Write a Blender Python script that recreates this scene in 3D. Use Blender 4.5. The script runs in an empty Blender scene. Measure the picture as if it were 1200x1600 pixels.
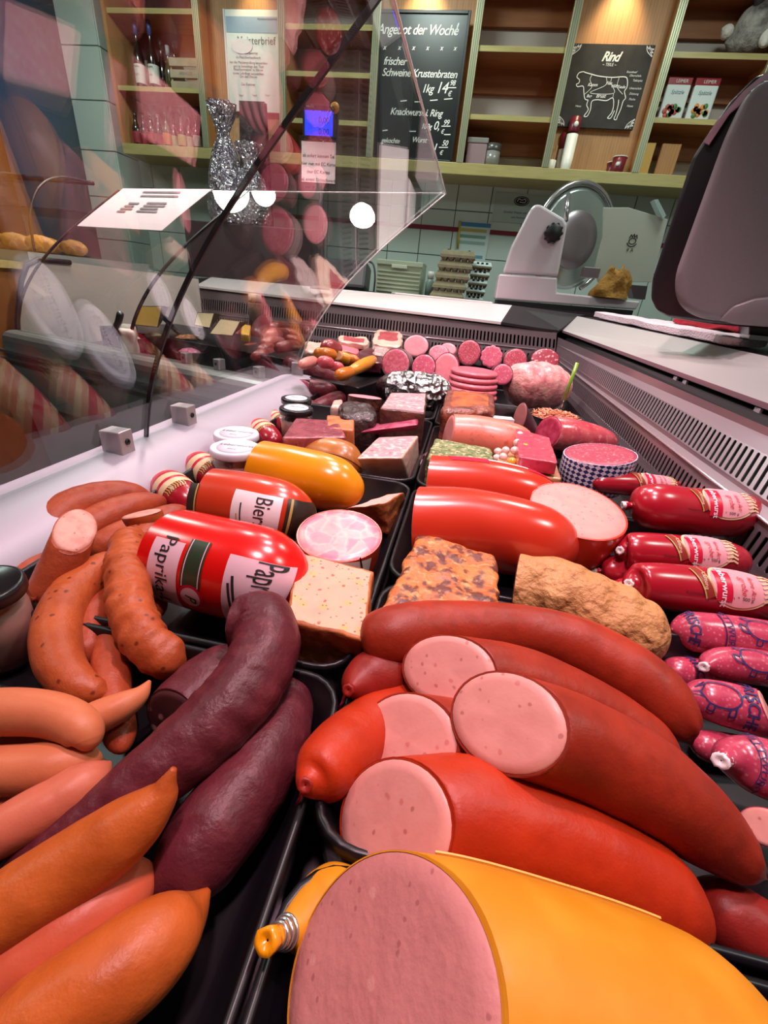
import bpy, bmesh, math, random
from mathutils import Vector, Matrix, noise
C = bpy.context.scene.collection
rnd = random.Random(11)
V3 = Vector
CZ = 1.12                      # the camera's height over the floor
F = 665.0                      # focal length in pixels of the 1200 px wide frame
DECK = -0.352                  # bottom of the trays, relative to the camera's height

def _axes():
    yaw, pit, roll = -0.14251828, 0.4782688, 0.0981979
    cy, sy, cp, sp = math.cos(yaw), math.sin(yaw), math.cos(pit), math.sin(pit)
    f = V3((sy*cp, cy*cp, -sp)); r = V3((cy, -sy, 0)); u = r.cross(f)
    cr, sr = math.cos(roll), math.sin(roll)
    return cr*r + sr*u, -sr*r + cr*u, f
CR, CU, CF = _axes()
CAM = V3((0, 0, CZ))
def ray(px, py): return (px-600)/F*CR - (py-800)/F*CU + CF
def P(px, py, z): d = ray(px, py); return CAM + d*(z/d.z)
def PY(px, py, y): d = ray(px, py); return CAM + d*(y/d.y)
def PX(px, py, x): d = ray(px, py); return CAM + d*(x/d.x)
def PD(px, py, t): return CAM + ray(px, py)*t
def PV(px, py, p0, n): d = ray(px, py); return CAM + d*((p0-CAM).dot(n)/d.dot(n))
def W(x, y, z): return V3((x, y, z+CZ))
def depth(p): return (p-CAM).dot(CF)
def lin(h):
    h = h.lstrip('#'); c = [int(h[i:i+2], 16)/255 for i in (0, 2, 4)]
    return tuple((x/12.92 if x <= .04045 else ((x+.055)/1.055)**2.4) for x in c) + (1,)

# ---------------------------------------------------------------- materials
MATS = {}
def mat(name, col, rough=.45, metal=0, layers=(), bump=None, coat=0, emit=None, es=1, sss=0, spec=.5, coord='Object', stretch=None):
    m = bpy.data.materials.new(name); m.use_nodes = True; MATS[name] = m
    nt = m.node_tree; N = nt.nodes; L = nt.links; b = N['Principled BSDF']
    b.inputs['Base Color'].default_value = lin(col); b.inputs['Roughness'].default_value = rough
    b.inputs['Metallic'].default_value = metal; b.inputs['Coat Weight'].default_value = coat
    b.inputs['Coat Roughness'].default_value = .22
    b.inputs['Specular IOR Level'].default_value = spec
    if sss: b.inputs['Subsurface Weight'].default_value = sss; b.inputs['Subsurface Radius'].default_value = (.006, .002, .001); b.inputs['Subsurface Scale'].default_value = .5
    if emit: b.inputs['Emission Color'].default_value = lin(emit); b.inputs['Emission Strength'].default_value = es
    if layers or bump:
        tc = N.new('ShaderNodeTexCoord'); src = tc.outputs[coord]
        if stretch:
            mp = N.new('ShaderNodeMapping'); mp.inputs['Scale'].default_value = stretch; L.new(src, mp.inputs['Vector']); src = mp.outputs['Vector']
    cur = None
    def tex(kind, sc, det=3, dist=0):
        if kind in ('voro', 'cell', 'edge'):
            t = N.new('ShaderNodeTexVoronoi'); t.inputs['Scale'].default_value = sc
            if kind == 'edge': t.feature = 'DISTANCE_TO_EDGE'
            nz = N.new('ShaderNodeTexNoise'); nz.inputs['Scale'].default_value = sc*1.3; L.new(src, nz.inputs['Vector'])
            mx = N.new('ShaderNodeMixRGB'); mx.blend_type = 'ADD'; mx.inputs[0].default_value = .35/sc; L.new(src, mx.inputs[1]); L.new(nz.outputs['Color'], mx.inputs[2]); L.new(mx.outputs[0], t.inputs['Vector'])
            if kind == 'cell':
                sp = N.new('ShaderNodeSeparateColor'); L.new(t.outputs['Color'], sp.inputs[0]); return sp.outputs[0]
            return t.outputs['Distance']
        if kind == 'checker':
            t = N.new('ShaderNodeTexChecker'); t.inputs['Scale'].default_value = sc; t.inputs[1].default_value = (1,1,1,1); t.inputs[2].default_value = (0,0,0,1); L.new(src, t.inputs['Vector']); return t.outputs['Fac']
        if kind == 'wave':
            t = N.new('ShaderNodeTexWave'); t.inputs['Scale'].default_value = sc; t.inputs['Distortion'].default_value = dist; t.inputs['Detail'].default_value = det; L.new(src, t.inputs['Vector']); return t.outputs['Fac']
        t = N.new('ShaderNodeTexNoise'); t.inputs['Scale'].default_value = sc; t.inputs['Detail'].default_value = det; t.inputs['Distortion'].default_value = dist; L.new(src, t.inputs['Vector']); return t.outputs['Fac']
    for ly in layers:
        kind, sc, lo, hi, c = ly[:5]; amt = ly[5] if len(ly) > 5 else 1
        o = tex(kind, sc, 4, 2 if kind == 'wave' else 0)
        mr = N.new('ShaderNodeMapRange'); mr.inputs[1].default_value = lo; mr.inputs[2].default_value = hi; mr.inputs[3].default_value = 0; mr.inputs[4].default_value = amt
        L.new(o, mr.inputs[0])
        mx = N.new('ShaderNodeMixRGB'); L.new(mr.outputs[0], mx.inputs[0]); mx.inputs[2].default_value = lin(c)
        if cur is None: mx.inputs[1].default_value = lin(col)
        else: L.new(cur, mx.inputs[1])
        cur = mx.outputs[0]
    if cur is not None: L.new(cur, b.inputs['Base Color'])
    if bump:
        last = None
        for kind, sc, st, dist in bump:
            o = tex(kind, sc, 5)
            bp = N.new('ShaderNodeBump'); bp.inputs['Strength'].default_value = st; bp.inputs['Distance'].default_value = dist
            L.new(o, bp.inputs['Height'])
            if last: L.new(last, bp.inputs['Normal'])
            last = bp.outputs[0]
        L.new(last, b.inputs['Normal'])
    return m

def glass_mat(name, tint, base=.05):
    m = bpy.data.materials.new(name); m.use_nodes = True; nt = m.node_tree; N = nt.nodes; L = nt.links
    N.remove(N['Principled BSDF']); out = N['Material Output']
    tr = N.new('ShaderNodeBsdfTransparent'); tr.inputs[0].default_value = tint
    gl = N.new('ShaderNodeBsdfGlossy'); gl.inputs['Roughness'].default_value = .0
    lw = N.new('ShaderNodeLayerWeight'); lw.inputs[0].default_value = .5
    pw = N.new('ShaderNodeMath'); pw.operation = 'POWER'; pw.inputs[1].default_value = 4.5; L.new(lw.outputs['Facing'], pw.inputs[0])
    ma = N.new('ShaderNodeMath'); ma.operation = 'MULTIPLY_ADD'; ma.inputs[1].default_value = 1-base; ma.inputs[2].default_value = base; L.new(pw.outputs[0], ma.inputs[0])
    mx = N.new('ShaderNodeMixShader'); L.new(ma.outputs[0], mx.inputs[0]); L.new(tr.outputs[0], mx.inputs[1]); L.new(gl.outputs[0], mx.inputs[2]); L.new(mx.outputs[0], out.inputs[0])
    return m

# ---------------------------------------------------------------- objects
BASE = {}
def base_of(p): return BASE[p.name] if p else V3((0, 0, 0))
def tag(o, label=None, cat=None, group=None, kind=None):
    if label: o['label'] = label
    if cat: o['category'] = cat
    if group: o['group'] = group
    if kind: o['kind'] = kind
    return o
def thing(name, label, cat, loc, group=None):
    o = bpy.data.objects.new(name, None); C.objects.link(o); o.location = loc; o.empty_display_size = .02
    BASE[o.name] = V3(loc); return tag(o, label, cat, group)
def obj(name, verts, faces, m, parent=None, smooth=True, loc=None, uvs=None, label=None):
    b = base_of(parent)
    if parent is None:
        b = V3(loc) if loc is not None else V3((sum(v[0] for v in verts)/len(verts), sum(v[1] for v in verts)/len(verts), min(v[2] for v in verts)))
    me = bpy.data.meshes.new(name); me.from_pydata([tuple(V3(v)-b) for v in verts], [], faces)
    for x in (m if isinstance(m, (list, tuple)) else [m]): me.materials.append(x)
    if smooth: me.polygons.foreach_set('use_smooth', [True]*len(me.polygons))
    if uvs:
        ul = me.uv_layers.new(name='UVMap')
        for lp in me.loops: ul.data[lp.index].uv = uvs[lp.vertex_index]
    o = bpy.data.objects.new(name, me); C.objects.link(o)
    if parent: o.parent = parent
    else: o.location = b
    BASE[o.name] = b
    if label: o['label'] = label
    return o
def obj_bm(name, bm, m, parent=None, smooth=False, loc=None, label=None):
    bm.verts.index_update()
    vs = [v.co.copy() for v in bm.verts]; fs = [[v.index for v in f.verts] for f in bm.faces]; bm.free()
    return obj(name, vs, fs, m, parent, smooth, loc, None, label)
def add_box(bm, c, d, rot=None, bevel=0, seg=2):
    M_ = Matrix.Translation(c) @ (rot.to_4x4() if rot else Matrix.Identity(4)) @ Matrix.Diagonal((d[0], d[1], d[2], 1))
    r = bmesh.ops.create_cube(bm, size=1, matrix=M_)
    if bevel:
        es = list({e for v in r['verts'] for e in v.link_edges})
        bmesh.ops.bevel(bm, geom=es, offset=bevel, segments=seg, affect='EDGES', profile=.5)
    return bm
def box(name, c, d, m, parent=None, rot=None, bevel=0, label=None, seg=2, smooth=False):
    return obj_bm(name, add_box(bmesh.new(), V3(c), d, rot, bevel, seg), m, parent, smooth, None, label)
def prism(name, pts, vec, m, parent=None, bevel=0, smooth=False, label=None, seg=2):
    bm = bmesh.new(); vec = V3(vec)
    vs = [bm.verts.new(p) for p in pts]; f = bm.faces.new(vs)
    r = bmesh.ops.extrude_face_region(bm, geom=[f]); bmesh.ops.translate(bm, vec=vec, verts=[g for g in r['geom'] if isinstance(g, bmesh.types.BMVert)])
    if bevel: bmesh.ops.bevel(bm, geom=list(bm.edges), offset=bevel, segments=seg, affect='EDGES', profile=.5)
    bmesh.ops.recalc_face_normals(bm, faces=bm.faces)
    return obj_bm(name, bm, m, parent, smooth, None, label)
def lathe(name, prof, c, m, parent=None, n=36, axis=None, label=None, smooth=True):
    """prof: (r, h) list"""
    R = (axis.normalized().to_track_quat('Z', 'Y').to_matrix() if axis else Matrix.Identity(3)); c = V3(c)
    vs = []; fs = []
    for r, h in prof:
        for k in range(n):
            a = 2*math.pi*k/n; vs.append(c + R @ V3((r*math.cos(a), r*math.sin(a), h)))
    for i in range(len(prof)-1):
        for k in range(n): fs.append((i*n+k, i*n+(k+1) % n, (i+1)*n+(k+1) % n, (i+1)*n+k))
    if prof[0][0] > 1e-5: fs.append(tuple(reversed(range(n))))
    if prof[-1][0] > 1e-5: fs.append(tuple(range((len(prof)-1)*n, len(prof)*n)))
    o = obj(name, vs, fs, m, parent, smooth, None, None, label)
    if smooth: flat_caps(o)
    return o
def flat_caps(o, nmin=8):
    for p in o.data.polygons:
        if len(p.vertices) > nmin: p.use_smooth = False
def wire(name, pts, r, m, parent=None, n=8, label=None, closed=False):
    pts = [V3(p) for p in pts]; vs = []; fs = []; K = len(pts)
    up = V3((0, 0, 1)); prev = None
    for i, p in enumerate(pts):
        t = (pts[min(i+1, K-1)]-pts[max(i-1, 0)]).normalized()
        if prev is None: a = t.orthogonal().normalized()
        else: a = (prev - t*prev.dot(t)).normalized()
        prev = a; b = t.cross(a); rr = r[i] if isinstance(r, (list, tuple)) else r
        for k in range(n):
            g = 2*math.pi*k/n; vs.append(p + rr*(math.cos(g)*a + math.sin(g)*b))
    for i in range(K-1):
        for k in range(n): fs.append((i*n+k, i*n+(k+1) % n, (i+1)*n+(k+1) % n, (i+1)*n+k))
    fs.append(tuple(reversed(range(n)))); fs.append(tuple(range((K-1)*n, K*n)))
    return obj(name, vs, fs, m, parent, True, None, None, label)
def bez(pts, n=12):
    """Catmull-Rom through the points (tuples of any length)"""
    out = []; K = len(pts)
    for i in range(K-1):
        p0 = pts[max(i-1, 0)]; p1 = pts[i]; p2 = pts[i+1]; p3 = pts[min(i+2, K-1)]
        for j in range(n):
            t = j/n
            out.append(tuple(.5*(2*b + (c-a)*t + (2*a-5*b+4*c-d)*t*t + (3*b-a-3*c+d)*t**3) for a, b, c, d in zip(p0, p1, p2, p3)))
    out.append(tuple(pts[-1])); return out
def text_geo(s, size, shear=0, align='CENTER', spacing=1, weight=0):
    cu = bpy.data.curves.new('letters', 'FONT'); cu.body = s; cu.size = size; cu.shear = shear; cu.align_x = align; cu.align_y = 'CENTER'
    cu.space_character = spacing; cu.offset = weight; cu.resolution_u = 3
    o = bpy.data.objects.new('letters', cu); C.objects.link(o)
    dg = bpy.context.evaluated_depsgraph_get(); me = o.evaluated_get(dg).to_mesh()
    vs = [tuple(v.co) for v in me.vertices]; fs = [tuple(p.vertices) for p in me.polygons]
    o.evaluated_get(dg).to_mesh_clear(); bpy.data.objects.remove(o); bpy.data.curves.remove(cu)
    return vs, fs
def text_on(name, s, size, org, ex, ey, m, parent, shear=0, align='CENTER', spacing=1, off=.0008, weight=0):
    vs, fs = text_geo(s, size, shear, align, spacing, weight); ex = V3(ex).normalized(); ey = V3(ey).normalized(); n = ex.cross(ey)
    return obj(name, [V3(org)+ex*x+ey*y+n*off for x, y, z in vs], fs, m, parent, False)
def lines_geo(strokes, w):
    """flat ribbons along 2D polylines -> verts, faces"""
    vs = []; fs = []
    for st in strokes:
        b0 = len(vs); K = len(st)
        for i, (x, y) in enumerate(st):
            x0, y0 = st[max(i-1, 0)]; x1, y1 = st[min(i+1, K-1)]; dx, dy = x1-x0, y1-y0; l = math.hypot(dx, dy) or 1
            vs += [(x-dy/l*w/2, y+dx/l*w/2), (x+dy/l*w/2, y-dx/l*w/2)]
        for i in range(K-1): a = b0+2*i; fs.append((a, a+1, a+3, a+2))
    return vs, fs
def lines_on(name, strokes, w, org, ex, ey, m, parent, off=.0008):
    vs, fs = lines_geo(strokes, w); ex = V3(ex).normalized(); ey = V3(ey).normalized(); n = ex.cross(ey)
    return obj(name, [V3(org)+ex*x+ey*y+n*off for x, y in vs], fs, m, parent, False)

# ---------------------------------------------------------------- tubes (sausages)
class Tube:
    """A sausage-like body along control points. ctrl: (Vector, radius).  ends: 'round','tied','point','cut','open'"""
    def __init__(s, ctrl, e0='round', e1='round', a0=1., a1=1., n=40, seg=32, fold=0, wr=0, wf=60, seed=0, n0=None, n1=None, squash=1., vert=False):
        ctrl = list(ctrl); c0 = ctrl[0][0].copy(); c1 = ctrl[-1][0].copy()
        t0 = (ctrl[0][0]-ctrl[1][0]).normalized(); t1 = (ctrl[-1][0]-ctrl[-2][0]).normalized()
        if e0 == 'cut':
            nn = V3(n0).normalized() if n0 is not None else t0; k = min(math.tan(math.acos(min(1, max(.2, nn.dot(t0))))), 3)
            ctrl.insert(0, (c0+t0*ctrl[0][1]*(k+.15), ctrl[0][1])); n += 6
        if e1 == 'cut':
            nn = V3(n1).normalized() if n1 is not None else t1; k = min(math.tan(math.acos(min(1, max(.2, nn.dot(t1))))), 3)
            ctrl.append((c1+t1*ctrl[-1][1]*(k+.15), ctrl[-1][1])); n += 6
        pts = bez([tuple(p)+(r,) for p, r in ctrl], 24); s.seg = seg; s.seed = seed
        cs = [V3(p[:3]) for p in pts]; rs = [max(p[3], .0005) for p in pts]
        acc = [0]
        for i in range(1, len(cs)): acc.append(acc[-1]+(cs[i]-cs[i-1]).length)
        s.L = acc[-1]; s.acc = acc; s.cs = cs; s.rs = rs; s.e = (e0, e1); s.a = (a0, a1); s.fold = fold; s.wr = wr; s.wf = wf; s.squash = squash
        s.vert = vert; s.cut = [None, None]
        r0 = rs[0]; r1 = rs[-1]
        if e0 == 'cut': s.cut[0] = (c0, V3(n0).normalized() if n0 is not None else t0)
        if e1 == 'cut': s.cut[1] = (c1, V3(n1).normalized() if n1 is not None else t1)
        ss = []
        for i in range(n+1):
            t = i/n; ss.append(s.L*(.5-.5*math.cos(math.pi*t))*.6 + s.L*t*.4)
        if e0 in ('round', 'tied', 'point'):
            for q in (.004, .02, .06, .12, .22, .35, .5): ss.append(min(q*a0*s.rmax(), s.L*.45))
        if e1 in ('round', 'tied', 'point'):
            for q in (.004, .02, .06, .12, .22, .35, .5): ss.append(s.L-min(q*a1*s.rmax(), s.L*.45))
        s.ss = sorted(set(round(x, 6) for x in ss))
    def rmax(s): return max(s.rs)
    def at(s, t, arr):
        t = min(max(t, 0), s.L); lo, hi = 0, len(s.acc)-1
        while hi-lo > 1:
            m_ = (lo+hi)//2
            if s.acc[m_] <= t: lo = m_
            else: hi = m_
        d = s.acc[hi]-s.acc[lo]; k = (t-s.acc[lo])/d if d > 1e-9 else 0
        return arr[lo]*(1-k)+arr[hi]*k
    def tan(s, t):
        e = s.L*.02; return (s.at(t+e, s.cs)-s.at(t-e, s.cs)).normalized()
    def frame(s, t):
        d = s.tan(t); ref = V3((0, 1, 0)) if s.vert else V3((0, 0, 1))
        u = (ref-d*ref.dot(d)).normalized(); return d, u, d.cross(u)
    def rad(s, t, th):
        r = s.at(t, s.rs); R = s.rmax(); f = 1
        for q, (e, a) in enumerate(zip(s.e, s.a)):
            x = t if q == 0 else s.L-t; w = a*R
            if e in ('round', 'tied') and x < w:
                g = math.sqrt(max(1-(1-max(x, 0)/w)**2, 0)); f *= g if e == 'round' else max(g, .0)
            if e == 'point' and x < w: f *= (max(x, 0)/w)**.75
            if s.fold and e in ('tied', 'point'):
                ww = math.exp(-x/(.55*R)); f *= 1+s.fold*ww*math.cos(9*th+s.seed+1.3*math.sin(2*th+s.seed))
        if s.wr:
            f *= 1+s.wr*(noise.noise(V3((t*s.wf*1.6+s.seed*7.1, math.cos(th)*1.1, math.sin(th)*1.1)))+.5*noise.noise(V3((t*s.wf*.5-s.seed, math.cos(th)*1.7, math.sin(th)*1.7))))
        return r*f
    def pt(s, t, th, off=0):
        d, u, w = s.frame(t); r = s.rad(t, th)+off
        return s.at(t, s.cs) + r*(math.cos(th)*u*s.squash + math.sin(th)*w)
    def clip(s, p, t):
        for w_, c in enumerate(s.cut):
            if c and (t < max(.35*s.L, 2.6*s.rs[0]) if w_ == 0 else t > min(.65*s.L, s.L-2.6*s.rs[-1])):
                q = (p-c[0]).dot(c[1])
                if q > 0:
                    d = s.tan(t); k = d.dot(c[1])
                    if abs(k) > .12: p = p - d*(q/k)
        return p
    def build(s, name, m, parent=None, mc=None, label=None, inset=.965, cutname='cut_face', loc=None):
        vs = []; fs = []; uv = []; n = s.seg
        for t in s.ss:
            for k in range(n):
                th = 2*math.pi*k/n; vs.append(s.clip(s.pt(t, th), t)); uv.append((t, th*s.rmax()))
        K = len(s.ss)
        for i in range(K-1):
            for k in range(n): fs.append((i*n+k, i*n+(k+1) % n, (i+1)*n+(k+1) % n, (i+1)*n+k))
        for q, i in ((0, 0), (1, K-1)):
            ring = list(range(i*n, i*n+n))
            c = sum((vs[j] for j in ring), V3((0, 0, 0)))/n
            if s.cut[q]:
                # skin rim, then the cut face as its own mesh
                nrm = s.cut[q][1]; b0 = len(vs); ins = [c+(vs[j]-c)*inset for j in ring]
                vs += ins; uv += [(0, 0)]*n
                for k in range(n):
                    f_ = (ring[k], ring[(k+1) % n], b0+(k+1) % n, b0+k); fs.append(f_ if q == 1 else tuple(reversed(f_)))
                s.face_ring = (c, ins, nrm)
                face = []; fv = []
                for a, h in ((1, -.0006), (.97, .0010), (.8, .0014), (.55, .0014), (.25, .0014)):
                    for j in range(n): fv.append(c+(ins[j]-c)*a+nrm*(h+(.0007*noise.noise(ins[j]*a*90) if a < .9 else 0)))
                for i2 in range(4):
                    for k in range(n):
                        f_ = (i2*n+k, i2*n+(k+1) % n, (i2+1)*n+(k+1) % n, (i2+1)*n+k); face.append(f_ if q == 1 else tuple(reversed(f_)))
                fv.append(c+nrm*.0014)
                for k in range(n):
                    f_ = (4*n+k, 4*n+(k+1) % n, len(fv)-1); face.append(f_ if q == 1 else tuple(reversed(f_)))
                s.pending = getattr(s, 'pending', []) + [(fv, face)]
            else:
                vs.append(c); uv.append((0, 0)); cc = len(vs)-1
                for k in range(n):
                    f_ = (ring[k], ring[(k+1) % n], cc); fs.append(f_ if q == 1 else tuple(reversed(f_)))
        o = obj(name, vs, fs, m, parent, True, loc, uv, label)
        if s.cut[0] or s.cut[1]: o.data.set_sharp_from_angle(angle=math.radians(50))
        for fv, face in getattr(s, 'pending', []): obj(cutname, fv, face, mc or m, parent or o)
        s.o = o; return o
    def patch(s, name, t0, t1, h0, h1, m, parent, off=.0006, nt=14, nh=14):
        vs = []; fs = []; uv = []
        for i in range(nt+1):
            for k in range(nh+1):
                t = t0+(t1-t0)*i/nt; th = h0+(h1-h0)*k/nh; vs.append(s.pt(t, th, off)); uv.append((i/nt, k/nh))
        for i in range(nt):
            for k in range(nh): a = i*(nh+1)+k; fs.append((a, a+1, a+nh+2, a+nh+1))
        return obj(name, vs, fs, m, parent, True, None, uv)
    def disc(s, name, t, th, a, b, m, parent, off=.0008, n=40):
        R = s.at(t, s.rs); vs = [s.pt(t, th, off)]; fs = []
        for q in (.5, 1):
            for k in range(n):
                g = 2*math.pi*k/n; vs.append(s.pt(t+q*a*math.cos(g), th+q*b*math.sin(g)/R, off))
        for k in range(n):
            fs.append((0, 1+k, 1+(k+1) % n)); fs.append((1+k, 1+n+k, 1+n+(k+1) % n, 1+(k+1) % n))
        return obj(name, vs, fs, m, parent, True)
    def text(s, name, txt, size, t, th, m, parent, around=True, off=.0012, flip=1, shear=0, weight=0, align='CENTER'):
        vs, fs = text_geo(txt, size, shear, align, 1, weight); bm = bmesh.new(); bv = [bm.verts.new(v) for v in vs]
        for f in fs:
            try: bm.faces.new([bv[i] for i in f])
            except ValueError: pass
        bmesh.ops.triangulate(bm, faces=bm.faces)
        for _ in range(2):
            es = [e for e in bm.edges if e.calc_length() > s.rmax()*.12]
            if es: bmesh.ops.subdivide_edges(bm, edges=es, cuts=1); bmesh.ops.triangulate(bm, faces=[f for f in bm.faces if len(f.verts) > 3])
        R = s.at(t, s.rs)
        for v in bm.verts:
            x, y = v.co.x*flip, v.co.y*flip
            v.co = s.pt(t+y, th+x/R, off) if around else s.pt(t+x, th-y/R, off)
        return obj_bm(name, bm, m, parent)
    def strokes(s, name, st, w, t, th, m, parent, off=.001):
        st = [[(x0+(x1-x0)*j/10, y0+(y1-y0)*j/10) for (x0, y0), (x1, y1) in zip(q, q[1:]) for j in range(10)]+[q[-1]] for q in st]
        vs, fs = lines_geo(st, w); R = s.at(t, s.rs)
        return obj(name, [s.pt(t+x, th-y/R, off) for x, y in vs], fs, m, parent)

def ctrl_px(pts, base=DECK):
    """(px, py, radius in px, support height over the tray) -> (point, radius)"""
    out = []
    for px, py, rp, sup in pts:
        z = base+.03+sup
        for _ in range(25):
            p = P(px, py, z); r = rp*depth(p)/F*ray(px, py).length**-.55; z = .5*z+.5*(base+sup+r)
        p = P(px, py, z); out.append((p, rp*depth(p)/F*ray(px, py).length**-.55))
    return out
def toward(p, a, d, b=0, c=0):
    """a normal between the way d, the way to a standing viewer's eye (b) and up (c)"""
    e = (V3((0.02, 0, CZ))-p).normalized(); return (a*V3(d)+b*e+c*V3((0, 0, 1))).normalized()
def knot(name, p, d, r, m, parent, tail=1.6, n=14, seed=0, label=None):
    """gathered casing end: a pinched neck with a small flared ruffle"""
    d = V3(d).normalized(); a = d.orthogonal().normalized(); b = d.cross(a); vs = []; fs = []
    prof = [(-.6, 1.0), (-.1, .75), (.25, .6), (.6, .78), (1.1, 1.0), (tail, 1.05), (tail*.97, .6), (tail*.8, .1)]
    for h, q in prof:
        for k in range(n):
            g = 2*math.pi*k/n; w = 1+.10*math.sin(7*g+seed)*(.2+max(h, 0)/tail)+.22*noise.noise(V3((math.cos(g)*1.3+seed, math.sin(g)*1.3, seed)))+.15*noise.noise(V3((math.cos(g)*2+seed, math.sin(g)*2, h)))
            vs.append(V3(p)+d*h*r+(math.cos(g)*a+math.sin(g)*b)*r*q*w)
    for i in range(len(prof)-1):
        for k in range(n): fs.append((i*n+k, i*n+(k+1) % n, (i+1)*n+(k+1) % n, (i+1)*n+k))
    return obj(name, vs, fs, m, parent, True, None, None, label)
def ring_torus(name, c, d, R, r, m, parent, n=24, k=8, label=None):
    d = V3(d).normalized(); a = d.orthogonal().normalized(); b = d.cross(a)
    pts = [V3(c)+R*(math.cos(2*math.pi*i/n)*a+math.sin(2*math.pi*i/n)*b) for i in range(n+1)]
    return wire(name, pts, r, m, parent, k, label)

# ---------------------------------------------------------------- rounded blocks
def hexa(c8, n=12, rho=.18, amp=0, freq=30, seed=0, bow=0):
    """c8: bottom 4 then top 4 corners (same order) -> verts, faces, side tag per face (x-,x+,y-,y+,z-,z+)"""
    idx = {}; vs = []; fs = []; tags = []
    def key(u, v, w): return (round(u, 5), round(v, 5), round(w, 5))
    def get(u, v, w):
        k = key(u, v, w)
        if k in idx: return idx[k]
        q = V3((u, v, w)); inn = V3([max(-1+rho, min(1-rho, x)) for x in q]); d = q-inn
        if d.length > 1e-6: q = inn+d.normalized()*min(rho, d.length if sum(abs(x) > 1e-6 for x in d) == 1 else rho)
        a, b, c = [(x+1)/2 for x in q]
        lo = (c8[0]*(1-a)+c8[1]*a)*(1-b)+(c8[3]*(1-a)+c8[2]*a)*b
        hi = (c8[4]*(1-a)+c8[5]*a)*(1-b)+(c8[7]*(1-a)+c8[6]*a)*b
        p = lo*(1-c)+hi*c
        if bow: p += (p-sum(c8, V3((0, 0, 0)))/8)*bow*((1-q.x**2)*(1-q.y**2) if abs(q.z) > .9 else (1-q.z**2)*.5)
        if amp:
            p = p+V3([noise.noise(p*freq+V3((seed*3.1+i*17, i*5, seed))) for i in range(3)])*amp
            p = p+V3([noise.noise(p*freq*2.7+V3((seed*3.1+i*17, i*5, seed))) for i in range(3)])*amp*.45
        idx[k] = len(vs); vs.append(p); return idx[k]
    g = [-1, -1+rho*.5]+[-1+rho+(2-2*rho)*i/n for i in range(n+1)]+[1-rho*.5, 1] if rho > .02 else [-1+2*i/n for i in range(n+1)]
    for ax in range(3):
        for sg in (-1, 1):
            for i in range(len(g)-1):
                for j in range(len(g)-1):
                    q = []
                    for u, v in ((g[i], g[j]), (g[i+1], g[j]), (g[i+1], g[j+1]), (g[i], g[j+1])):
                        w = [0, 0, 0]; w[ax] = sg; w[(ax+1) % 3] = u; w[(ax+2) % 3] = v; q.append(get(*w))
                    core = 2 <= i < len(g)-3 and 2 <= j < len(g)-3 if rho > .02 else True
                    fs.append(tuple(q) if sg > 0 else tuple(reversed(q))); tags.append((ax*2+(sg > 0), core))
    return vs, fs, tags
def block(name, label, cat, c8, m, cuts=(), mc=None, group=None, n=12, rho=.18, amp=0, freq=30, seed=0, bow=0, facename='cut_face', parent=None):
    """a solid lump; faces on the sides in cuts become a part of their own"""
    vs, fs, tags = hexa([V3(c) for c in c8], n, rho, amp, freq, seed, bow)
    c0 = sum((V3(c) for c in c8[:4]), V3((0, 0, 0)))/4
    if not cuts:
        o = obj(name, vs, fs, m, parent, True, c0 if not parent else None); return o if parent else tag(o, label, cat, group)
    root = parent or thing(name, label, cat, c0, group)
    sel = [i for i, (s, core) in enumerate(tags) if s in cuts and core]; ss = set(sel)
    obj('rind' if not parent else name, vs, [f for i, f in enumerate(fs) if i not in ss], m, root)
    use = sorted({v for i in sel for v in fs[i]}); re = {v: k for k, v in enumerate(use)}
    obj(facename, [vs[v] for v in use], [tuple(re[v] for v in fs[i]) for i in sel], mc, root)
    return root
def blk_px(top, zt, zb, base=None, shift=(0, 0)):
    """four pixels of the top outline (back-left, back-right, front-right, front-left), top and bottom heights -> 8 corners"""
    t = [P(x, y, zt) for x, y in top]; b = []
    for i, p in enumerate(t):
        q = p.copy(); q.z = zb+CZ
        if base: q = q+V3((base[i][0], base[i][1], 0))
        b.append(q)
    o = (3, 2, 1, 0)   # front-left, front-right, back-right, back-left
    return [b[i] for i in o]+[t[i] for i in o]
# ================================================================ camera
cd = bpy.data.cameras.new('camera'); cam = bpy.data.objects.new('camera', cd); C.objects.link(cam)
cam.matrix_world = Matrix(((CR.x, CU.x, -CF.x, 0), (CR.y, CU.y, -CF.y, 0), (CR.z, CU.z, -CF.z, CZ), (0, 0, 0, 1)))
cd.sensor_fit = 'HORIZONTAL'; cd.sensor_width = 36; cd.lens = 36*F/1200; cd.clip_start = .01; cd.clip_end = 60
bpy.context.scene.camera = cam

# ================================================================ materials of the place
tile = mat('wall_tile', '#c3cfc6', .25, bump=None)
grout = mat('grout', '#6f7a74', .8)
steel = mat('brushed_steel', '#9c8f94', .36, .7, bump=[('noise', 260, .06, .001)])
steel_dark = mat('dark_steel', '#6d6266', .4, .6)
slope_steel = mat('worktop_steel', '#bfc2be', .30, .35)
black = mat('matt_black', '#17141a', .45)
void = mat('dark_inside', '#0b090b', .8)
rail_m = mat('pale_rail', '#b9b2be', .42, .1)
white_p = mat('white_plastic', '#e6dde0', .4)
granite = mat('dark_granite', '#2c272b', .32, layers=[('noise', 140, .45, .65, '#3d363b', .6)])
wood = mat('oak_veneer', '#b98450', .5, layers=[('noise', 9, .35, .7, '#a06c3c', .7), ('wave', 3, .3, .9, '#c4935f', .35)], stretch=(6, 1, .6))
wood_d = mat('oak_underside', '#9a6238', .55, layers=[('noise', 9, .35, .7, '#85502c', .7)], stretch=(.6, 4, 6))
edge_m = mat('pale_shelf_edge', '#b3a56c', .4, layers=[('noise', 14, .4, .7, '#9f9058', .6)], stretch=(.5, 4, 6))
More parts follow.
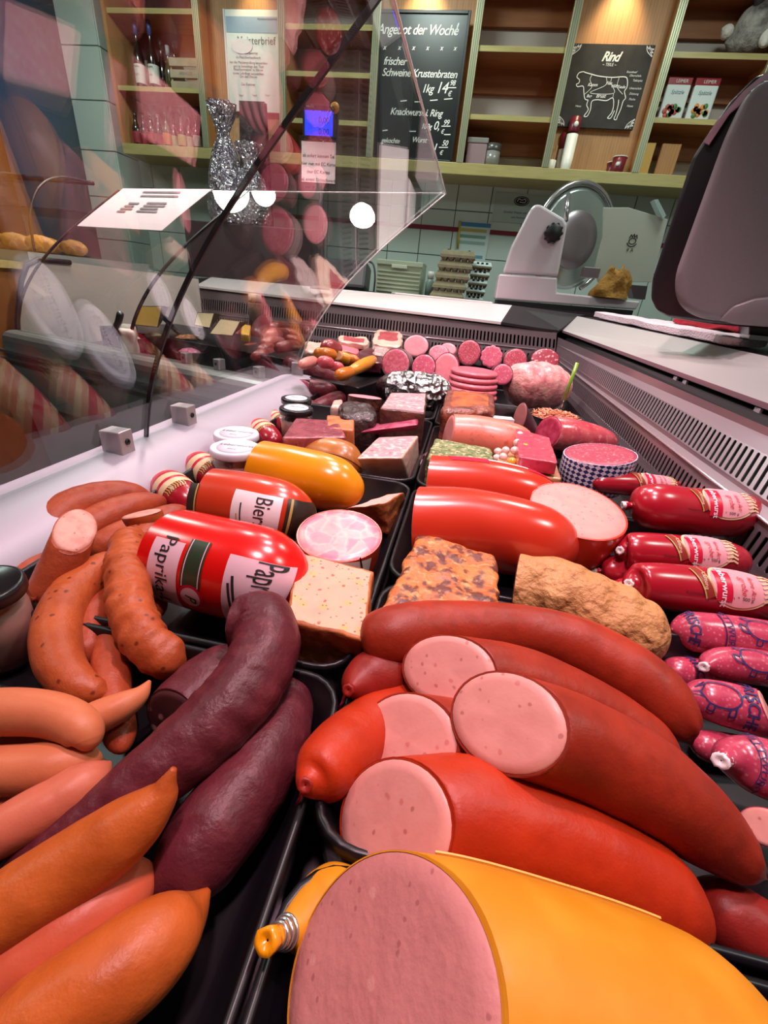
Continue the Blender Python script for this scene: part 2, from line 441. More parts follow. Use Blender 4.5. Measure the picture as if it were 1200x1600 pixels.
post_m = mat('post_profile', '#a8a682', .35, .3)
backp = mat('pale_back_panel', '#b9ada4', .6)
dark_wall = mat('plum_wall', '#35202b', .85, layers=[('noise', 3, .4, .7, '#2b1a2a', .7)])
floor_m = mat('floor_stone', '#6d675f', .35, layers=[('noise', 5, .35, .7, '#5c5750', .7)])
ceil_m = mat('ceiling_paint', '#b5b2a8', .8)
chalk_b = mat('slate_black', '#1a1d1e', .32, layers=[('noise', 6, .4, .75, '#24282a', .6)])
chalk = mat('chalk', '#e8e8e4', .9)
slate = mat('slate_grey', '#3a3837', .85, spec=.2, layers=[('noise', 14, .35, .7, '#4a4745', .6)])
paper = mat('paper', '#e9d9dc', .7)
ink = mat('print_ink', '#3b2f36', .7)
ink_grey = mat('grey_print', '#85787e', .7)

BW = 3.92      # the back wall
SF = 3.62      # front edge of the wall shelf
def structure(o): o['kind'] = 'structure'; return o
def quad(name, a, b, c, d, m): return obj(name, [a, b, c, d], [(0, 1, 2, 3)], m, None, False)
zf = -CZ
structure(box('floor', W(-.6, 1.2, zf-.03), (7.2, 6.0, .06), floor_m))
structure(box('ceiling', W(-.6, 1.2, 1.93), (7.2, 6.0, .06), ceil_m))
structure(box('wall_right', W(2.45, 1.2, .4), (.1, 6.0, 3.1), ceil_m))
structure(box('wall_left', W(-4.15, 1.2, .4), (.1, 6.0, 3.1), dark_wall))
structure(box('wall_front', W(-.6, -1.85, .4), (7.2, .1, 3.1), dark_wall))
# tiled back wall: grout board with single raised tiles in one mesh, and a red border row
structure(box('wall_back', W(-.6, BW+.06, .4), (7.2, .1, 3.1), grout))
bm = bmesh.new(); tw, th_ = .25, .30
for i in range(-13, 10):
    for j in range(6):
        zc = -.62+j*th_+.15
        add_box(bm, W(i*tw+.1+.03, BW+.005, zc), (tw-.006, .012, th_-.006), None, .0015, 1)
structure(obj_bm('trim_1', bm, tile))
a = PY(560, 344, BW-.004); b = PY(748, 356, BW-.004)
structure(box('trim_2', W(.0, BW-.003, a.z-CZ-.01), (3.4, .008, .028), mat('red_border', '#7d1f33', .35)))
# tiled pillar on the left
x0 = PY(135, 275, BW-.25).x; x1 = PY(190, 295, BW-.25).x
pil = box('wall_pillar', W((x0+x1)/2, BW-.02, .4), (x1-x0-.006, .46, 3.0), grout); structure(pil)
bm = bmesh.new()
for j in range(9):
    zc = PY(110, 71, BW-.25).z-CZ-.29*j+.58+.145
    add_box(bm, W((x0+x1)/2, BW-.252, zc), (x1-x0-.002, .012, .284), None, .002, 1)
    add_box(bm, W(x1, BW-.125, zc), (.012, .245, .284), None, .002, 1)
structure(obj_bm('trim_3', bm, tile))

# ================================================================ wall shelf
shelf = thing('wall_shelf', 'long built-in wooden wall shelf with pale uprights and several bays along the tiled back wall', 'shelf', W(.2, SF, .8))
zb = PY(700, 252, SF).z-CZ
zb = .5*(zb+PY(1069, 275, SF).z-CZ)
xl = PY(176, 130, SF).x; xr = 1.95
box('base_board', W((xl+xr)/2, (SF+BW)/2, zb-.032), (xr-xl, BW-SF, .064), edge_m, shelf, bevel=.003)
posts = [PY(x, y, SF).x for x, y in ((313, 120), (440, 110), (583, 130), (735, 125), (880, 125), (1034, 125))]
posts.append(2*posts[-1]-posts[-2])
ztop = 1.80
for x in posts:
    pw = .045
    p = box('upright', W(x, SF+.012, (zb+ztop)/2), (pw, .026, ztop-zb), post_m, shelf, bevel=.002)
    for dx in (-.012, 0, .012): box('groove', W(x+dx, SF-.0015, (zb+ztop)/2), (.003, .004, ztop-zb), grout, p)
    box('partition', W(x, (SF+BW)/2+.01, (zb+ztop)/2), (.022, BW-SF-.03, ztop-zb), wood, shelf)
box('side_panel', W(xl+.012, (SF+BW)/2, (zb+ztop)/2), (.024, BW-SF, ztop-zb), wood, shelf)
def bay(i): return ((xl+.024) if i == 0 else posts[i-1]+.011, posts[i]-.011)
def zs(px, py): return PY(px, py, SF).z-CZ
def board(i, z, m=edge_m):
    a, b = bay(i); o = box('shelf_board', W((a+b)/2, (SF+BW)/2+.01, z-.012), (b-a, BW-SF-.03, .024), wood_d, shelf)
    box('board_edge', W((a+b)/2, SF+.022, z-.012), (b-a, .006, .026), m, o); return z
B1a = board(0, zs(235, 10)); B1b = board(0, zs(245, 134))
B3a = board(2, zs(505, 35)); B3b = board(2, zs(505, 110)); B3c = board(2, zs(505, 185))
B5a = board(4, zs(780, 69)); B5b = board(4, zs(775, 178))
B7a = board(6, zs(1100, 79)); B7b = board(6, zs(1065, 183))
for i in range(7):
    a, b = bay(i)
    m = wood if i in (1, 3, 5) else (backp if i in (2, 4, 6) else mat('plum_back_panel', '#5b2f3b', .6, layers=[('noise', 20, .4, .7, '#482531', .8)]))
    yb = BW-.02 if i not in (1, 3, 5) else SF+.13
    box('back_panel', W((a+b)/2, yb, (zb+ztop)/2), (b-a, .016, ztop-zb), m, shelf)
a, b = bay(0); box('white_lower_back', W((a+b)/2, BW-.032, B1b+.11), (b-a, .006, .22), backp, shelf)
B5c = board(4, 2*B5a-B5b); B7c = board(6, 2*B7a-B7b); B3d = board(2, 2*B3a-B3b); B1c = board(0, 2*B1a-B1b)
for i, z in ((4, B5a), (4, B5b), (6, B7a), (6, B7b), (4, B5c), (6, B7c)):
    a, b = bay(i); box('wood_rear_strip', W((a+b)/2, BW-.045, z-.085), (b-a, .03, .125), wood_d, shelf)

# ================================================================ chalkboards, certificate
def chalkboard():
    y = SF+.05
    c = [PY(x, y_, y) for x, y_ in ((593, 16), (738, 20), (706, 249), (578, 246))]
    z1, z0 = c[0].z-CZ, zb; xa = (c[0].x+c[3].x)/2-.0; xb = (c[1].x+c[2].x)/2
    t = thing('chalkboard', 'tall black chalkboard with handwritten weekly offers standing on the wall shelf', 'chalkboard', W((xa+xb)/2, y, z0))
    w_, h_ = xb-xa, z1-z0; xc = (xa+xb)/2
    box('board', W(xc, y, (z0+z1)/2), (w_, .016, h_), chalk_b, t)
    fr = mat('black_frame', '#141214', .4)
    for dx in (-1, 1): box('frame_stile', W(xc+dx*(w_/2-.008), y-.006, (z0+z1)/2), (.016, .02, h_), fr, t, bevel=.002)
    for zz in (z0+.008, z1-.008): box('frame_rail', W(xc, y-.006, zz), (w_-.032, .02, .016), fr, t, bevel=.002)
    def T(s, px, py, size, al='CENTER', w=.0004):
        q = PY(px, py, y-.0085); text_on('chalk_writing', s, size*.74, q, (1, 0, 0), (0, 0, 1), chalk, t, .28, al, .92, .0006, w)
    def LN(pts, w=.005): q = PY(650, 130, y-.0092); lines_on('chalk_mark', [[((PY(px, py, y).x-q.x), (PY(px, py, y).z-q.z)) for px, py in st] for st in pts], w, q, (1, 0, 0), (0, 0, 1), chalk, t, .0004)
    T('Angebot der Woche', 652, 47, .088); T('!', 712, 46, .10)
    for i, x in enumerate((601, 624, 646, 668, 690, 711)): T('x', x, 74+i*.3, .045)
    T('frischer', 617, 96, .072); T('Schweine Krustenbraten', 655, 115, .072)
    T('1kg', 668, 139, .078); T('14', 690, 138, .105); T('98', 707, 130, .05); LN([[(699, 138), (713, 138)]]); T('€', 702, 147, .048)
    LN([[(626, 159), (636, 158)], [(648, 160), (656, 160)], [(672, 158), (684, 157)], [(694, 156), (707, 155)]])
    T('Knackwurst i. Ring', 650, 176, .068); T('100g', 666, 198, .052); T('0,', 682, 197, .085); T('99', 697, 192, .055); LN([[(690, 198), (704, 198)]]); T('€', 691, 206, .042)
    T('gekochte', 610, 220, .05); T('Wurst', 655, 219, .055); T('1', 679, 232, .09); T('50', 695, 224, .055); LN([[(686, 231), (700, 231)]]); T('€', 689, 239, .045)
    LN([[(598, 205), (606, 204)], [(640, 206), (650, 206)], [(694, 211), (704, 211)]])
chalkboard()
def cow_board():
    y = SF+.095
    c = [PY(x, y_, y) for x, y_ in ((896, 68), (1026, 72), (986, 204), (868, 198))]
    xa = (c[0].x+c[3].x)/2; xb = (c[1].x+c[2].x)/2; z1 = (c[0].z+c[1].z)/2; z0 = (c[2].z+c[3].z)/2
    ctr = V3(((xa+xb)/2, y, (z0+z1)/2))
    t = thing('beef_cuts_board', 'grey slate style board with a white drawn cow, headed Rind', 'board', V3((ctr.x, y, z0)))
    box('panel', ctr, (xb-xa, .018, z1-z0), slate, t, bevel=.002)
    def p2(px, py): q = PY(px, py, y-.0095); return (q.x-ctr.x, q.z-ctr.z)
    o = V3((ctr.x, y-.0095, ctr.z))
    k = lambda cx, cy: (800+cx*340/1200, cy*340/1200)      # from a 340 px wide crop 1200 px across
    def S(pts, w): lines_on('cow_drawing', [bez([p2(*k(*p)) for p in st], 6) for st in pts], w, o, (1, 0, 0), (0, 0, 1), chalk, t)
    S([[(395, 395), (370, 402), (358, 425), (372, 440), (368, 458), (355, 465), (362, 478), (392, 476), (396, 510), (402, 545), (420, 552)],
       [(395, 395), (405, 400), (440, 410), (480, 420), (550, 427), (620, 424), (636, 440), (634, 480), (620, 505), (626, 540), (612, 560), (600, 600), (582, 640), (574, 660), (562, 655), (572, 630), (585, 580), (588, 550)],
       [(420, 552), (412, 580), (420, 605), (400, 635), (398, 642), (415, 640), (432, 605), (440, 560), (470, 550), (520, 555), (555, 540), (560, 580), (550, 620), (530, 645), (528, 652), (545, 650), (565, 610)]], .0045)
    S([[(440, 415), (430, 440), (440, 480), (400, 520)], [(520, 425), (515, 470), (430, 512), (560, 515), (545, 460), (550, 430)], [(590, 430), (580, 480), (610, 520)], [(560, 515), (556, 540)]], .0025)
    for s, x, y_, sz in (('Kamm', 445, 468, .022), ('Filet', 535, 460, .02), ('Hüfte', 570, 475, .02), ('Keule', 602, 480, .02), ('Brust', 490, 530, .026), ('Bug', 425, 530, .02)):
        q = p2(*k(x, y_)); text_on('cut_name', s, sz, o+V3((q[0], 0, q[1])), (1, 0, 0), (0, 0, 1), chalk, t, .25, 'CENTER', 1, .001, .0004)
    for s, x, y_ in (('Roastbeef', 660, 398), ('Oberschale', 680, 418), ('Tafelspitz', 692, 445), ('Unterschale', 680, 488), ('Dünnung', 672, 518), ('Flanke', 662, 548), ('Hesse', 650, 585), ('Hesse', 365, 585)):
        q = p2(*k(x, y_)); text_on('side_note', s, .0145, o+V3((q[0], 0, q[1])), (1, 0, 0), (0, 0, 1), chalk, t, .2, 'CENTER', 1, .001)
    q = p2(*k(545, 315)); text_on('heading', 'Rind', .06, o+V3((q[0], 0, q[1])), (1, 0, 0), (0, 0, 1), chalk, t, .35, 'CENTER', .9, .001, .0015)
    q = p2(*k(537, 357)); text_on('subheading', '~ TEILE ~', .02, o+V3((q[0], 0, q[1])), (1, 0, 0), (0, 0, 1), chalk, t, .1)
    cx, cz = (xb-xa)/2, (z1-z0)/2
    for sx in (-1, 1):
        for sz in (-1, 1):
            st = []
            for i in range(3):
                d = .012+.016*i; st.append([(sx*(cx-.004), sz*(cz-.062+d)), (sx*(cx-.03+d*.3), sz*(cz-.03+d*.3)), (sx*(cx-.062+d), sz*(cz-.004))])
                st.append([(sx*(cx-.005-d), sz*(cz-.005)), (sx*(cx-.012-d*.6), sz*(cz-.02-d*.2)), (sx*(cx-.005), sz*(cz-.008-d))])
            lines_on('corner_ornament', [bez(s_, 5) for s_ in st], .0035, o, (1, 0, 0), (0, 0, 1), chalk, t)
cow_board()
def certificate():
    y = SF+.09
    c = [PY(x, y_, y) for x, y_ in ((350, 15), (437, 18), (437, 177), (358, 174))]
    xa = (c[0].x+c[3].x)/2; xb = c[1].x; z1 = c[0].z; z0 = c[2].z; ctr = V3(((xa+xb)/2, y, (z0+z1)/2))
    t = thing('certificate', 'white framed master craftsman certificate with blue header on wooden back panel', 'certificate', V3((ctr.x, y, z0)))
    box('sheet', ctr, (xb-xa, .01, z1-z0), mat('certificate_white', '#dfe0da', .35), t)
    box('blue_header', V3((ctr.x, y-.0055, z1-.07)), (xb-xa-.03, .002, .075), mat('pale_blue', '#9db2cc', .5), t)
    for dx in (-1, 1): box('frame_stile', V3((ctr.x+dx*((xb-xa)/2-.004), y-.004, ctr.z)), (.01, .012, z1-z0), white_p, t)
    def T(s, px, py, sz, m=ink_grey, sh=0): q = PY(px, py, y-.0062); text_on('print', s, sz, q, (1, 0, 0), (0, 0, 1), m, t, sh, 'CENTER', 1, .0008)
    T('Meisterbrief', 400, 64, .055, ink_grey)
    q = PY(378, 72, y-.007); vs = [q+V3((.075*math.cos(i*math.pi/16), 0, .038*math.sin(i*math.pi/16))) for i in range(32)]
    obj('oval_seal', vs+[v+V3((0, -.002, 0)) for v in vs], [tuple(range(32, 64))]+[(i, (i+1) % 32, 32+(i+1) % 32, 32+i) for i in range(32)], white_p, t, False)
    T('Handwerkskammer', 418, 30, .018, ink)
    for i, (s, py) in enumerate((('Der Handwerker', 83), ('im Fleischerhandwerk', 90), ('hat die Meisterprüfung bestanden', 98), ('und ist berechtigt den Titel', 104), ('Fleischermeister zu führen', 109), ('sowie Lehrlinge auszubilden', 115), ('Ort und Datum', 120), ('Die Kammer', 132))): T(s, 388, py, .02)
    for px in (377, 398, 418): T('Siegel', px, 149, .015)
certificate()
# ================================================================ the display counter and its corner arm
c15, s15 = math.cos(math.radians(15)), math.sin(math.radians(15))
XC, YC = -.53, 1.38
DF = V3((-c15, s15, 0)); NF = V3((s15, c15, 0))        # along the far arm, and into it
MT = (1-s15)/c15
LF = 1.52
def mitre(o, z): return W(XC+o, YC+o*MT, z)
glass_prof = [(-0.0077, -0.3006), (-0.0028, -0.2714), (0.0036, -0.2429), (0.0114, -0.2149), (0.0204, -0.1876), (0.0308, -0.1609), (0.0423, -0.1348), (0.0549, -0.1092), (0.0685, -0.0841), (0.083, -0.0595), (0.0985, -0.0354), (0.1147, -0.0118), (0.1317, 0.0115), (0.1493, 0.0343), (0.1675, 0.0568), (0.1863, 0.079), (0.2054, 0.1008), (0.2249, 0.1223), (0.2447, 0.1435), (0.2648, 0.1645), (0.2849, 0.1853), (0.3052, 0.2059), (0.3254, 0.2263), (0.3455, 0.2465), (0.3655, 0.2666), (0.3853, 0.2867)]
def sweep(name, prof, a, b, m, parent, thick=0, close=True, smooth=True):
    """a, b: functions (o, z) -> point; prof a closed outline (o, z), or an open line given a thickness"""
    pr = list(prof)
    if thick:
        back = []
        for i, (o, z) in enumerate(pr):
            o0, z0 = pr[max(i-1, 0)]; o1, z1 = pr[min(i+1, len(pr)-1)]; l = math.hypot(o1-o0, z1-z0)
            back.append((o-(z1-z0)/l*thick, z+(o1-o0)/l*thick))
        pr = pr+back[::-1]
    n = len(pr); vs = [a(*p) for p in pr]+[b(*p) for p in pr]
    fs = [(i, (i+1) % n, n+(i+1) % n, n+i) for i in range(n)]+[tuple(range(n-1, -1, -1)), tuple(range(n, 2*n))]
    return obj(name, vs, fs, m, parent, False)
near = lambda y: (lambda o, z: W(XC+o, y, z))
far = lambda l: (lambda o, z: mitre(o, z)+DF*l)
glass = glass_mat('counter_glass', (.965, .98, .975, 1), .075)
glass_edge = mat('glass_edge', '#dfe6e2', .2, emit=None)
seal = mat('black_seal', '#0d0c0d', .5)

case = thing('sausage_display_counter', 'long refrigerated sausage counter with pale rail, curved glass and slotted steel back', 'display counter', W(-.05, .9, zf))
arm = thing('corner_display_counter', 'far arm of the glass counter turning left, with white end panel and slotted back', 'display counter', W(-1.0, 2.1, zf))
rail_prof = [(-.07, -.62), (-.07, -.315), (-.066, -.295), (-.056, -.28), (-.042, -.272), (-.02, -.269), (.01, -.270), (.035, -.275), (.055, -.284), (.072, -.297), (.084, -.315), (.09, -.34), (.09, -.40), (.0, -.62)]
rl = sweep('rail', bez(rail_prof[:2], 1)+bez(rail_prof[2:12], 4)+rail_prof[12:], near(-.55), mitre, rail_m, case)
rl.data.polygons.foreach_set('use_smooth', [True]*len(rl.data.polygons)); rl.data.set_sharp_from_angle(angle=math.radians(40))
low = [(o, z-(.035 if z > -.35 else 0)) for o, z in rail_prof]
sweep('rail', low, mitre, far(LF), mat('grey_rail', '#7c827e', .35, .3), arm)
sweep('front_panel', [(-.06, -1.12), (-.06, -.62), (-.02, -.62), (-.02, -1.12)], near(-.55), mitre, mat('counter_front', '#8f8b84', .45), case)
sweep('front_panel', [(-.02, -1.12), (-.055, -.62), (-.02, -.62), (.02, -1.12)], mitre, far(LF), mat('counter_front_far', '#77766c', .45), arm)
sweep('chrome_trim', [(-.085, -.40), (-.085, -.388), (-.07, -.388), (-.07, -.40)], mitre, far(LF+.06), mat('chrome', '#d9d6d6', .12, .9), arm)
sweep('chrome_trim', [(-.085, -.43), (-.085, -.42), (-.07, -.42), (-.07, -.43)], mitre, far(LF+.06), MATS['chrome'], arm)
g1 = sweep('glass_pane', glass_prof, near(-.55), near(.648), glass, case, .006)
g2 = sweep('glass_pane', glass_prof, near(.655), mitre, glass, case, .006)
g3 = sweep('glass_pane', glass_prof, mitre, far(LF*.52-.004), glass, arm, .006)
g4 = sweep('glass_pane', glass_prof, far(LF*.52+.004), far(LF), glass, arm, .006)
for g in (g1, g2, g3, g4):
    for p in g.data.polygons: p.use_smooth = True
    g.data.set_sharp_from_angle(angle=math.radians(35))
sweep('seal_strip', glass_prof, near(.649), near(.6535), seal, case, .0068)
sweep('seal_strip', glass_prof, far(LF*.52-.004), far(LF*.52+.004), seal, arm, .0068)
sweep('seal_strip', glass_prof, far(LF), far(LF+.006), steel_dark, arm, .0075)
# bright ground glass edge along the mitre and the top
wire('glass_edge', [mitre(o, z+.001) for o, z in glass_prof], .0022, glass_edge, case, 6)
o_, z_ = glass_prof[-1]
wire('glass_edge', [W(XC+o_+.002, y, z_+.002) for y in (-.5, .6, 1.2)]+[mitre(o_+.002, z_+.002)], .0022, glass_edge, case, 6)
wire('glass_edge', [mitre(o_, z_+.003), far(LF)(o_, z_+.003)], .0025, glass_edge, arm, 6)
clampm = mat('clamp_grey', '#b3abae', .35, .3)
def clamp(p, parent, rz=0, s=1):
    R = Matrix.Rotation(rz, 3, 'Z')
    b = box('glass_clamp', p+V3((0, 0, .018*s)), (.036*s, .030*s, .040*s), clampm, parent, R, .002)
    lathe('screw', [(.005*s, 0), (.005*s, .002), (.003*s, .002), (.003*s, .0005)], p+R@V3((.018*s, 0, .02*s)), black, b, 12, R@V3((1, 0, 0)))
for px, py in ((187, 706), (289, 662)): clamp(P(px, py, -.272), case)
clamp(mitre(.0, -.27), arm, .3)
for l in (.16, .34, .5): clamp(far(l)(.0, -.302), arm, -math.radians(15)-math.pi/2, .9)

# ---- slotted panels
def slot_panel(name, a, b, c, d, rows, pitch, m, parent, thick=.0015):
    """a,b top left/right, c,d bottom right/left; rows: (v0, v1) bands with slots"""
    a, b, c, d = map(V3, (a, b, c, d)); vs = []; fs = []
    n = int((b-a).length/pitch)
    def S(u, v): return (a*(1-u)+b*u)*(1-v)+(d*(1-u)+c*u)*v
    H = ((a-d).length+(b-c).length)/2; Lw = (a-b).length
    marks = [0]; 
    for v0, v1 in rows: marks += [v0, v1]
    marks.append(1)
    for k in range(len(marks)-1):
        v0, v1 = marks[k], marks[k+1]
        if v1-v0 < 1e-6: continue
        if (v0, v1) not in rows:
            b0 = len(vs); vs += [S(0, v0), S(1, v0), S(1, v1), S(0, v1)]; fs.append((b0+3, b0+2, b0+1, b0)); continue
        for i in range(n):
            u0, u1 = i/n, (i+1)/n; uc = (u0+u1)/2; hw = pitch*.24/Lw; hv = (v1-v0)/2*.92; vc = (v0+v1)/2; rv = hw*Lw/H
            inn = []; out = []
            for (sx, sy) in ((1, -1), (1, 1), (-1, 1), (-1, -1)):
                for q in range(4):
                    g = {(1, -1): -90, (1, 1): 0, (-1, 1): 90, (-1, -1): 180}[(sx, sy)]+q*30
                    cg, sg = math.cos(math.radians(g)), math.sin(math.radians(g))
                    inn.append((uc+hw*cg, vc+sy*(hv-rv)+rv*sg))
                    out.append((uc+sx*(u1-u0)/2 if q in ((1, 2, 3) if (sx, sy) in ((1, -1), (-1, 1)) else (0, 1, 2)) else uc+hw*cg,
                                vc+sy*(v1-v0)/2 if q in ((0, 1) if (sx, sy) in ((1, -1), (-1, 1)) else (2, 3)) else vc+sy*(hv-rv)+rv*sg))
            b0 = len(vs); vs += [S(*p) for p in inn]+[S(*p) for p in out]
            for q in range(16): r = (q+1) % 16; fs.append((b0+q, b0+r, b0+16+r, b0+16+q))
    o = obj(name, vs, fs, m, parent, False)
    md = o.modifiers.new('thickness', 'SOLIDIFY'); md.thickness = thick; md.offset = 0
    return o
def ext(a, b, k): return a+(b-a)*k
FT = PY(872, 527, 2.36); NT = P(1200, 668, -.152); FC = PY(868, 560, 2.33); NC = PX(1137, 768, .462)
FB = V3((FC.x-.01, FC.y, CZ-.365)); NB = V3((NC.x-.012, NC.y, CZ-.365))
KX = 1.75
NT2, NC2, NB2 = ext(FT, NT, KX), ext(FC, NC, KX), ext(FB, NB, KX)
slot_panel('slotted_back_panel', FT, NT2, NC2, FC, [(.34, .82)], .0165, steel, case)
slot_panel('slotted_back_panel', FC, NC2, NB2, FB, [(.12, .48), (.58, .94)], .0165, steel, case)
back = V3((.05, .0, 0))
obj('slot_shade_sheet', [FT+back, NT2+back, NB2+back, FB+back], [(0, 1, 2, 3)], void, case, False)  # flat near-black sheet that paints the shade seen through the slots
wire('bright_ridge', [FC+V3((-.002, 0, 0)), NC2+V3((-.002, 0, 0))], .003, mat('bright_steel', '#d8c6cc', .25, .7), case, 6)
# sloping worktop on the service side
LA = PY(879, 516, 2.38); LB = P(1200, 630, -.132); LB2 = ext(LA, LB, 1.6)
BA = PY(902, 494, 2.42); BB = PX(1200, 557, .80); BB2 = ext(BA, BB, 1.6)
prism('sloping_worktop', [LA, LB2, BB2, BA], (0, 0, -.006), slope_steel, case)
obj('worktop_lip', [LA+V3((-.001, 0, 0)), LB2+V3((-.001, 0, 0)), LB2+V3((-.001, 0, -.013)), LA+V3((-.001, 0, -.009))], [(0, 1, 2, 3)], mat('mauve_lip', '#9d8088', .3, .5), case, False)
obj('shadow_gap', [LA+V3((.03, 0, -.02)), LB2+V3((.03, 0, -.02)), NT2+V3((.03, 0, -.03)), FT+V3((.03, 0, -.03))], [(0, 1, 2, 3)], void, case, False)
for k in (.56, .585, .73, .76):
    q = ext(LA, LB, k*1.35)+V3((.004, 0, -.024)); 
    box('support_tab', q, (.006, .02, .02), clampm, case)
deckm = mat('deck_steel', '#4c454b', .3, .6)
prism('deck', [W(-.45, -.6, -.372), V3((NB2.x, NB2.y-.3, CZ-.372)), V3((FB.x, FB.y, CZ-.372)), W(-.1, 2.5, -.372), mitre(.06, -.372)], (0, 0, -.03), deckm, case)
prism('side_carcass', [V3((NB2.x+.08, -.6, zf+CZ)), V3((NB2.x+.25, -.6, zf+CZ)), V3((FB.x+.25, 2.3, zf+CZ)), V3((FB.x+.08, 2.3, zf+CZ))], (0, 0, 1.12-.41), mat('carcass', '#55505a', .5), case)

# ---- far arm back
p0 = FT; nf = NF
fp = lambda x, y: PV(x, y, p0, nf)
fL1, fR1 = fp(306, 452), fp(870, 520)
fL2, fR2 = fp(306, 488), fp(868, 549)
fL3 = V3((fL2.x, fL2.y, CZ-.37)); fR3 = V3((fR2.x, fR2.y, CZ-.37))
sh = NF*-.03
slot_panel('slotted_back_panel', fL1, fR1, fR2+sh*.3, fL2+sh*.3, [(.32, .86)], .019, steel, arm)
slot_panel('slotted_back_panel', fL2+sh*.3, fR2+sh*.3, fR3+sh, fL3+sh, [(.10, .42), (.55, .9)], .019, steel, arm)
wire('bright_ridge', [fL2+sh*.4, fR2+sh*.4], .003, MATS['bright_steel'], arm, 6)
bk = NF*.05
obj('slot_shade_sheet', [fL1+bk, fR1+bk, fR3+bk, fL3+bk], [(0, 1, 2, 3)], void, arm, False)  # same dark sheet for the arm, slot shade put into its colour
p1 = p0+NF*.30
sL0, sR0 = PV(306, 446, p0-NF*.01, nf), PV(783, 503, p0-NF*.01, nf)
sL1, sR1 = PV(330, 433, p1, nf), PV(800, 477, p1, nf)
pinkwt = mat('far_worktop', '#e8dede', .3, .2)
prism('sloping_worktop', [sL0, sR0, sR1, sL1], (0, 0, -.012), pinkwt, arm)
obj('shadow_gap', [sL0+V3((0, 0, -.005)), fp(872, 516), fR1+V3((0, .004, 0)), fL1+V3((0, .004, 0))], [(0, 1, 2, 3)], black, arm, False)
prism('corner_cover', [sR0+V3((.002, 0, 0)), PV(872, 517, p0, nf), PY(902, 494, 2.42), PV(915, 492, p1, nf), sR1+V3((.002, 0, 0))], (0, 0, -.012), mat('corner_black', '#1d191d', .5), arm)
dk = [mitre(.07, -.373), far(LF)(.07, -.373), V3((fL3.x, fL3.y, CZ-.373)), V3((fR3.x+.02, fR3.y, CZ-.373))]
prism('deck', dk[::-1], (0, 0, -.03), deckm, arm)
# white end panel on the left of the arm, with a dark edge
endp = mat('end_panel_white', '#cdc1b8', .5)
pe = far(LF)(-.06, -.37)
e = [PV(30, 553, pe, -DF), PV(27, 500, pe, -DF), PV(33, 440, pe, -DF), PV(42, 414, pe, -DF), PV(60, 405, pe, -DF), PV(110, 410, pe, -DF), PV(310, 436, pe, -DF)]
e.append(V3((e[-1].x, e[-1].y, CZ-.37)))
prism('end_panel', e, DF*.012, endp, arm)
wire('dark_edge', e[:6], .011, mat('dark_edge', '#231b24', .5), arm, 8)
box('arm_carcass', far(LF/2)(.45, -.78), (LF+.1, .7, .64), MATS['carcass'], arm, Matrix.Rotation(-math.radians(15), 3, 'Z'))

# ---- counters behind
ctr1 = tag(prism('service_worktop', [BA+V3((.004, .004, .0)), BB2+V3((.004, 0, 0)), BB2+V3((.75, 0, .0)), V3((BA.x+.95, BA.y+.2, BA.z))], (0, 0, -.05), granite, bevel=.004), 'dark granite service worktop carrying scale and white towel, right of the counter', 'worktop')
ctr2 = tag(prism('rear_worktop', [sL1+NF*.01+V3((0, 0, -.004)), sR1+NF*.01+V3((0, 0, -.004)), PV(930, 489, p1, nf)+NF*.01+V3((0, 0, .0)), W(1.35, 2.62, -.075), W(1.35, BW-.02, -.075), W(-2.4, BW-.02, -.075), W(-2.4, sL1.y+.03, -.075)], (0, 0, -.04), granite), 'dark rear worktop along the tiled wall under slicer and egg cartons', 'worktop')
box('rear_base', W(-.4, 3.45, -.62), (3.6, .7, .98), MATS['carcass'], ctr2)
box('service_base', V3((1.25, 1.2, .5)), (.7, 2.0, .96), MATS['carcass'], ctr1)

# ---- trays
tray_m = mat('black_tray', '#0e0b10', .36, bump=[('noise', 90, .04, .001)], spec=.4)
def rrect(x0, x1, y0, y1, r, z, n=5):
    out = []
    for cx, cy, g0 in ((x1-r, y1-r, 0), (x0+r, y1-r, 90), (x0+r, y0+r, 180), (x1-r, y0+r, 270)):
        for i in range(n+1):
            g = math.radians(g0+90*i/n); out.append(W(cx+r*math.cos(g), cy+r*math.sin(g), z))
    return out
def tray(x0, x1, y0, y1, label, zt=-.302, skew=0):
    loops = [rrect(x0+.006, x1-.006, y0+.006, y1-.006, .03, -.362), rrect(x0, x1, y0, y1, .035, zt-.004), rrect(x0+.001, x1-.001, y0+.001, y1-.001, .034, zt), rrect(x0+.0045, x1-.0045, y0+.0045, y1-.0045, .032, zt+.0005),
             rrect(x0+.006, x1-.006, y0+.006, y1-.006, .031, zt-.002), rrect(x0+.022, x1-.022, y0+.022, y1-.022, .024, -.350), rrect(x0+.03, x1-.03, y0+.03, y1-.03, .02, -.355)]
    n = len(loops[0]); vs = [p for l in loops for p in l]; fs = []
    for i in range(len(loops)-1):
        for k in range(n): fs.append((i*n+k, i*n+(k+1) % n, (i+1)*n+(k+1) % n, (i+1)*n+k))
    fs.append(tuple(range(n-1, -1, -1))); fs.append(tuple(range((len(loops)-1)*n, len(loops)*n)))
    for v in vs: v.x += skew*(v.y-y0)
    return tag(obj('black_tray', vs, fs, tray_m), label, 'tray', 'black serving trays')
xm = -.0525
LY = [-.14, P(500, 1045, -.30).y, P(640, 752, -.30).y, P(672, 655, -.30).y, 1.93]
LN = ['black tray under the blood sausages and wieners, front left', 'black tray under the red pepper sausage and pepper meat loaf', 'black tray under the brawn wedges and tan sausage', 'black tray under the foil roll, dark smoked pieces and orange heap']
for i, l in enumerate(LN): tray(-.435, xm-.001, LY[i]+.002, LY[i+1]-.002, l)
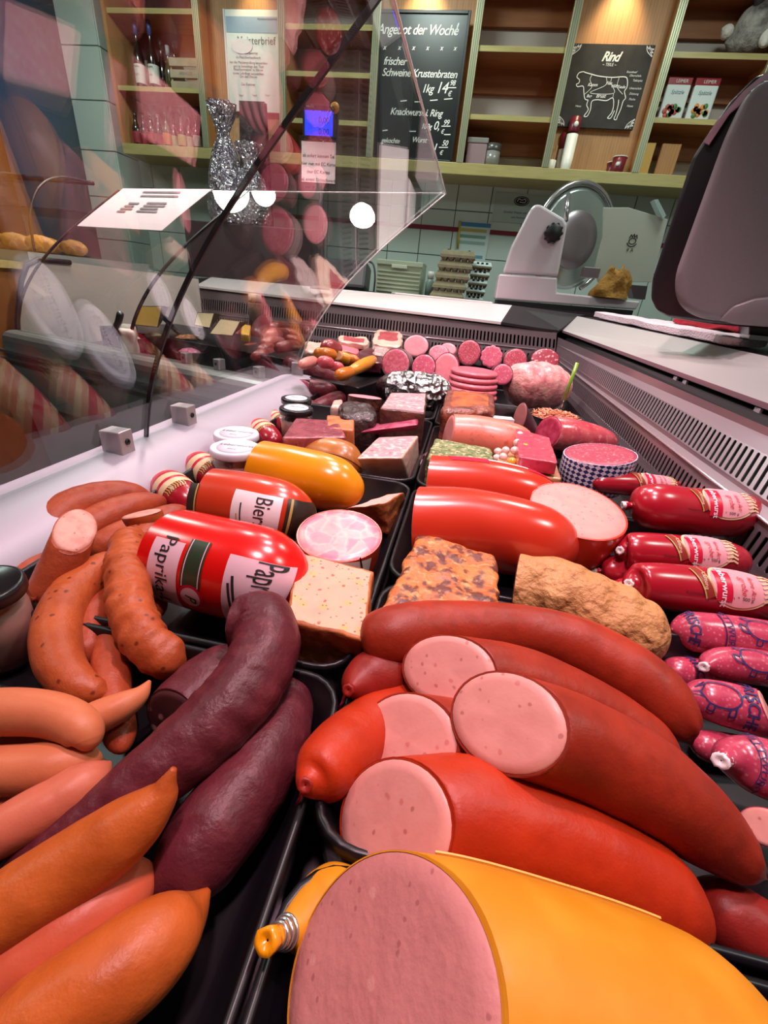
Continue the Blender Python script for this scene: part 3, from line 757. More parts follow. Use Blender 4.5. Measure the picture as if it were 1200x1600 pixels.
RY = [-.2, P(480, 1322, -.30).y, P(612, 902, -.30).y, P(660, 758, -.30).y, P(683, 662, -.30).y, 1.75]
RN = ['black tray under the yellow mortadella, front right', 'black tray under the red ring sausages and baked loaves', 'black tray under the two big red bologna sausages', 'black tray under the herb loaf and brawn blocks', 'black tray under the stacked meat rounds and pale roast']
for i, l in enumerate(RN): tray(xm+.001, .405 if i else .42, RY[i]+.002, RY[i+1]-.002, l)
# ================================================================ food materials
def skin(name, c1, c2, rough=.32, scale=18, coat=.25, b=.12, specks=None, coat_r=None):
    ly = [('noise', scale, .35, .7, c2, .9), ('noise', scale*5, .5, .75, c2, .5)]
    if specks: ly.append(('voro', specks[0], specks[1], specks[2], specks[3], .85))
    return mat(name, c1, rough+.06, 0, ly, [('noise', 30, b*2, .008), ('noise', 130, b*.9, .002), ('noise', 700, b*1.2, .0008)], coat*.0, spec=.32)
fw = skin('ring_sausage_casing', '#a03019', '#762010', .38, 14, .22)
fw2 = skin('red_ring_sausage_casing', '#b83412', '#98240b', .36, 14, .25)
fw_dark = skin('dark_ring_sausage_casing', '#8d2118', '#6d1612', .38, 14, .2)
lyo = mat('lyoner_casing', '#c2321f', .22, 0, [('noise', 9, .4, .7, '#cf4528', .5)], None, .5)
lyo_cut = mat('lyoner_cut', '#da948a', .5, 0, [('noise', 45, .4, .75, '#cf807a', .6), ('voro', 95, .17, .11, '#9b4a44', .6), ('voro', 60, .13, .08, '#c4605a', .6)], [('noise', 260, .12, .001)], .1)
mort_cut = mat('mortadella_cut', '#c07a76', .55, 0, [('noise', 40, .35, .75, '#b9716c', .7), ('voro', 110, .15, .10, '#8a4345', .55), ('voro', 50, .14, .08, '#d79a90', .5)], [('noise', 200, .3, .0018), ('voro', 130, .15, .001)])
yel = mat('yellow_casing', '#cf8718', .5, 0, [('noise', 6, .35, .75, '#bd730f', .8), ('noise', 40, .45, .7, '#d8962a', .5)], [('noise', 500, .08, .0006)], 0, spec=.3)
yel_b = mat('bright_yellow_casing', '#e5930c', .25, 0, [('noise', 5, .4, .7, '#d98408', .6)], None, .5)
blood = mat('blood_sausage_casing', '#5b2129', .42, 0, [('noise', 12, .35, .7, '#43151d', .9), ('noise', 60, .5, .75, '#733239', .5)], [('noise', 60, .4, .004), ('noise', 300, .3, .0015)], 0, spec=.3)
blood_cut = mat('blood_sausage_cut', '#50262a', .5, 0, [('voro', 85, .36, .26, '#c99a8d', .8), ('noise', 60, .4, .7, '#3a1a1e', .6)], [('noise', 200, .2, .001)])
krak = skin('krakauer_casing', '#b9592c', '#9b4220', .36, 16, .25, .2, (75, .19, .10, '#5d2210'))
krak_r = skin('krakauer_red_casing', '#b24f2d', '#8f3620', .38, 16, .22, .2)
bock = skin('bockwurst_casing', '#c06026', '#8f3c12', .34, 12, .3, .15)
bock_r = skin('red_bockwurst_casing', '#c25a3c', '#aa462c', .33, 12, .3, .08)
wien = skin('wiener_casing', '#c8734c', '#b35c3c', .38, 10, .2, .08)
wien_p = skin('pink_wiener_casing', '#c66b50', '#ad533e', .36, 10, .25, .08)
krak_cut = mat('krakauer_cut', '#e0a291', .5, 0, [('noise', 90, .42, .7, '#c97a6c', .8), ('voro', 100, .14, .08, '#a24b3e', .7)], [('noise', 260, .2, .001)])
clipw = mat('clip_white', '#e6dcdc', .4)
clip_metal = mat('clip_metal', '#c9c6c6', .22, .9)
thread_r = mat('red_thread', '#a01d3c', .6)
yel_dark = mat('yellow_pleats', '#b97a10', .45)

def saus(name, label, cat, pts, m, e0='round', e1='round', a0=1., a1=1., n0=None, n1=None, mc=None, group=None, seed=0, fold=0, wr=0, wf=60, n=44, seg=36, base=DECK, vert=False, squash=1., parts=False, inset=.965):
    """one sausage along (px, py, radius px, support height) points, tied / cut / pointed as the photo shows"""
    ct = ctrl_px(pts, base)
    if isinstance(n0, tuple): n0 = toward(ct[0][0], n0[0], (ct[0][0]-ct[1][0]).normalized(), n0[1], n0[2])
    if isinstance(n1, tuple): n1 = toward(ct[-1][0], n1[0], (ct[-1][0]-ct[-2][0]).normalized(), n1[1], n1[2])
    t = Tube(ct, e0, e1, a0, a1, n, seg, fold, wr, wf, seed, n0, n1, squash, vert)
    if parts or 'cut' in (e0, e1):
        lo = min(p.z-r for p, r in ct); c = sum((p for p, r in ct), V3((0, 0, 0)))/len(ct)
        root = thing(name, label, cat, V3((c.x, c.y, lo)), group)
        t.root = root; t.build('casing', m, root, mc, inset=inset)
    else:
        o = t.build(name, m, None, mc); tag(o, label, cat, group); t.root = o
    t.ct = ct; return t
def tie(t, end, m, r=.2, name='tied_end', tail=1.6, seed=0, label=None):
    """the gathered end of a tube"""
    i = 0 if end == 0 else -1
    p = t.cs[i]; d = -t.tan(0) if end == 0 else t.tan(t.L)
    return knot(name, p-d*.0006, d, t.rmax()*r, m, t.root, tail, 16, seed, label)
RING = 'ring bologna sausages in the front right tray'
# ---------------------------------------------------------------- front right: mortadella and ring sausages
t = saus('mortadella', 'large yellow skinned mortadella with broad pink cut face, nearest the viewer', 'mortadella', [(592, 1542, 216, .045), (710, 1572, 230, .042), (860, 1618, 242, .036), (1040, 1675, 250, .03), (1260, 1760, 250, .026)], yel, 'cut', 'round', n0=(1.0, .86, .0), mc=mort_cut, seg=64, inset=.985)
s_ = [t.pt(t.rmax()*1.35+(t.L-.12)*i/60, -1.12, .0006) for i in range(61)]
# stitched seam along the top
seam = wire('seam', s_, .0008, mat('seam_pale', '#d8a446', .5), t.root, 6)
bm = bmesh.new()
for i in range(0, 60):
    d = (s_[i+1]-s_[i]).normalized(); R = d.to_track_quat('X', 'Z').to_matrix()
    add_box(bm, s_[i].lerp(s_[i+1], .5)+V3((0, 0, .0008)), (.0028, .0009, .0008), R)
obj_bm('stitches', bm, MATS['seam_pale'], seam)
t = saus('yellow_sausage', 'yellow sausage end closed with silver wire, lying beneath the big mortadella', 'sausage', [(434, 1462, 9, .056), (452, 1454, 28, .042), (482, 1440, 56, .026), (522, 1426, 76, .01), (575, 1440, 62, 0)], yel, 'open', 'round', seed=2, fold=0, wr=.05, wf=90, parts=True)
d = t.tan(0)
for k in (0, .0035, .007): ring_torus('wire_clip', t.cs[0]+d*(.001+k), d, .0048+k*.25, .0013, clip_metal, t.root, label='silver wire clip')
knot('casing_tail', t.cs[0], -d, .0055, MATS['bright_yellow_casing'], t.root, 2.2, 14, 3)
saus('ring_bologna', 'red bologna sausage with round pink cut face, directly above the yellow mortadella', 'sausage', [(612, 1283, 98, .034), (740, 1280, 100, .03), (880, 1320, 96, .024), (1000, 1384, 90, .018), (1062, 1432, 78, .014), (1088, 1450, 56, .012)], fw2, 'cut', 'round', n0=(1, .95, .0), mc=lyo_cut, group=None, a1=.8, wr=.012)
t = saus('ring_bologna', 'biggest red bologna sausage with oval cut face, centre of the ring sausage pile', 'sausage', [(789, 1125, 80, .082), (900, 1163, 83, .07), (1010, 1222, 84, .052), (1100, 1292, 72, .035), (1160, 1345, 46, .033), (1200, 1375, 14, .03)], fw, 'cut', 'point', n0=(.78, 1.0, .1), mc=lyo_cut, seed=4, fold=.12, wr=.02, wf=30, a1=.9)
t = saus('ring_bologna', 'bologna sausage with small oval cut face, just under the uncut long ring sausage', 'sausage', [(698, 1046, 56, .056), (820, 1068, 57, .042), (950, 1125, 54, .026), (1060, 1200, 48, .016)], fw, 'cut', 'round', n0=(.68, 1.1, .1), mc=lyo_cut, seed=5, wr=.015)
t = saus('ring_bologna', 'uncut long red ring sausage curving along the back of the pile, knotted left end', 'sausage', [(567, 1003, 12, .055), (580, 1000, 40, .042), (620, 994, 50, .04), (690, 985, 47, .04), (800, 986, 44, .04), (900, 1010, 50, .036), (1000, 1065, 54, .03), (1052, 1118, 46, .026), (1082, 1166, 12, .024)], fw, 'open', 'point', seed=1, fold=.14, wr=.02, wf=40, n=60, a1=.55, parts=True)
tie(t, 0, fw_dark, .16, seed=2)
t = saus('ring_bologna', 'dark red knotted ring end hanging below the uncut long ring sausage', 'sausage', [(548, 1076, 8, .058), (562, 1068, 34, .034), (590, 1056, 46, .02), (640, 1046, 48, .008), (720, 1046, 46, 0)], fw_dark, 'open', 'round', seed=3, fold=.16, wr=.02, parts=True)
tie(t, 0, fw_dark, .16, seed=5)
q = t.cs[0]; wire('thread', [q, q+V3((-.004, -.002, -.004)), q+V3((-.005, -.005, -.012)), q+V3((-.008, -.006, -.02))], .0011, thread_r, t.root, 6)
t = saus('ring_bologna', 'orange red bologna end with knot, leftmost of the ring sausage pile', 'sausage', [(480, 1224, 12, .062), (485, 1219, 30, .05), (497, 1208, 48, .04), (522, 1188, 58, .026), (565, 1152, 56, .012), (630, 1108, 50, .0), (700, 1090, 44, 0)], fw2, 'open', 'round', seed=7, fold=.12, wr=.02, parts=True)
tie(t, 0, fw_dark, .17, seed=1)
q = t.cs[0]; wire('thread', [q, q+V3((-.003, -.003, -.004)), q+V3((-.003, -.004, -.010)), q+V3((-.005, -.004, -.017))], .0012, thread_r, t.root, 6)
saus('ring_bologna', 'bologna sausage whose shaded cut face sits between the two big cut bolognas', 'sausage', [(634, 1153, 72, .032), (740, 1172, 72, .022), (860, 1225, 66, .006), (960, 1280, 60, .002)], fw, 'cut', 'round', n0=(.85, .95, .05), mc=lyo_cut, seed=8)
saus('ring_bologna', 'deep red sausage at the lower right frame edge behind the yellow mortadella', 'sausage', [(1070, 1388, 40, .0), (1130, 1425, 62, 0), (1220, 1480, 66, 0), (1290, 1530, 60, 0)], fw_dark, 'round', 'round', seed=9)

# ---------------------------------------------------------------- front left: bockwurst, wieners
def bw(label, pts, m, e0, e1, **k):
    nm = k.pop('name', 'bockwurst'); pts = [(a, b, c*1.16 if c > 8 else c, d) for a, b, c, d in pts]; return saus(nm, label, 'sausage', pts, m, e0, e1, **k)
bw('large orange bockwurst with pointed twisted tip, nearest at the bottom left corner', [(-60, 1690, 78, .02), (60, 1600, 82, .02), (170, 1530, 80, .02), (250, 1468, 66, .02), (298, 1425, 34, .022), (326, 1390, 6, .03)], bock, 'round', 'open', fold=.08, wr=.02, wf=40, seed=1)
bw('reddish smooth bockwurst with blunt round end, between two orange pointed ones', [(-80, 1590, 62, .012), (40, 1505, 68, .012), (130, 1440, 66, .012), (200, 1390, 52, .012), (243, 1362, 30, .012)], bock_r, 'round', 'round', a1=.9, wr=.012, seed=2)
bw('orange bockwurst with twisted tip reaching over the dark blood sausage', [(-90, 1490, 62, .03), (30, 1410, 66, .03), (130, 1345, 60, .036), (205, 1290, 48, .05), (250, 1246, 27, .068), (262, 1222, 14, .08), (272, 1200, 5, .09)], bock, 'round', 'open', fold=.08, wr=.02, wf=50, seed=3)
bw('pink wiener with skin fold near its tip, above the orange twisted bockwurst', [(-60, 1335, 38, .032), (30, 1285, 42, .032), (90, 1253, 40, .033), (140, 1220, 33, .036), (172, 1192, 5, .044)], wien_p, 'round', 'open', wr=.015, seed=4, name='wiener')
bw('pink wiener lying flat against the frame edge under the folded one', [(-60, 1262, 20, .02), (20, 1248, 22, .02), (90, 1230, 20, .02), (150, 1205, 12, .02)], wien_p, 'round', 'round', seed=5, name='wiener')
bw('broad pale wiener second from top in the wiener heap', [(-70, 1205, 38, .03), (20, 1203, 38, .03), (90, 1196, 36, .03), (135, 1190, 28, .028), (160, 1186, 14, .028)], wien, 'round', 'round', seed=6, name='wiener')
bw('reddish wiener deep under the heap by the orange speckled crescent', [(-60, 1225, 30, 0), (40, 1222, 30, 0), (120, 1212, 28, 0), (170, 1196, 20, 0)], wien_p, 'round', 'round', seed=27, name='wiener')
bw('wiener lying deepest in the tray corner under the pink folded wiener', [(-60, 1300, 34, 0), (40, 1290, 34, 0), (120, 1268, 32, 0), (180, 1240, 18, 0)], wien, 'round', 'round', seed=28, name='wiener')
bw('reddish wiener squeezed beneath the topmost bent wiener', [(-60, 1165, 26, .022), (30, 1162, 26, .022), (110, 1158, 22, .02)], wien_p, 'round', 'round', seed=7, name='wiener')
bw('topmost bent wiener hooking downward at its right end', [(-90, 1120, 36, .05), (0, 1112, 37, .05), (70, 1115, 34, .05), (116, 1130, 31, .05), (136, 1152, 27, .048), (136, 1174, 22, .044)], wien, 'round', 'round', a1=.9, seed=8, name='wiener')
bw('thin light wiener with curved pointed tip, over the blood sausages', [(110, 1142, 26, .03), (150, 1122, 26, .032), (190, 1104, 22, .036), (218, 1086, 14, .04), (234, 1064, 3, .048)], wien, 'round', 'open', seed=9, name='wiener')
# ---------------------------------------------------------------- krakauer heap
KG = None
kr = lambda label, pts, m=krak, e0='round', e1='round', **k: saus('krakauer', label, 'sausage', [(a, b, c*1.12, d) for a, b, c, d in pts], m, e0, e1, **k)
kr('krakauer lying flat against the pale rail, backmost of the heap', [(72, 850, 22, .02), (85, 815, 30, .025), (125, 790, 30, .028), (185, 777, 26, .028), (238, 778, 14, .028)], krak_r, seed=11, wr=.02)
kr('slim krakauer second from the rail with pinched tip near the small red wurst', [(120, 838, 24, .02), (160, 812, 26, .022), (210, 793, 22, .025), (246, 786, 14, .027), (258, 786, 4, .03)], krak_r, 'round', 'point', seed=12, wr=.02, a1=.4)
kr('krakauer stub whose pinched tip touches the red pepper sausage', [(140, 868, 22, .012), (180, 845, 25, .014), (230, 822, 22, .016), (272, 808, 20, .018), (292, 803, 10, .018)], krak_r, seed=13, wr=.02)
kr('krakauer hidden at the left, mostly under the cut one', [(35, 935, 26, .006), (45, 895, 28, .006), (75, 865, 26, .008)], krak_r, seed=14)
t = kr('halved krakauer showing its round pink cut face toward the ceiling', [(118, 828, 28, .08), (101, 874, 30, .056), (76, 922, 29, .03), (58, 950, 20, .02)], krak_r, 'cut', 'round', n0=(.75, .95, .1), mc=krak_cut, seed=15, wr=.02)
knot('casing_tail', t.at(t.L*.86, t.cs)+V3((.004, -.012, .006)), V3((-1, -.4, -.3)), .005, krak_r, t.root, 2.5, 12, 4)
kr('krakauer deep in the heap below the cut one', [(50, 990, 26, 0), (40, 950, 28, 0), (50, 900, 26, 0)], krak_r, seed=16)
kr('big speckled krakauer curved like a crescent, foremost of the heap', [(196, 880, 16, .03), (168, 888, 27, .03), (120, 922, 33, .03), (91, 975, 36, .028), (92, 1030, 35, .026), (116, 1066, 30, .026), (145, 1080, 23, .026), (174, 1084, 12, .03)], krak, 'round', 'point', seed=17, wr=.015, n=60, a1=.4)
kr('wrinkled krakauer standing out at the right of the heap, bent like a hook', [(202, 838, 24, .044), (199, 872, 28, .046), (200, 915, 31, .046), (208, 960, 32, .044), (230, 1002, 33, .036), (262, 1030, 32, .026), (288, 1044, 24, .02)], krak, 'round', 'round', seed=18, wr=.13, wf=75, n=170)
t = kr('krakauer end with raw torn casing edge beside the wrinkled hook', [(208, 868, 20, .03), (222, 845, 26, .036), (230, 822, 25, .046), (222, 803, 27, .06)], krak, 'round', 'cut', n1=(.4, -.3, .9), mc=krak_cut, seed=19, wr=.03)
kr('shiny krakauer visible inside the curve of the speckled crescent', [(172, 925, 18, .02), (150, 960, 27, .018), (138, 1000, 29, .014), (144, 1040, 26, .008)], krak_r, seed=20, wr=.01)
kr('krakauer running down beneath the wrinkled hook to a closed knot', [(178, 985, 24, .016), (174, 1040, 28, .014), (176, 1095, 28, .01), (186, 1140, 25, .008), (192, 1176, 19, .01)], krak_r, 'round', 'round', seed=21, wr=.03)
kr('short krakauer end showing between the hook and the pepper sausage', [(215, 900, 20, .01), (235, 935, 22, .006), (246, 965, 16, .004)], krak_r, seed=22, wr=.02)
# ---------------------------------------------------------------- blood sausages
t = saus('blood_sausage', 'hooked dark blood sausage with a sliced end, top of the blood sausage pile', 'blood sausage', [(372, 975, 44, .052), (408, 974, 52, .05), (414, 1016, 56, .046), (382, 1076, 60, .042), (318, 1146, 62, .036), (240, 1212, 60, .03), (160, 1275, 54, .024), (70, 1330, 44, .02), (0, 1360, 36, .016)], blood, 'cut', 'round', n0=(.9, -.1, .05), mc=blood_cut, seed=31, wr=.055, wf=62, n=190, inset=.97)
saus('blood_sausage', 'dark blood sausage lying lowest along the tray edge, right of the hooked one', 'blood sausage', [(455, 1050, 30, .006), (452, 1095, 40, .004), (425, 1165, 60, .002), (370, 1250, 74, 0), (312, 1330, 76, 0), (268, 1390, 56, 0), (248, 1425, 24, 0)], blood, 'round', 'round', seed=32, wr=.045, wf=50, n=150)
saus('blood_sausage', 'cut blood sausage with light fat cubes on its face, half under the hooked one', 'blood sausage', [(272, 1128, 62, .0), (330, 1075, 60, .0), (390, 1030, 50, .0)], blood, 'cut', 'round', n0=(1, .25, .1), mc=blood_cut, seed=33, wr=.03, wf=60)
# ================================================================ middle of the counter
def lbl(t, name, t0, t1, h0, h1, m, off=.0007): return t.patch(name, t0*t.L, t1*t.L, h0, h1, m, t.root, off)
lab_pink = mat('label_pale_pink', '#e2b9c4', .35)
lab_white = mat('label_white', '#e9dfe2', .35)
lab_green = mat('label_dark_green', '#2d3a26', .35)
lab_brown = mat('label_dark_brown', '#33261f', .35)
lab_cream = mat('label_cream', '#e0c69c', .4)
lab_crim = mat('label_crimson', '#c4143a', .35)
lab_gold = mat('label_gold', '#b99c58', .4)
print_k = mat('label_print', '#231a20', .5)
bright_red = mat('bright_red_casing', '#d3120f', .22, 0, [('noise', 6, .4, .7, '#c50d0d', .6)], None, .45)
bier_red = mat('bierschinken_casing', '#c23a1d', .25, 0, [('noise', 7, .4, .7, '#ad2f18', .6)], None, .4)
tan_m = mat('tan_casing', '#b57434', .33, 0, [('noise', 14, .35, .7, '#9a5a26', .8), ('noise', 60, .5, .75, '#c98b4c', .5)], [('noise', 80, .2, .002)], .2)
wurst_red = mat('small_wurst_casing', '#a3182a', .25, 0, [('noise', 8, .4, .7, '#8d1020', .6)], None, .4)
meat_pink = mat('brawn_cut', '#d98b8c', .4, 0, [('noise', 40, .38, .62, '#b85560', .9), ('voro', 45, .2, .1, '#ecc3bb', .7), ('noise', 110, .5, .7, '#9d3c48', .5)], [('noise', 120, .3, .002)], .35)

# red pepper sausage (the biggest red one)
t = saus('pepper_sausage', 'thick bright red pepper sausage with pale labels, its gathered right end tied white', 'sausage', [(284, 868, 76, .006), (340, 883, 78, .004), (400, 897, 78, .003), (428, 905, 70, .004), (440, 910, 50, .01), (445, 913, 26, .02), (447, 916, 10, .028)], bright_red, 'cut', 'open', n0=(1, -.42, .0), mc=bright_red, fold=.1, seed=2, n=56, seg=56, parts=True)
lbl(t, 'label_band', .14, .36, .62, 2.1, lab_pink)
gp = lbl(t, 'green_field', .385, .52, .50, 1.40, lab_green, .001)
for k in (.40, .505): t.patch('gold_line', (k-.003)*t.L, (k+.003)*t.L, .50, 1.40, lab_pink, gp, .0014)
e = t.disc('round_emblem', .455*t.L, 1.62, .0135, .0145, lab_crim, t.root, .0012); t.disc('emblem_field', .455*t.L, 1.62, .0105, .0115, lab_pink, e, .0016)
t.text('emblem_letter', 'P', .017, .455*t.L, 1.62, print_k, e, True, .0022, shear=.3)
t.text('print', 'Paprika-L', .0215, .25*t.L, 1.28, print_k, t.root, True, .0013)
lbl(t, 'label_band', .655, .86, .62, 2.2, lab_pink)
t.text('print', 'Paprika', .0165, .81*t.L, 1.08, print_k, t.root, True, .0013)
for k in (0, 1): t.strokes('slash_mark', [[(0, 0), (.007, -.045)]], .0022, (.70-.015*k)*t.L, 1.0+.14*k, print_k, t.root, .0013)
lbl(t, 'green_field', .90, .95, .62, 1.9, lab_green, .001)
tie(t, 1, bright_red, .17, 'tied_end', 1.4, 3)
d = t.tan(t.L); ring_torus('white_string', t.cs[-1]+d*.003, d, .0062, .0022, clipw, t.root, label='white string')
q = t.cs[-1]+d*.004; wire('string_loop', bez([tuple(q+V3(x)) for x in ((0, 0, .004), (.004, -.003, .012), (.010, -.004, .014), (.011, -.005, .006), (.006, -.005, .002), (.012, -.006, -.006))], 6), .0019, clipw, t.root)
# ham sausage behind it
t = saus('ham_sausage', 'orange red ham sausage with white Bie label, behind the bright red pepper sausage', 'sausage', [(326, 783, 54, .006), (375, 790, 55, .004), (430, 801, 54, .004), (455, 806, 46, .006), (465, 809, 30, .013), (469, 811, 16, .018), (471, 812, 7, .022)], bier_red, 'cut', 'open', n0=(1, 0, .1), mc=bier_red, fold=.1, seed=5, n=50, seg=52, parts=True)
lbl(t, 'label_band', .42, .72, .60, 2.1, lab_white)
t.text('print', 'Bierschinken', .021, .64*t.L, 1.78, print_k, t.root, True, .0013)
t.strokes('slash_mark', [[(0, 0), (.003, -.04)]], .002, .50*t.L, .95, print_k, t.root, .0013)
t.strokes('gold_slash', [[(0, 0), (.002, -.026)]], .002, .475*t.L, 1.25, lab_gold, t.root, .0013)
g = lbl(t, 'dark_field', .735, .86, .60, 2.1, lab_brown, .001)
for k in (.75, .845): t.patch('gold_line', (k-.004)*t.L, (k+.004)*t.L, .6, 2.1, lab_gold, g, .0014)
g = lbl(t, 'dark_field', .03, .10, .60, 2.1, lab_brown, .001); t.patch('gold_line', .085*t.L, .095*t.L, .6, 2.1, lab_gold, g, .0014)
tie(t, 1, bier_red, .17, 'tied_end', 1.4, 4)
d = t.tan(t.L); ring_torus('white_string', t.cs[-1]+d*.003, d, .0055, .002, clipw, t.root, label='white string')
q = t.cs[-1]+d*.004; wire('string_loop', bez([tuple(q+V3(x)) for x in ((0, 0, .004), (.004, -.003, .011), (.009, -.004, .011), (.008, -.005, .003))], 6), .0018, clipw, t.root)
# bright yellow and tan sausages
t = saus('yellow_sausage', 'glossy bright yellow sausage with puckered end, in front of the tan sausage', 'sausage', [(405, 730, 43, .008), (460, 742, 45, .006), (515, 755, 44, .006), (538, 764, 36, .008), (546, 769, 24, .012), (549, 772, 13, .017), (550, 774, 6, .02)], yel_b, 'cut', 'open', n0=(1, 0, .1), mc=yel_b, fold=.12, seed=6, n=50, seg=48, parts=True)
tie(t, 1, MATS['yellow_casing'], .18, 'tied_end', 1.3, 2)
t = saus('tan_sausage', 'smooth tan brown sausage with stitched seam behind the bright yellow one', 'sausage', [(448, 703, 22, .014), (490, 710, 30, .008), (535, 722, 33, .006), (566, 738, 22, .006)], tan_m, 'round', 'round', seed=7, parts=True)
wire('seam', [t.pt(t.L*(.55+.42*i/20), 1.0-.2*i/20, .0005) for i in range(21)], .0009, mat('seam_brown', '#6f3d18', .6), t.root, 6)
# small labelled wurst along the rail
def small_wurst(label, pts, seed, **k):
    t = saus('small_wurst', label, 'sausage', pts, wurst_red, 'round', 'open', seed=seed, fold=.12, parts=True, n=36, seg=40, group=None)
    lbl(t, 'label_band', .22, .62, -1.2, 2.0, lab_cream)
    lbl(t, 'red_band', .28, .40, -1.2, 2.0, lab_crim, .001); lbl(t, 'red_band', .50, .54, -1.2, 2.0, lab_crim, .001)
    st = []
    for i in range(9): y = -.016+.004*i; st.append([(.0, y), (.006, y+.0015), (.011, y-.001)])
    t.strokes('gold_ears', st, .0018, .62*t.L, .4, lab_gold, t.root, .0012)
    tie(t, 1, wurst_red, .16, 'tied_end', 1.2, seed); return t
small_wurst('small red labelled wurst beside the orange krakauer, nearest the viewer on the rail side', [(254, 750, 17, .018), (268, 764, 30, .010), (290, 783, 28, .008), (308, 797, 16, .01), (316, 803, 5, .016)], 1)
small_wurst('small red labelled wurst touching the rail, in front of the white lidded jars', [(303, 720, 16, .014), (316, 732, 26, .008), (338, 748, 24, .006), (352, 760, 13, .008), (359, 768, 4, .014)], 2)
small_wurst('small red labelled wurst just right of the white lidded jars', [(398, 665, 12, .012), (410, 675, 20, .006), (425, 690, 19, .004), (434, 700, 9, .008), (438, 705, 3, .012)], 3)
small_wurst('small red labelled wurst in front of the black lidded jars', [(418, 648, 9, .012), (430, 656, 15, .006), (448, 668, 15, .006), (458, 676, 8, .008), (462, 680, 3, .012)], 4)
# jars
jar_glass = glass_mat('jar_glass', (.93, .93, .92, 1), .08)
jar_fill = mat('liver_spread', '#a9786f', .5, 0, [('noise', 30, .4, .7, '#966258', .7)])
lid_w = mat('white_lid', '#dfe0ec', .3, coat=.2); lid_k = mat('black_lid', '#1a181b', .3, coat=.2)
def jar(label, px, py, rp, ztop, lidm, lt, name='jar', body_r=.94, txt=True):
    p = P(px, py, ztop); r = rp*depth(p)/F; h = (ztop-DECK)-.002
    root = thing(name, label, 'jar', V3((p.x, p.y, p.z-h)))
    b = V3((p.x, p.y, p.z-h)); hh = h-.014
    lathe('glass_body', [(.0, 0), (r*.80, 0), (r*body_r*.95, .004), (r*body_r, .012), (r*body_r, hh-.008), (r*.84, hh), (r*.84, hh+.003)], b, jar_glass, root, 40)
    lathe('filling', [(.0, .003), (r*.78, .003), (r*body_r*.90, .012), (r*body_r*.94, hh*.45), (r*body_r*.94, hh-.014), (r*.6, hh-.012), (0, hh-.012)], b, jar_fill, root, 32)
    prof = [(.0, hh), (r*.98, hh), (r, hh+.002), (r, hh+.009), (r*.97, hh+.0125), (r*.90, hh+.0138), (r*.86, hh+.0125), (0, hh+.0125)]
    lid = lathe('lid', prof, b, lidm, root, 48)
    if lt:
        z0 = b+V3((0, 0, hh+.0128)); lab = lathe('lid_label', [(0, 0), (r*.72, 0), (r*.72, .0004), (0, .0004)], z0, mat('lid_label_paper', '#e8e4f0', .5) if 'lid_label_paper' not in MATS else MATS['lid_label_paper'], lid, 36)
        for i, (s, dy, sz) in enumerate(((lt, .15, .30), ('350 g', -.30, .17))):
            text_on('lid_print', s, r*sz, z0+V3((0, dy*r, .0004)), (.97, .12, 0), (-.12, .97, 0), MATS['print_ink'], lab, .25, off=.0003)
    return root
jar('glass jar with white lid nearest the front of the pair, beside the rail', 367, 697, 38, -.262, lid_w, 'Leberwurst')
jar('glass jar with white lid standing behind the nearer white lidded jar', 369, 675, 34.5, -.264, lid_w, 'Leberwurst')
jar('glass jar with black lid, nearer of the two black lidded jars', 463, 636, 26.5, -.255, lid_k, 'Pastete')
jar('glass jar with black lid, farther of the two black lidded jars', 463, 621, 23.5, -.252, lid_k, 'Pastete')
jar('large jar with dark lid cut off by the left edge of the photograph', -32, 912, 56, -.262, lid_k, None)

# cut ham sausage standing on end, wedge, pepper loaf
ham_cut = mat('ham_cut', '#c77688', .4, 0, [('cell', 45, .45, .55, '#d29796', .9), ('edge', 45, .12, .0, '#e2b3a6', .6), ('noise', 60, .5, .7, '#bb6480', .6), ('voro', 60, .08, .05, '#6f7a2e', .8)], [('noise', 120, .15, .001)], .3)
def stub(name, label, cat, px, py, rp, zt, h, lean, nrm, m, mc, squash=1, r1=1., inset=.97, e0='round', seed=0, wr=0):
    p = P(px, py, zt); r = rp*depth(p)/F; n_ = V3(nrm).normalized()
    a = p-V3((lean[0], lean[1], h)); mid = p.lerp(a, .5)
    t = Tube([(a, r*r1*.82), (a.lerp(p, .35), r*r1*.97), (a.lerp(p, .75), r), (p, r)], e0, 'cut', .25, 1, 30, 56, 0, wr, 40, seed, None, n_, squash, True)
    t.root = thing(name, label, cat, V3((a.x, a.y, a.z))); t.build('casing', m, t.root, mc, inset=inset); return t
t = stub('ham_sausage', 'cut ham sausage standing on end with marbled pink face, beside the pepper meat loaf', 'sausage', 531, 834, 66, -.288, .062, (.004, .004, 0), (.02, -.12, 1), bier_red, ham_cut)
t.patch('label_band', t.L*.28, t.L*.66, math.radians(196), math.radians(242), lab_white, t.root, .0008)
t.strokes('slash_mark', [[(0, -.01), (.03, .0)]], .002, t.L*.36, math.radians(222), print_k, t.root, .0014)
crust = mat('loaf_crust', '#b4652f', .6, 0, [('noise', 24, .35, .65, '#8a4520', .9), ('noise', 70, .5, .7, '#d08a4a', .6)], [('noise', 90, .5, .004)])
pep = mat('pepper_loaf_cut', '#dfa083', .5, 0, [('noise', 30, .45, .7, '#d98f7c', .6), ('voro', 62, .34, .20, '#e8a250', .6), ('voro', 72, .17, .11, '#8d3b28', .8), ('voro', 120, .17, .11, '#55592c', .85), ('voro', 83, .15, .10, '#b04a35', .8), ('voro', 97, .14, .09, '#3d3a20', .8)], [('noise', 160, .3, .001)])
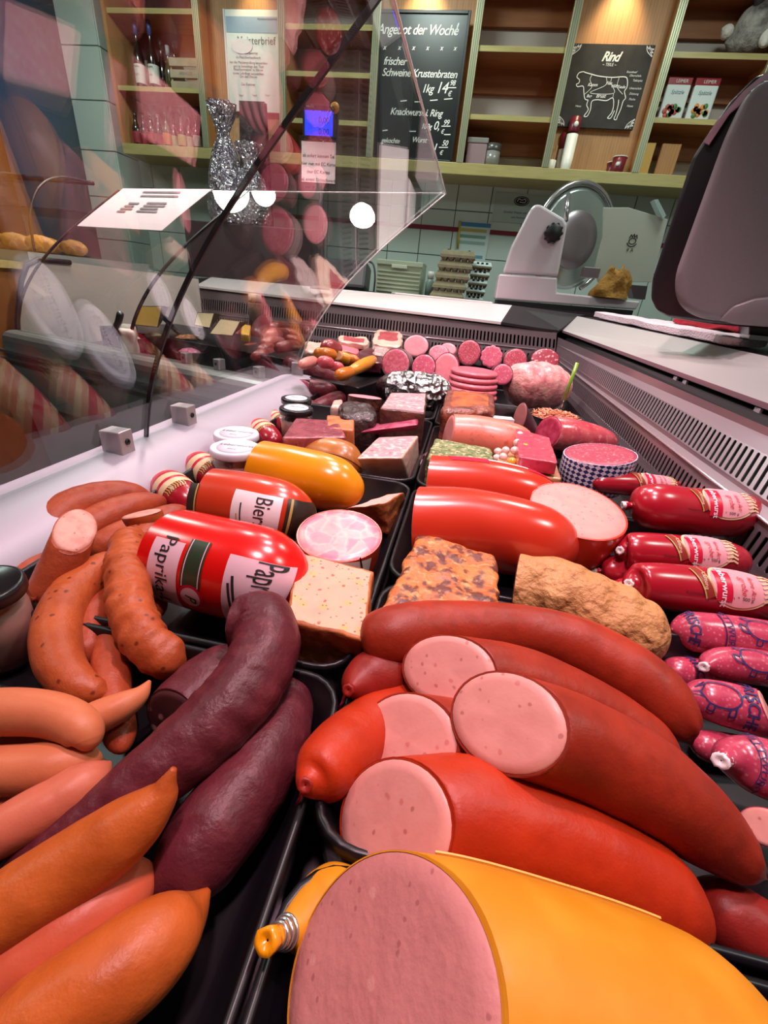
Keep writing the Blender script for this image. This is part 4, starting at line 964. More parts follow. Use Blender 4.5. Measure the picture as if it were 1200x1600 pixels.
block('pepper_meat_loaf', 'thick slice of pale meat loaf with yellow pepper bits and browned crust edge', 'meat loaf', blk_px([(466, 862), (584, 892), (570, 998), (446, 970)], -.277, -.348, ((.004, .012), (.002, .012), (-.004, .008), (.0, .008))), crust, (5,), pep, rho=.07, amp=.0022, freq=45, seed=1, n=16, facename='pepper_cut_face')
w8 = [P(548, 812, -.345), P(606, 838, -.345), P(640, 800, -.345), P(590, 790, -.345), P(537, 796, -.290), P(604, 786, -.288), P(630, 769, -.284), P(608, 772, -.286)]
block('liver_loaf_wedge', 'wedge of browned liver loaf leaning behind the cut ham sausage', 'meat loaf', w8, crust, (5,), mat('liver_loaf_cut', '#d79a8c', .5, 0, [('noise', 40, .4, .7, '#c98474', .6)]), rho=.12, amp=.002, freq=50, seed=3)

# ---------------------------------------------------------------- two big red bolognas, half bologna
def wl(t, k0, k1, h0, h1, m, off=.0007): return t.patch('label_band', k0*t.L, k1*t.L, h0, h1, m, t.root, off)
t = saus('bologna_sausage', 'big shiny red bologna sausage, front one of the two, flat cut at its left end', 'sausage', [(655, 822, 62, .0), (730, 825, 63, .0), (815, 841, 62, .0), (852, 850, 56, .001), (869, 857, 40, .006), (876, 861, 22, .012), (879, 864, 9, .016)], lyo, 'cut', 'open', n0=(1, -.32, .0), mc=lyo_cut, fold=.05, seed=2, n=46, seg=48, parts=True)
tie(t, 1, clipw, .1, 'end_clip', 1.4, 3, 'white clip')
t = saus('bologna_sausage', 'big shiny red bologna sausage behind the front one, with white and red label on top', 'sausage', [(672, 757, 46, .004), (745, 763, 47, .003), (810, 774, 45, .002), (842, 783, 38, .002), (854, 788, 26, .005), (859, 791, 14, .009), (861, 793, 7, .012)], lyo, 'cut', 'open', n0=(1, -.25, .0), mc=lyo_cut, fold=.05, seed=3, n=46, seg=48, parts=True)
wl(t, .18, .42, -1.1, .15, lab_crim); wl(t, .42, .66, -1.0, -.05, lab_white); wl(t, .66, .84, -1.1, .1, lab_crim)
t.strokes('label_print', [[(-.02, .004), (-.01, .004)], [(-.004, .004), (.01, .004)], [(-.02, -.003), (.004, -.003)]], .002, .54*t.L, -.5, lab_crim, t.root, .0012)
tie(t, 1, clipw, .1, 'end_clip', 1.4, 3, 'white clip')
stub('hunter_sausage', 'half bologna standing on end, its flat speckled pink face turned up', 'sausage', 903, 795, 73, -.262, .085, (.008, .012, 0), (.03, -.16, 1), lyo, lyo_cut, r1=.92)

# ---------------------------------------------------------------- baked loaves
bake = mat('baked_crust', '#b5622c', .5, 0, [('noise', 34, .42, .58, '#c97a3a', .9), ('noise', 62, .49, .58, '#5b2417', .95), ('voro', 55, .35, .12, '#4a1a12', .85), ('noise', 110, .55, .68, '#e0a86a', .7)], [('noise', 60, .7, .006), ('noise', 200, .4, .002)], .15)
b8 = blk_px([(655, 832), (776, 864), (782, 948), (592, 958)], -.277, -.348, ((-.004, .015), (.0, .012), (.002, .0), (-.01, .0)))
block('baked_meat_loaf', 'oven baked meat loaf with dark blistered crust, left of the tan loaf', 'meat loaf', b8, bake, n=16, rho=.14, amp=.0042, freq=46, seed=5)
loafm = mat('tan_loaf_crust', '#b57f4a', .6, 0, [('noise', 16, .38, .65, '#c4935c', .8), ('noise', 45, .58, .74, '#8d5a2c', .8)], [('noise', 36, 1, .012), ('edge', 70, .5, .004), ('noise', 140, .5, .003)])
t = saus('roasted_meat_loaf', 'long tan roasted meat loaf with wrinkled surface, right of the blistered loaf', 'meat loaf', [(806, 918, 56, .002), (860, 928, 62, .002), (935, 962, 66, .001), (995, 992, 62, .001), (1030, 1012, 44, .003)], loafm, 'cut', 'round', n0=(1, -.1, .0), mc=mat('loaf_cut_dark', '#5c3328', .5), seed=4, wr=.11, wf=34, n=120, seg=96, a1=.7)

# ---------------------------------------------------------------- red labelled wurst at the right
def red_wurst(label, pts, seed, full=True):
    t = saus('liver_wurst', label, 'sausage', pts, wurst_red, 'open', 'round', seed=seed, fold=.09, parts=True, n=44, seg=44, a1=.7)
    tie(t, 0, wurst_red, .2, 'gathered_end', 1.2, seed); tie(t, 0, clipw, .17, 'end_clip', 2.2, seed+3, 'white clip')
    if full:
        tt = .56*t.L
        t.disc('round_label', tt, .55, .034, .030, lab_cream, t.root, .0009)
        d = t.disc('label_field', tt, .55, .031, .027, mat('label_rose', '#d99aa0', .4) if 'label_rose' not in MATS else MATS['label_rose'], t.root, .0013)
        t.patch('red_banner', tt-.026, tt-.008, .05, 1.28, lab_crim, t.root, .0017)
        t.text('print', 'Leberwurst', .0105, tt-.017, .66, lab_white, t.root, True, .0023, weight=.0002)
        t.text('print', 'grobe', .009, tt+.004, .62, lab_crim, t.root, True, .002, shear=.3); t.text('print', 'feine Art', .007, tt+.013, .62, lab_crim, t.root, True, .002, shear=.3)
        for q in (0, 1): t.strokes('brown_tag', [[(-.006, .018), (.008, -.018)]], .013-.004*q, tt-.040, .58, (mat('label_brick', '#8d2f2a', .4) if 'label_brick' not in MATS else MATS['label_brick']) if q else lab_gold, t.root, .0014+.0004*q)
        t.text('print', 'Leitung', .007, tt-.039, .6, lab_cream, t.root, True, .0024, shear=-.3)
        st = [[(.0, -.018+.005*i), (.008, -.016+.005*i), (.014, -.019+.005*i)] for i in range(7)]
        t.strokes('gold_ears', st, .0022, tt+.024, .5, lab_cream, t.root, .002)
    t.text('small_print', 'Kochwurst  *  kuehl lagern  *  500 g', .0052, .44*t.L, 1.12, print_k, t.root, False, .0012)
    return t
red_wurst('red labelled liver wurst lying on top at the far right, touching the steel back', [(986, 790, 8, .085), (990, 790, 22, .073), (1002, 790, 34, .064), (1025, 792, 40, .06), (1070, 797, 40, .058), (1135, 803, 41, .058), (1174, 802, 30, .06)], 1)
red_wurst('red labelled liver wurst in the middle of the right hand pile', [(972, 860, 8, .056), (977, 860, 22, .042), (990, 861, 32, .036), (1060, 868, 36, .032), (1120, 874, 36, .032), (1162, 880, 26, .034)], 2)
red_wurst('red labelled liver wurst nearest the viewer in the right hand pile', [(986, 912, 8, .062), (991, 912, 24, .048), (1004, 912, 36, .041), (1080, 921, 42, .036), (1160, 932, 43, .036), (1235, 944, 34, .036)], 3)
red_wurst('red labelled liver wurst partly hidden at the back of the right hand pile', [(926, 756, 4, .05), (938, 755, 15, .042), (985, 757, 20, .038), (1040, 762, 18, .036), (1060, 764, 8, .036)], 4)
red_wurst('dark red liver wurst end beneath the pile, right of the half bologna', [(940, 892, 6, .02), (950, 892, 24, .006), (1000, 894, 30, 0), (1060, 898, 30, 0)], 5, False)
red_wurst('dark red liver wurst end at the bottom of the pile beside the tan loaf', [(964, 930, 6, .03), (974, 926, 24, .012), (1020, 928, 28, .004), (1080, 935, 28, 0)], 6, False)
# ---------------------------------------------------------------- netted raw sausages at the right edge
net = mat('raw_sausage_casing', '#b8405a', .28, 0, [('voro', 260, .36, .2, '#dc8f9c', .6), ('noise', 60, .42, .68, '#a02c4a', .7)], [('noise', 200, .15, .001)], .35)
blue_ink = mat('blue_print', '#2b2a63', .5)
def raw(label, pts, seed, txt=None, th=.7, tt=.5, e1='round', n1=None, banner=None, pig=None, tied=True):
    t = saus('raw_sausage', label, 'sausage', pts, net, 'open' if tied else 'round', e1, n1=n1, mc=lyo_cut, seed=seed, fold=.14, parts=True, n=40, seg=40)
    if tied: tie(t, 0, clipw, .25, 'end_clip', 2.0, seed+1, 'white clip')
    if txt: t.text('print', txt, .013, tt*t.L, th, blue_ink, t.root, True, .0012, weight=.0002)
    if banner:
        t.patch('blue_banner', (banner-.035)*t.L, (banner+.035)*t.L, -.3, 1.5, blue_ink, t.root, .0009); t.patch('banner_field', (banner-.028)*t.L, (banner+.028)*t.L, -.25, 1.45, net, t.root, .0013)
        t.text('print', 'METTWURST', .009, banner*t.L, .6, blue_ink, t.root, True, .0018)
    if pig:
        st = [bez(s, 5) for s in ([(-.016, .002), (-.010, .010), (.004, .011), (.014, .006), (.016, -.003), (.008, -.010), (-.006, -.010), (-.014, -.005), (-.016, .002)], [(-.016, .002), (-.022, .004), (-.021, -.003), (-.014, -.005)], [(-.008, -.010), (-.009, -.016), (-.004, -.016), (-.003, -.010)], [(.008, -.010), (.008, -.016), (.012, -.015), (.012, -.007)], [(-.012, .009), (-.017, .013), (-.010, .012)], [(.016, .0), (.020, .003), (.022, -.001)])]
        for s in st: t.strokes('blue_drawing', [s], .0014, pig*t.L, .45, blue_ink, t.root, .0012)
    return t
raw('netted pink raw sausage with blue banner, topmost of the stack at the right edge', [(1050, 983, 24, .036), (1075, 986, 34, .03), (1150, 995, 38, .03), (1240, 1008, 38, .03)], 1, 'FRISCHE', .5, .10, banner=.36, pig=.62, tied=False)
raw('netted pink raw sausage with white clip just below the topmost one', [(1103, 1040, 7, .052), (1114, 1036, 22, .040), (1150, 1038, 31, .034), (1240, 1052, 34, .03)], 2, pig=.5)
raw('netted pink raw sausage end wedged behind the tan loaf tip', [(1040, 1058, 18, .012), (1060, 1052, 28, .006), (1110, 1058, 30, .0), (1160, 1066, 30, .0)], 3, 'FRISCHE', .6, .3, tied=False)
raw('netted raw sausage reading FRISCHE with a pale cut right end', [(1074, 1082, 8, .044), (1088, 1088, 30, .030), (1125, 1098, 39, .026), (1180, 1112, 42, .026), (1200, 1117, 42, .026)], 4, 'FRISCHE', .55, .5, 'cut', (1, .35, .5), pig=.22)
raw('netted raw sausage end mostly hidden under the biggest ring bologna', [(1076, 1158, 16, .01), (1096, 1164, 26, .006), (1140, 1172, 30, 0), (1190, 1182, 30, 0)], 5, tied=False)
raw('plump purplish raw sausage with white clip, lowest at the right edge', [(1131, 1187, 9, .062), (1144, 1184, 34, .042), (1180, 1195, 52, .032), (1260, 1225, 56, .03)], 6, banner=.42)
saus('fine_sausage', 'pale pink cut sausage at the lower right frame edge beside the ring bologna', 'sausage', [(1196, 1292, 34, .03), (1250, 1310, 36, .03), (1300, 1330, 36, .03)], net, 'cut', 'round', n0=(.8, .9, .3), mc=lyo_cut, seed=9)
# ================================================================ farther trays, left column
TOPN = (0, -.05, 1)
brisk = mat('corned_brawn', '#7d2a38', .35, 0, [('noise', 45, .4, .65, '#a24a58', .9), ('voro', 60, .2, .1, '#4e1722', .8), ('noise', 120, .55, .7, '#c98a8a', .5)], [('noise', 90, .3, .003)], .35)
orange_loaf = mat('orange_loaf', '#cf7a48', .45, 0, [('noise', 50, .42, .7, '#b1522c', .9), ('voro', 70, .16, .08, '#e3a36c', .8)], [('noise', 100, .3, .003)])
mosaic = mat('mosaic_brawn', '#d98a90', .4, 0, [('voro', 60, .34, .12, '#b34b58', .9), ('noise', 90, .5, .64, '#edc6bb', .9), ('voro', 45, .16, .1, '#7c2a38', .7)], [('noise', 120, .3, .002)], .3)
dark_crust = mat('smoked_rind', '#432019', .5, 0, [('noise', 30, .4, .7, '#6b3a26', .8), ('noise', 90, .5, .7, '#251013', .7)], [('noise', 70, .7, .008)], .1)
dark_smoked = mat('dark_smoked', '#2a1416', .42, 0, [('noise', 40, .4, .7, '#40201f', .8)], [('noise', 60, .8, .01)], .25)
roastm = mat('dark_roast', '#6e2f23', .4, 0, [('noise', 24, .38, .62, '#8c4a2b', .8), ('noise', 50, .5, .68, '#3d1616', .9)], [('noise', 50, .8, .01), ('noise', 180, .4, .003)], .3)
fat = mat('fat_rind', '#d9b9a8', .35, 0, [('noise', 40, .4, .7, '#c79a86', .8)], [('noise', 70, .4, .004)], .35)
salami = mat('salami_casing', '#5f1c27', .42, 0, [('noise', 60, .4, .7, '#7a3038', .8), ('voro', 120, .2, .1, '#a8656a', .5)], [('noise', 150, .4, .003)], .1)
salami_cut = mat('salami_cut', '#b8485c', .42, 0, [('voro', 190, .42, .22, '#e0a0a2', .7), ('noise', 160, .5, .7, '#93293f', .6)], [('noise', 200, .2, .001)], .15)
beer_cut = mat('beer_wurst_cut', '#c5596c', .42, 0, [('noise', 130, .42, .66, '#dd8590', .8), ('voro', 120, .16, .08, '#9c3247', .7)], [('noise', 200, .15, .001)], .15)
pink_cut = mat('pale_pink_cut', '#e08a92', .42, 0, [('noise', 120, .45, .7, '#d9788a', .5)], None, .15)
coarse_cut = mat('coarse_wurst_cut', '#d2637c', .42, 0, [('voro', 110, .38, .16, '#eba9ac', .8), ('noise', 90, .5, .68, '#b94464', .6)], None, .15)
mosaic_sal = mat('coarse_salami_cut', '#a83a4c', .4, 0, [('voro', 75, .40, .22, '#e8c3bb', .9), ('noise', 110, .55, .7, '#7d1f33', .6)], None, .2)
foil = mat('crumpled_foil', '#c9c9c9', .16, 1, [], [('voro', 45, 1, .02), ('noise', 120, .8, .008)])
shine = mat('clear_film', '#cdb5b2', .12, 0, [('noise', 50, .4, .7, '#b08d88', .6)], [('voro', 60, .8, .01)], .8)
S = 'salami'
block('corned_brawn_block', 'dark red corned brawn block behind the tan sausage, left of the orange loaf', 'brawn', blk_px([(462, 653), (528, 656), (541, 683), (440, 684)], -.262, -.346, ((.004, .02), (.004, .02), (.004, .008), (-.002, .004))), brisk, rho=.08, amp=.0015, n=10, seed=2)
block('orange_meat_loaf', 'small orange meat loaf block tucked behind the dark red brawn block', 'meat loaf', blk_px([(510, 648), (553, 651), (553, 672), (512, 670)], -.262, -.346, ((.003, .012), (.004, .01), (.005, .006), (0, .006))), orange_loaf, rho=.1, amp=.0015, n=8, seed=3)
w8 = [P(578, 752, -.346), P(640, 752, -.346), P(655, 728, -.346), P(600, 722, -.346), P(556, 716, -.272), P(628, 716, -.272), P(654, 680, -.264), P(592, 682, -.268)]
b_ = block('ham_brawn', 'wedge of ham brawn with clear film flap, before the flat slanting slice', 'brawn', w8, fat, (5,), mosaic, rho=.1, amp=.001, n=10, seed=4)
obj('film_flap', [P(648, 735, -.318), P(657, 712, -.292), P(668, 706, -.297), P(664, 716, -.31), P(650, 738, -.32)], [(0, 1, 2, 3, 4)], shine, b_, False)
w8 = [P(576, 690, -.346), P(650, 690, -.346), P(658, 670, -.346), P(585, 668, -.346), P(562, 676, -.288), P(652, 664, -.256), P(656, 650, -.250), P(572, 664, -.284)]
block('tongue_sausage', 'flat slanting slice of dark pink tongue sausage with clear film edge', 'sausage', w8, mat('tongue_rind', '#96304c', .35, coat=.3), (5,), mat('tongue_cut', '#c0607a', .4, 0, [('noise', 60, .42, .65, '#8f2f4c', .9), ('voro', 50, .2, .1, '#d98d98', .7)], None, .3), rho=.1, amp=.001, n=10, seed=5)
block('mosaic_brawn_block', 'pink mosaic brawn block with dark browned sides, in front of the foil roll', 'brawn', blk_px([(610, 613), (667, 614), (664, 646), (594, 638)], -.238, -.346, ((.004, .02), (.004, .02), (.0, .004), (-.002, .002))), dark_crust, (5,), mosaic, rho=.07, amp=.0016, n=12, seed=6)
# foil roll with a browned left end
t = saus('smoked_roll', 'dark smoked roll half wrapped in crumpled silver foil, above the mosaic brawn', 'smoked meat', [(592, 604, 17, .03), (612, 606, 23, .026), (640, 609, 26, .024), (672, 614, 26, .024), (690, 617, 18, .026)], dark_smoked, 'round', 'round', seed=3, wr=.06, wf=60, parts=True)
t2 = Tube([(p, r*1.12) for p, r in t.ct[1:]], 'open', 'round', 1, .6, 44, 44, 0, .16, 150, 8); t2.build('foil_wrap', foil, t.root, label='crumpled silver foil')
block('dark_smoked_ham', 'black crusted smoked ham piece with wrinkled rind, left of the mosaic brawn', 'smoked meat', blk_px([(530, 622), (586, 630), (592, 650), (530, 650)], -.252, -.346, ((.0, .02), (.0, .02), (0, .004), (0, .004))), dark_smoked, rho=.4, amp=.006, freq=35, n=12, seed=7)
t = stub('liver_sausage', 'cut pale pink liver sausage with brown rind, behind the black crusted ham', 'sausage', 570, 620, 27, -.244, .09, (0, .0, 0), (.0, .06, 1), dark_crust, pink_cut, seed=3, squash=.5)
block('small_fat_piece', 'pale fat tipped smoked chunk left of the black crusted ham', 'smoked meat', blk_px([(520, 625), (535, 622), (538, 634), (516, 634)], -.262, -.346, ((0, .01),)*4), fat, rho=.4, amp=.003, n=6, seed=8)
# salami sticks by the rail
t = saus('salami_stick', 'dark red salami stick with cut left end, upper one by the black lidded jars', S, [(482, 579, 15, .05), (505, 585, 17, .046), (530, 594, 15, .04), (541, 600, 9, .036)], salami, 'cut', 'round', n0=(.8, 1, .1), mc=coarse_cut, seed=1, wr=.04)
t = saus('salami_stick', 'dark red salami stick with cut left end, lower one by the black lidded jars', S, [(470, 606, 13, .03), (495, 608, 15, .026), (515, 612, 13, .022), (524, 614, 6, .02)], salami, 'cut', 'round', n0=(.8, 1, .1), mc=coarse_cut, seed=2, wr=.04)
saus('salami_stick', 'salami stick lying low between the black lidded jars and smoked ham', S, [(486, 640, 10, .004), (505, 632, 12, .004), (528, 624, 13, .004), (545, 620, 8, .004)], salami, seed=3, wr=.04)
saus('salami_stick', 'short salami stick right beside the black lidded jars', S, [(486, 632, 9, .01), (496, 642, 11, .004), (504, 650, 8, .0)], salami, seed=4, wr=.04)
# orange and yellow tea sausages heap
org = mat('orange_casing', '#d07a1e', .3, 0, [('noise', 20, .4, .7, '#b9611a', .8)], [('noise', 120, .2, .002)], .3)
HB_ = DECK+.078
def tea(*a, **k): return saus(*a, base=HB_, **k)
dz = -.276
tag(prism('orange_dish', [P(474, 588, dz), P(560, 606, dz), P(600, 592, dz), P(575, 556, dz), P(480, 556, dz)], (0, 0, -.08), tray_m, None, .004), 'black dish carrying the heap of orange sausages', 'dish')
org_y = mat('amber_casing', '#e09a2c', .28, 0, [('noise', 16, .4, .7, '#cf8420', .7)], None, .35)
tea('tea_sausage', 'long amber sausage pointing to the upper right, foremost of the orange heap', 'sausage', [(545, 582, 7, .02), (556, 576, 9, .024), (572, 568, 9.5, .03), (584, 562, 7, .034)], org_y, seed=1)
tea('tea_sausage', 'mottled red orange sausage joined behind the long amber one', 'sausage', [(525, 588, 9, .015), (538, 584, 10, .016), (550, 580, 8, .018)], org, seed=2)
tea('tea_sausage', 'sliced orange sausage with pale round face in the orange heap', 'sausage', [(528, 556, 8, .04), (540, 560, 9, .03), (550, 566, 8, .02)], org_y, 'cut', 'round', n0=(1, .9, .3), mc=mat('tea_sausage_cut', '#eab887', .45), seed=3)
tea('tea_sausage', 'orange sausage with silver printed sticker, back of the orange heap', 'sausage', [(490, 552, 8, .05), (508, 553, 10, .048), (524, 555, 8, .045)], org, seed=4)
tea('tea_sausage', 'deep orange pointed sausage half right of the sliced pale one', 'sausage', [(540, 558, 6, .03), (552, 562, 8, .03), (562, 566, 5, .03)], org, seed=5)
tea('tea_sausage', 'rosy sausage end resting on the upper salami stick', 'sausage', [(494, 566, 8, .05), (508, 566, 10, .048), (520, 569, 8, .044)], mat('rosy_casing', '#c6525c', .32, coat=.3), seed=6)
tea('tea_sausage', 'small rosy sausage end between the salami stick and orange heap', 'sausage', [(514, 571, 6, .04), (526, 573, 8, .038), (536, 576, 7, .034)], MATS['rosy_casing'], seed=7)
tea('tea_sausage', 'pale pink wurst end at the corner clamp left of the orange heap', 'sausage', [(468, 572, 7, .05), (480, 567, 9, .05), (492, 564, 8, .05)], mat('pale_wurst', '#d98a7c', .38, coat=.2), seed=8)
tea('smoked_ham', 'round red brown ham behind the orange heap', 'ham', [(500, 546, 8, .06), (514, 543, 13, .055), (530, 546, 9, .05)], mat('ham_red', '#96373b', .35, coat=.3), seed=9, wr=.05)
# hams and liver block at the back
ham_m = mat('raw_ham', '#a8434a', .38, 0, [('noise', 30, .4, .65, '#8a2b38', .8), ('noise', 70, .55, .7, '#d28d88', .6)], [('noise', 60, .4, .006)], .3)
tag(prism('riser_step', [V3((-.56, 2.0, CZ-.37)), V3((.16, 1.95, CZ-.37)), V3((.34, 2.22, CZ-.37)), V3((-.5, 2.45, CZ-.37))], (0, 0, .12), tray_m), 'black riser step under the hams along the slotted panel', 'riser')
def slab(label, px, zt, th, m, seed, name='ham_slab', cat='ham', rho=.5, cuts=(), mc=None): return block(name, label, cat, blk_px(px, zt, zt-th), m, cuts, mc, rho=rho, amp=.010, freq=16, n=12, seed=seed)
slab('flat raw ham slice with white fat rim, left back against the slotted panel', [(532, 522), (576, 528), (574, 538), (528, 534)], -.205, .03, fat, 11, cuts=(5,), mc=ham_m, rho=.3)
slab('larger raw ham piece with fat rim, in the middle back against the slotted panel', [(588, 514), (628, 518), (630, 540), (580, 534)], -.196, .04, fat, 12, cuts=(5,), mc=ham_m, rho=.35)
slab('pink flat ham slice spread before the left raw ham slice', [(505, 535), (560, 540), (562, 550), (510, 546)], -.222, .03, mat('pink_ham', '#d0707a', .38, coat=.3), 13)
slab('dark liver coloured smoked ham right of the orange heap', [(562, 542), (596, 544), (600, 566), (556, 562)], -.222, .05, mat('liver_dark', '#561a27', .3, coat=.5), 14, rho=.4)
slab('film wrapped dark ham behind the dark liver coloured one', [(582, 534), (606, 536), (612, 556), (584, 552)], -.214, .04, shine, 15)
slab('fatty pale meat at the back left corner by the orange heap', [(478, 532), (506, 534), (508, 550), (476, 546)], -.222, .04, fat, 16)
# round cut sausages at the back
def disc_cut(label, px, py, rx, ratio, z, m, mc, L=.16, seed=0, name='cold_cut_sausage', scallop=0, yaw=0, up=.35):
    p = P(px, py, z); r = rx*depth(p)/F
    d = V3((math.sin(yaw), math.cos(yaw), -.12)).normalized()
    t = Tube([(p, r), (p+d*L*.5, r), (p+d*L, r*.95)], 'cut', 'round', 1, .6, 16, 56, 0, .015, 30, seed, V3((-.08, -1, up)), None, ratio)
    if scallop:
        ro = t.rad
        t.rad = lambda s, th, ro=ro: ro(s, th)*(1+scallop*abs(math.cos(5*th))-scallop*.6)
    t.root = thing(name, label, 'sausage', V3((p.x, p.y, p.z-r))); t.build('casing', m, t.root, mc, inset=.96); return t
cas_d = mat('dark_casing', '#3b1a22', .35, coat=.3); cas_g = mat('grey_casing', '#6f5a5a', .45); cas_r = mat('red_casing', '#a52430', .3, coat=.3)
disc_cut('round cut beer sausage with dark casing, left front of the back row', 618, 568, 22.5, 1.0, -.225, cas_g, beer_cut, seed=1)
disc_cut('pale pink round cut sausage lying above the beer sausage, top of back row', 650, 540, 20, .82, -.185, cas_d, pink_cut, seed=2, up=.6)
disc_cut('coarse pink round cut sausage right of the beer sausage', 662, 573, 19, 1.0, -.222, cas_d, coarse_cut, seed=3)
disc_cut('large smooth pink cut sausage behind the foil roll', 697, 577, 20, 1.25, -.222, cas_r, pink_cut, seed=4)
disc_cut('oval coarse cut sausage lying slanted between pale pink ones', 686, 551, 16, .72, -.195, cas_g, beer_cut, seed=5, up=.7)
disc_cut('thin pink cut slice tucked behind the slanted oval sausage', 700, 546, 13, .75, -.19, cas_r, pink_cut, L=.04, seed=6, up=.6)
disc_cut('round dark pink salami face, fourth from the right in the back row', 733, 551, 18, 1.08, -.196, cas_d, salami_cut, seed=7)
disc_cut('scalloped pink cut sausage with flower shaped edge', 768, 557, 17, 1.0, -.198, cas_d, coarse_cut, seed=8, scallop=.12)
disc_cut('salami face with pale rim just left of the coarse mosaic salami', 805, 563, 17.5, 1.0, -.2, cas_g, salami_cut, seed=9)
disc_cut('coarse mosaic salami with big white fat cubes, rightmost of the back row', 852, 561, 21.5, .74, -.193, cas_d, mosaic_sal, seed=10, up=.5)
disc_cut('pink cut sausage low behind the stacked round slices', 785, 585, 16, 1.0, -.22, cas_d, coarse_cut, seed=11)
# ================================================================ right column, farther
stack_m = mat('slice_stack', '#c4606e', .42, 0, [('noise', 60, .4, .7, '#ac4a5c', .6)], [('noise', 150, .3, .002)], .15)
for i, (px, py, rp, z) in enumerate(((738, 618, 38, -.281), (738, 609, 38, -.265), (739, 600, 38, -.249), (740, 591, 38, -.233), (741, 582, 37, -.217))):
    p = P(px, py, z); r = rp*depth(p)/F; q = .0079
    o = lathe('round_sausage_slice', [(0, -q), (r*.90, -q), (r*.98, -q*.55), (r, 0), (r*.98, q*.55), (r*.90, q), (0, q)], p, stack_m, None, 48)
    tag(o, ('bottom', 'second lowest', 'middle', 'second highest', 'topmost')[i]+' thick round sausage slice in the stack behind the dark roast', 'sausage slice', 'stacked round sausage slices')
block('dark_roast', 'dark brown roast with orange fat top, in front of the stacked round slices', 'roast', blk_px([(700, 606), (772, 612), (776, 640), (690, 640)], -.252, -.346, ((.0, .02), (.0, .02), (.0, .0), (-.004, .0))), roastm, (5,), mat('roast_fat_top', '#b0642f', .4, 0, [('noise', 30, .4, .65, '#84392a', .9)], [('noise', 60, .5, .006)], .3), rho=.3, amp=.006, freq=28, n=14, seed=21)
pale = mat('pale_roast', '#d98d8c', .42, 0, [('noise', 20, .38, .65, '#e6b0a4', .9), ('noise', 46, .52, .7, '#c05a6c', .8)], [('noise', 36, .6, .012), ('noise', 120, .4, .004)], .25)
t = saus('pale_roast', 'big pale pink roast joint with fatty wrinkles beside the slotted panel', 'roast', [(790, 606, 30, .02), (815, 602, 36, .018), (850, 604, 36, .018), (882, 612, 26, .02)], pale, 'round', 'round', seed=22, wr=.10, wf=30, n=60, seg=60, a0=.7, a1=.8)
bowl_k = mat('black_bowl', '#19151a', .3, coat=.3)
bp = P(868, 650, -.29); r = 44*depth(bp)/F
bt = thing('salad_bowl', 'black bowl filled with shredded meat salad beside the pale roast', 'bowl', V3((bp.x, bp.y, bp.z-.055)))
lathe('bowl', [(0, -.055), (r*.75, -.055), (r*.98, 0), (r, .002), (r*.95, .002), (r*.72, -.045), (0, -.045)], bp, bowl_k, bt, 40)
sal = tag(lathe('meat_salad', [(0, -.03), (r*.84, -.028), (r*.86, -.012), (r*.5, .004), (0, .010)], bp, mat('salad_base', '#b9694a', .5, 0, [('noise', 90, .4, .7, '#e0a07a', .9)], [('noise', 120, .8, .01)]), None, 32), 'orange pink meat salad heaped inside the black bowl', 'salad', kind='stuff')
bm = bmesh.new(); rr = random.Random(4)
for i in range(150):
    a, q = rr.uniform(0, 6.28), r*.82*math.sqrt(rr.random()); c = bp+V3((q*math.cos(a), q*math.sin(a), .012-(q/r)**2*.022+rr.uniform(0, .004)))
    add_box(bm, c, (rr.uniform(.012, .022), .004, .003), Matrix.Rotation(rr.uniform(0, 6.28), 3, 'Z') @ Matrix.Rotation(rr.uniform(-.5, .5), 3, 'Y'), .001, 1)
tag(obj_bm('meat_shreds', bm, mat('meat_shred', '#dd9a74', .45, 0, [('noise', 30, .4, .6, '#c8714f', .9)]), None, True), 'thin strips of sausage meat on top of the bowl of salad', 'salad', kind='stuff')
f0, f1 = P(877, 637, -.272), PY(902, 567, P(877, 637, -.272).y+.02)
ft = thing('salad_fork', 'serving fork with bright green handle stuck upright in the black salad bowl', 'fork', f0)
wire('handle', [f0.lerp(f1, .18), f0.lerp(f1, .6), f1], [.0042, .005, .0055], mat('green_handle', '#7fb23a', .3, coat=.3), ft, 12)
wire('steel_shaft', [f0, f0.lerp(f1, .22)], .002, clip_metal, ft, 8)
t = stub('blood_sausage_stub', 'short dark wrapped sausage stub with flat cut end leaning by the salad bowl', 'sausage', 812, 652, 17, -.268, .06, (-.05, .0, 0), (-.9, -.4, .2), cas_d, mat('stub_cut', '#8a5350', .5), seed=2)
box('price_tag', P(785, 656, -.28), (.055, .03, .012), lab_white, None, Matrix.Rotation(.2, 3, 'Z')); tag(bpy.data.objects['price_tag'], 'small blank white price tag between the dark roast and the pink loaf', 'price tag')
pinkloaf = mat('pink_loaf_casing', '#d9745f', .4, 0, [('noise', 20, .4, .7, '#cf6a50', .7), ('noise', 80, .56, .7, '#a8402f', .6)], [('noise', 80, .2, .003)], .2)
t = saus('pink_liver_sausage', 'thick pink liver sausage with slanting cut left end, behind the green herb loaf', 'sausage', [(700, 680, 33, .012), (750, 685, 35, .01), (800, 696, 34, .008), (830, 704, 26, .006)], pinkloaf, 'cut', 'round', n0=(1, .12, .1), mc=mat('liver_pink_cut', '#d5837e', .5), seed=23)
herb = mat('herb_coat', '#7c8a55', .6, 0, [('noise', 70, .42, .58, '#4a5f2a', .95), ('noise', 130, .54, .64, '#c9bd96', .9), ('voro', 90, .2, .08, '#2f401a', .7)], [('noise', 140, .9, .006)])
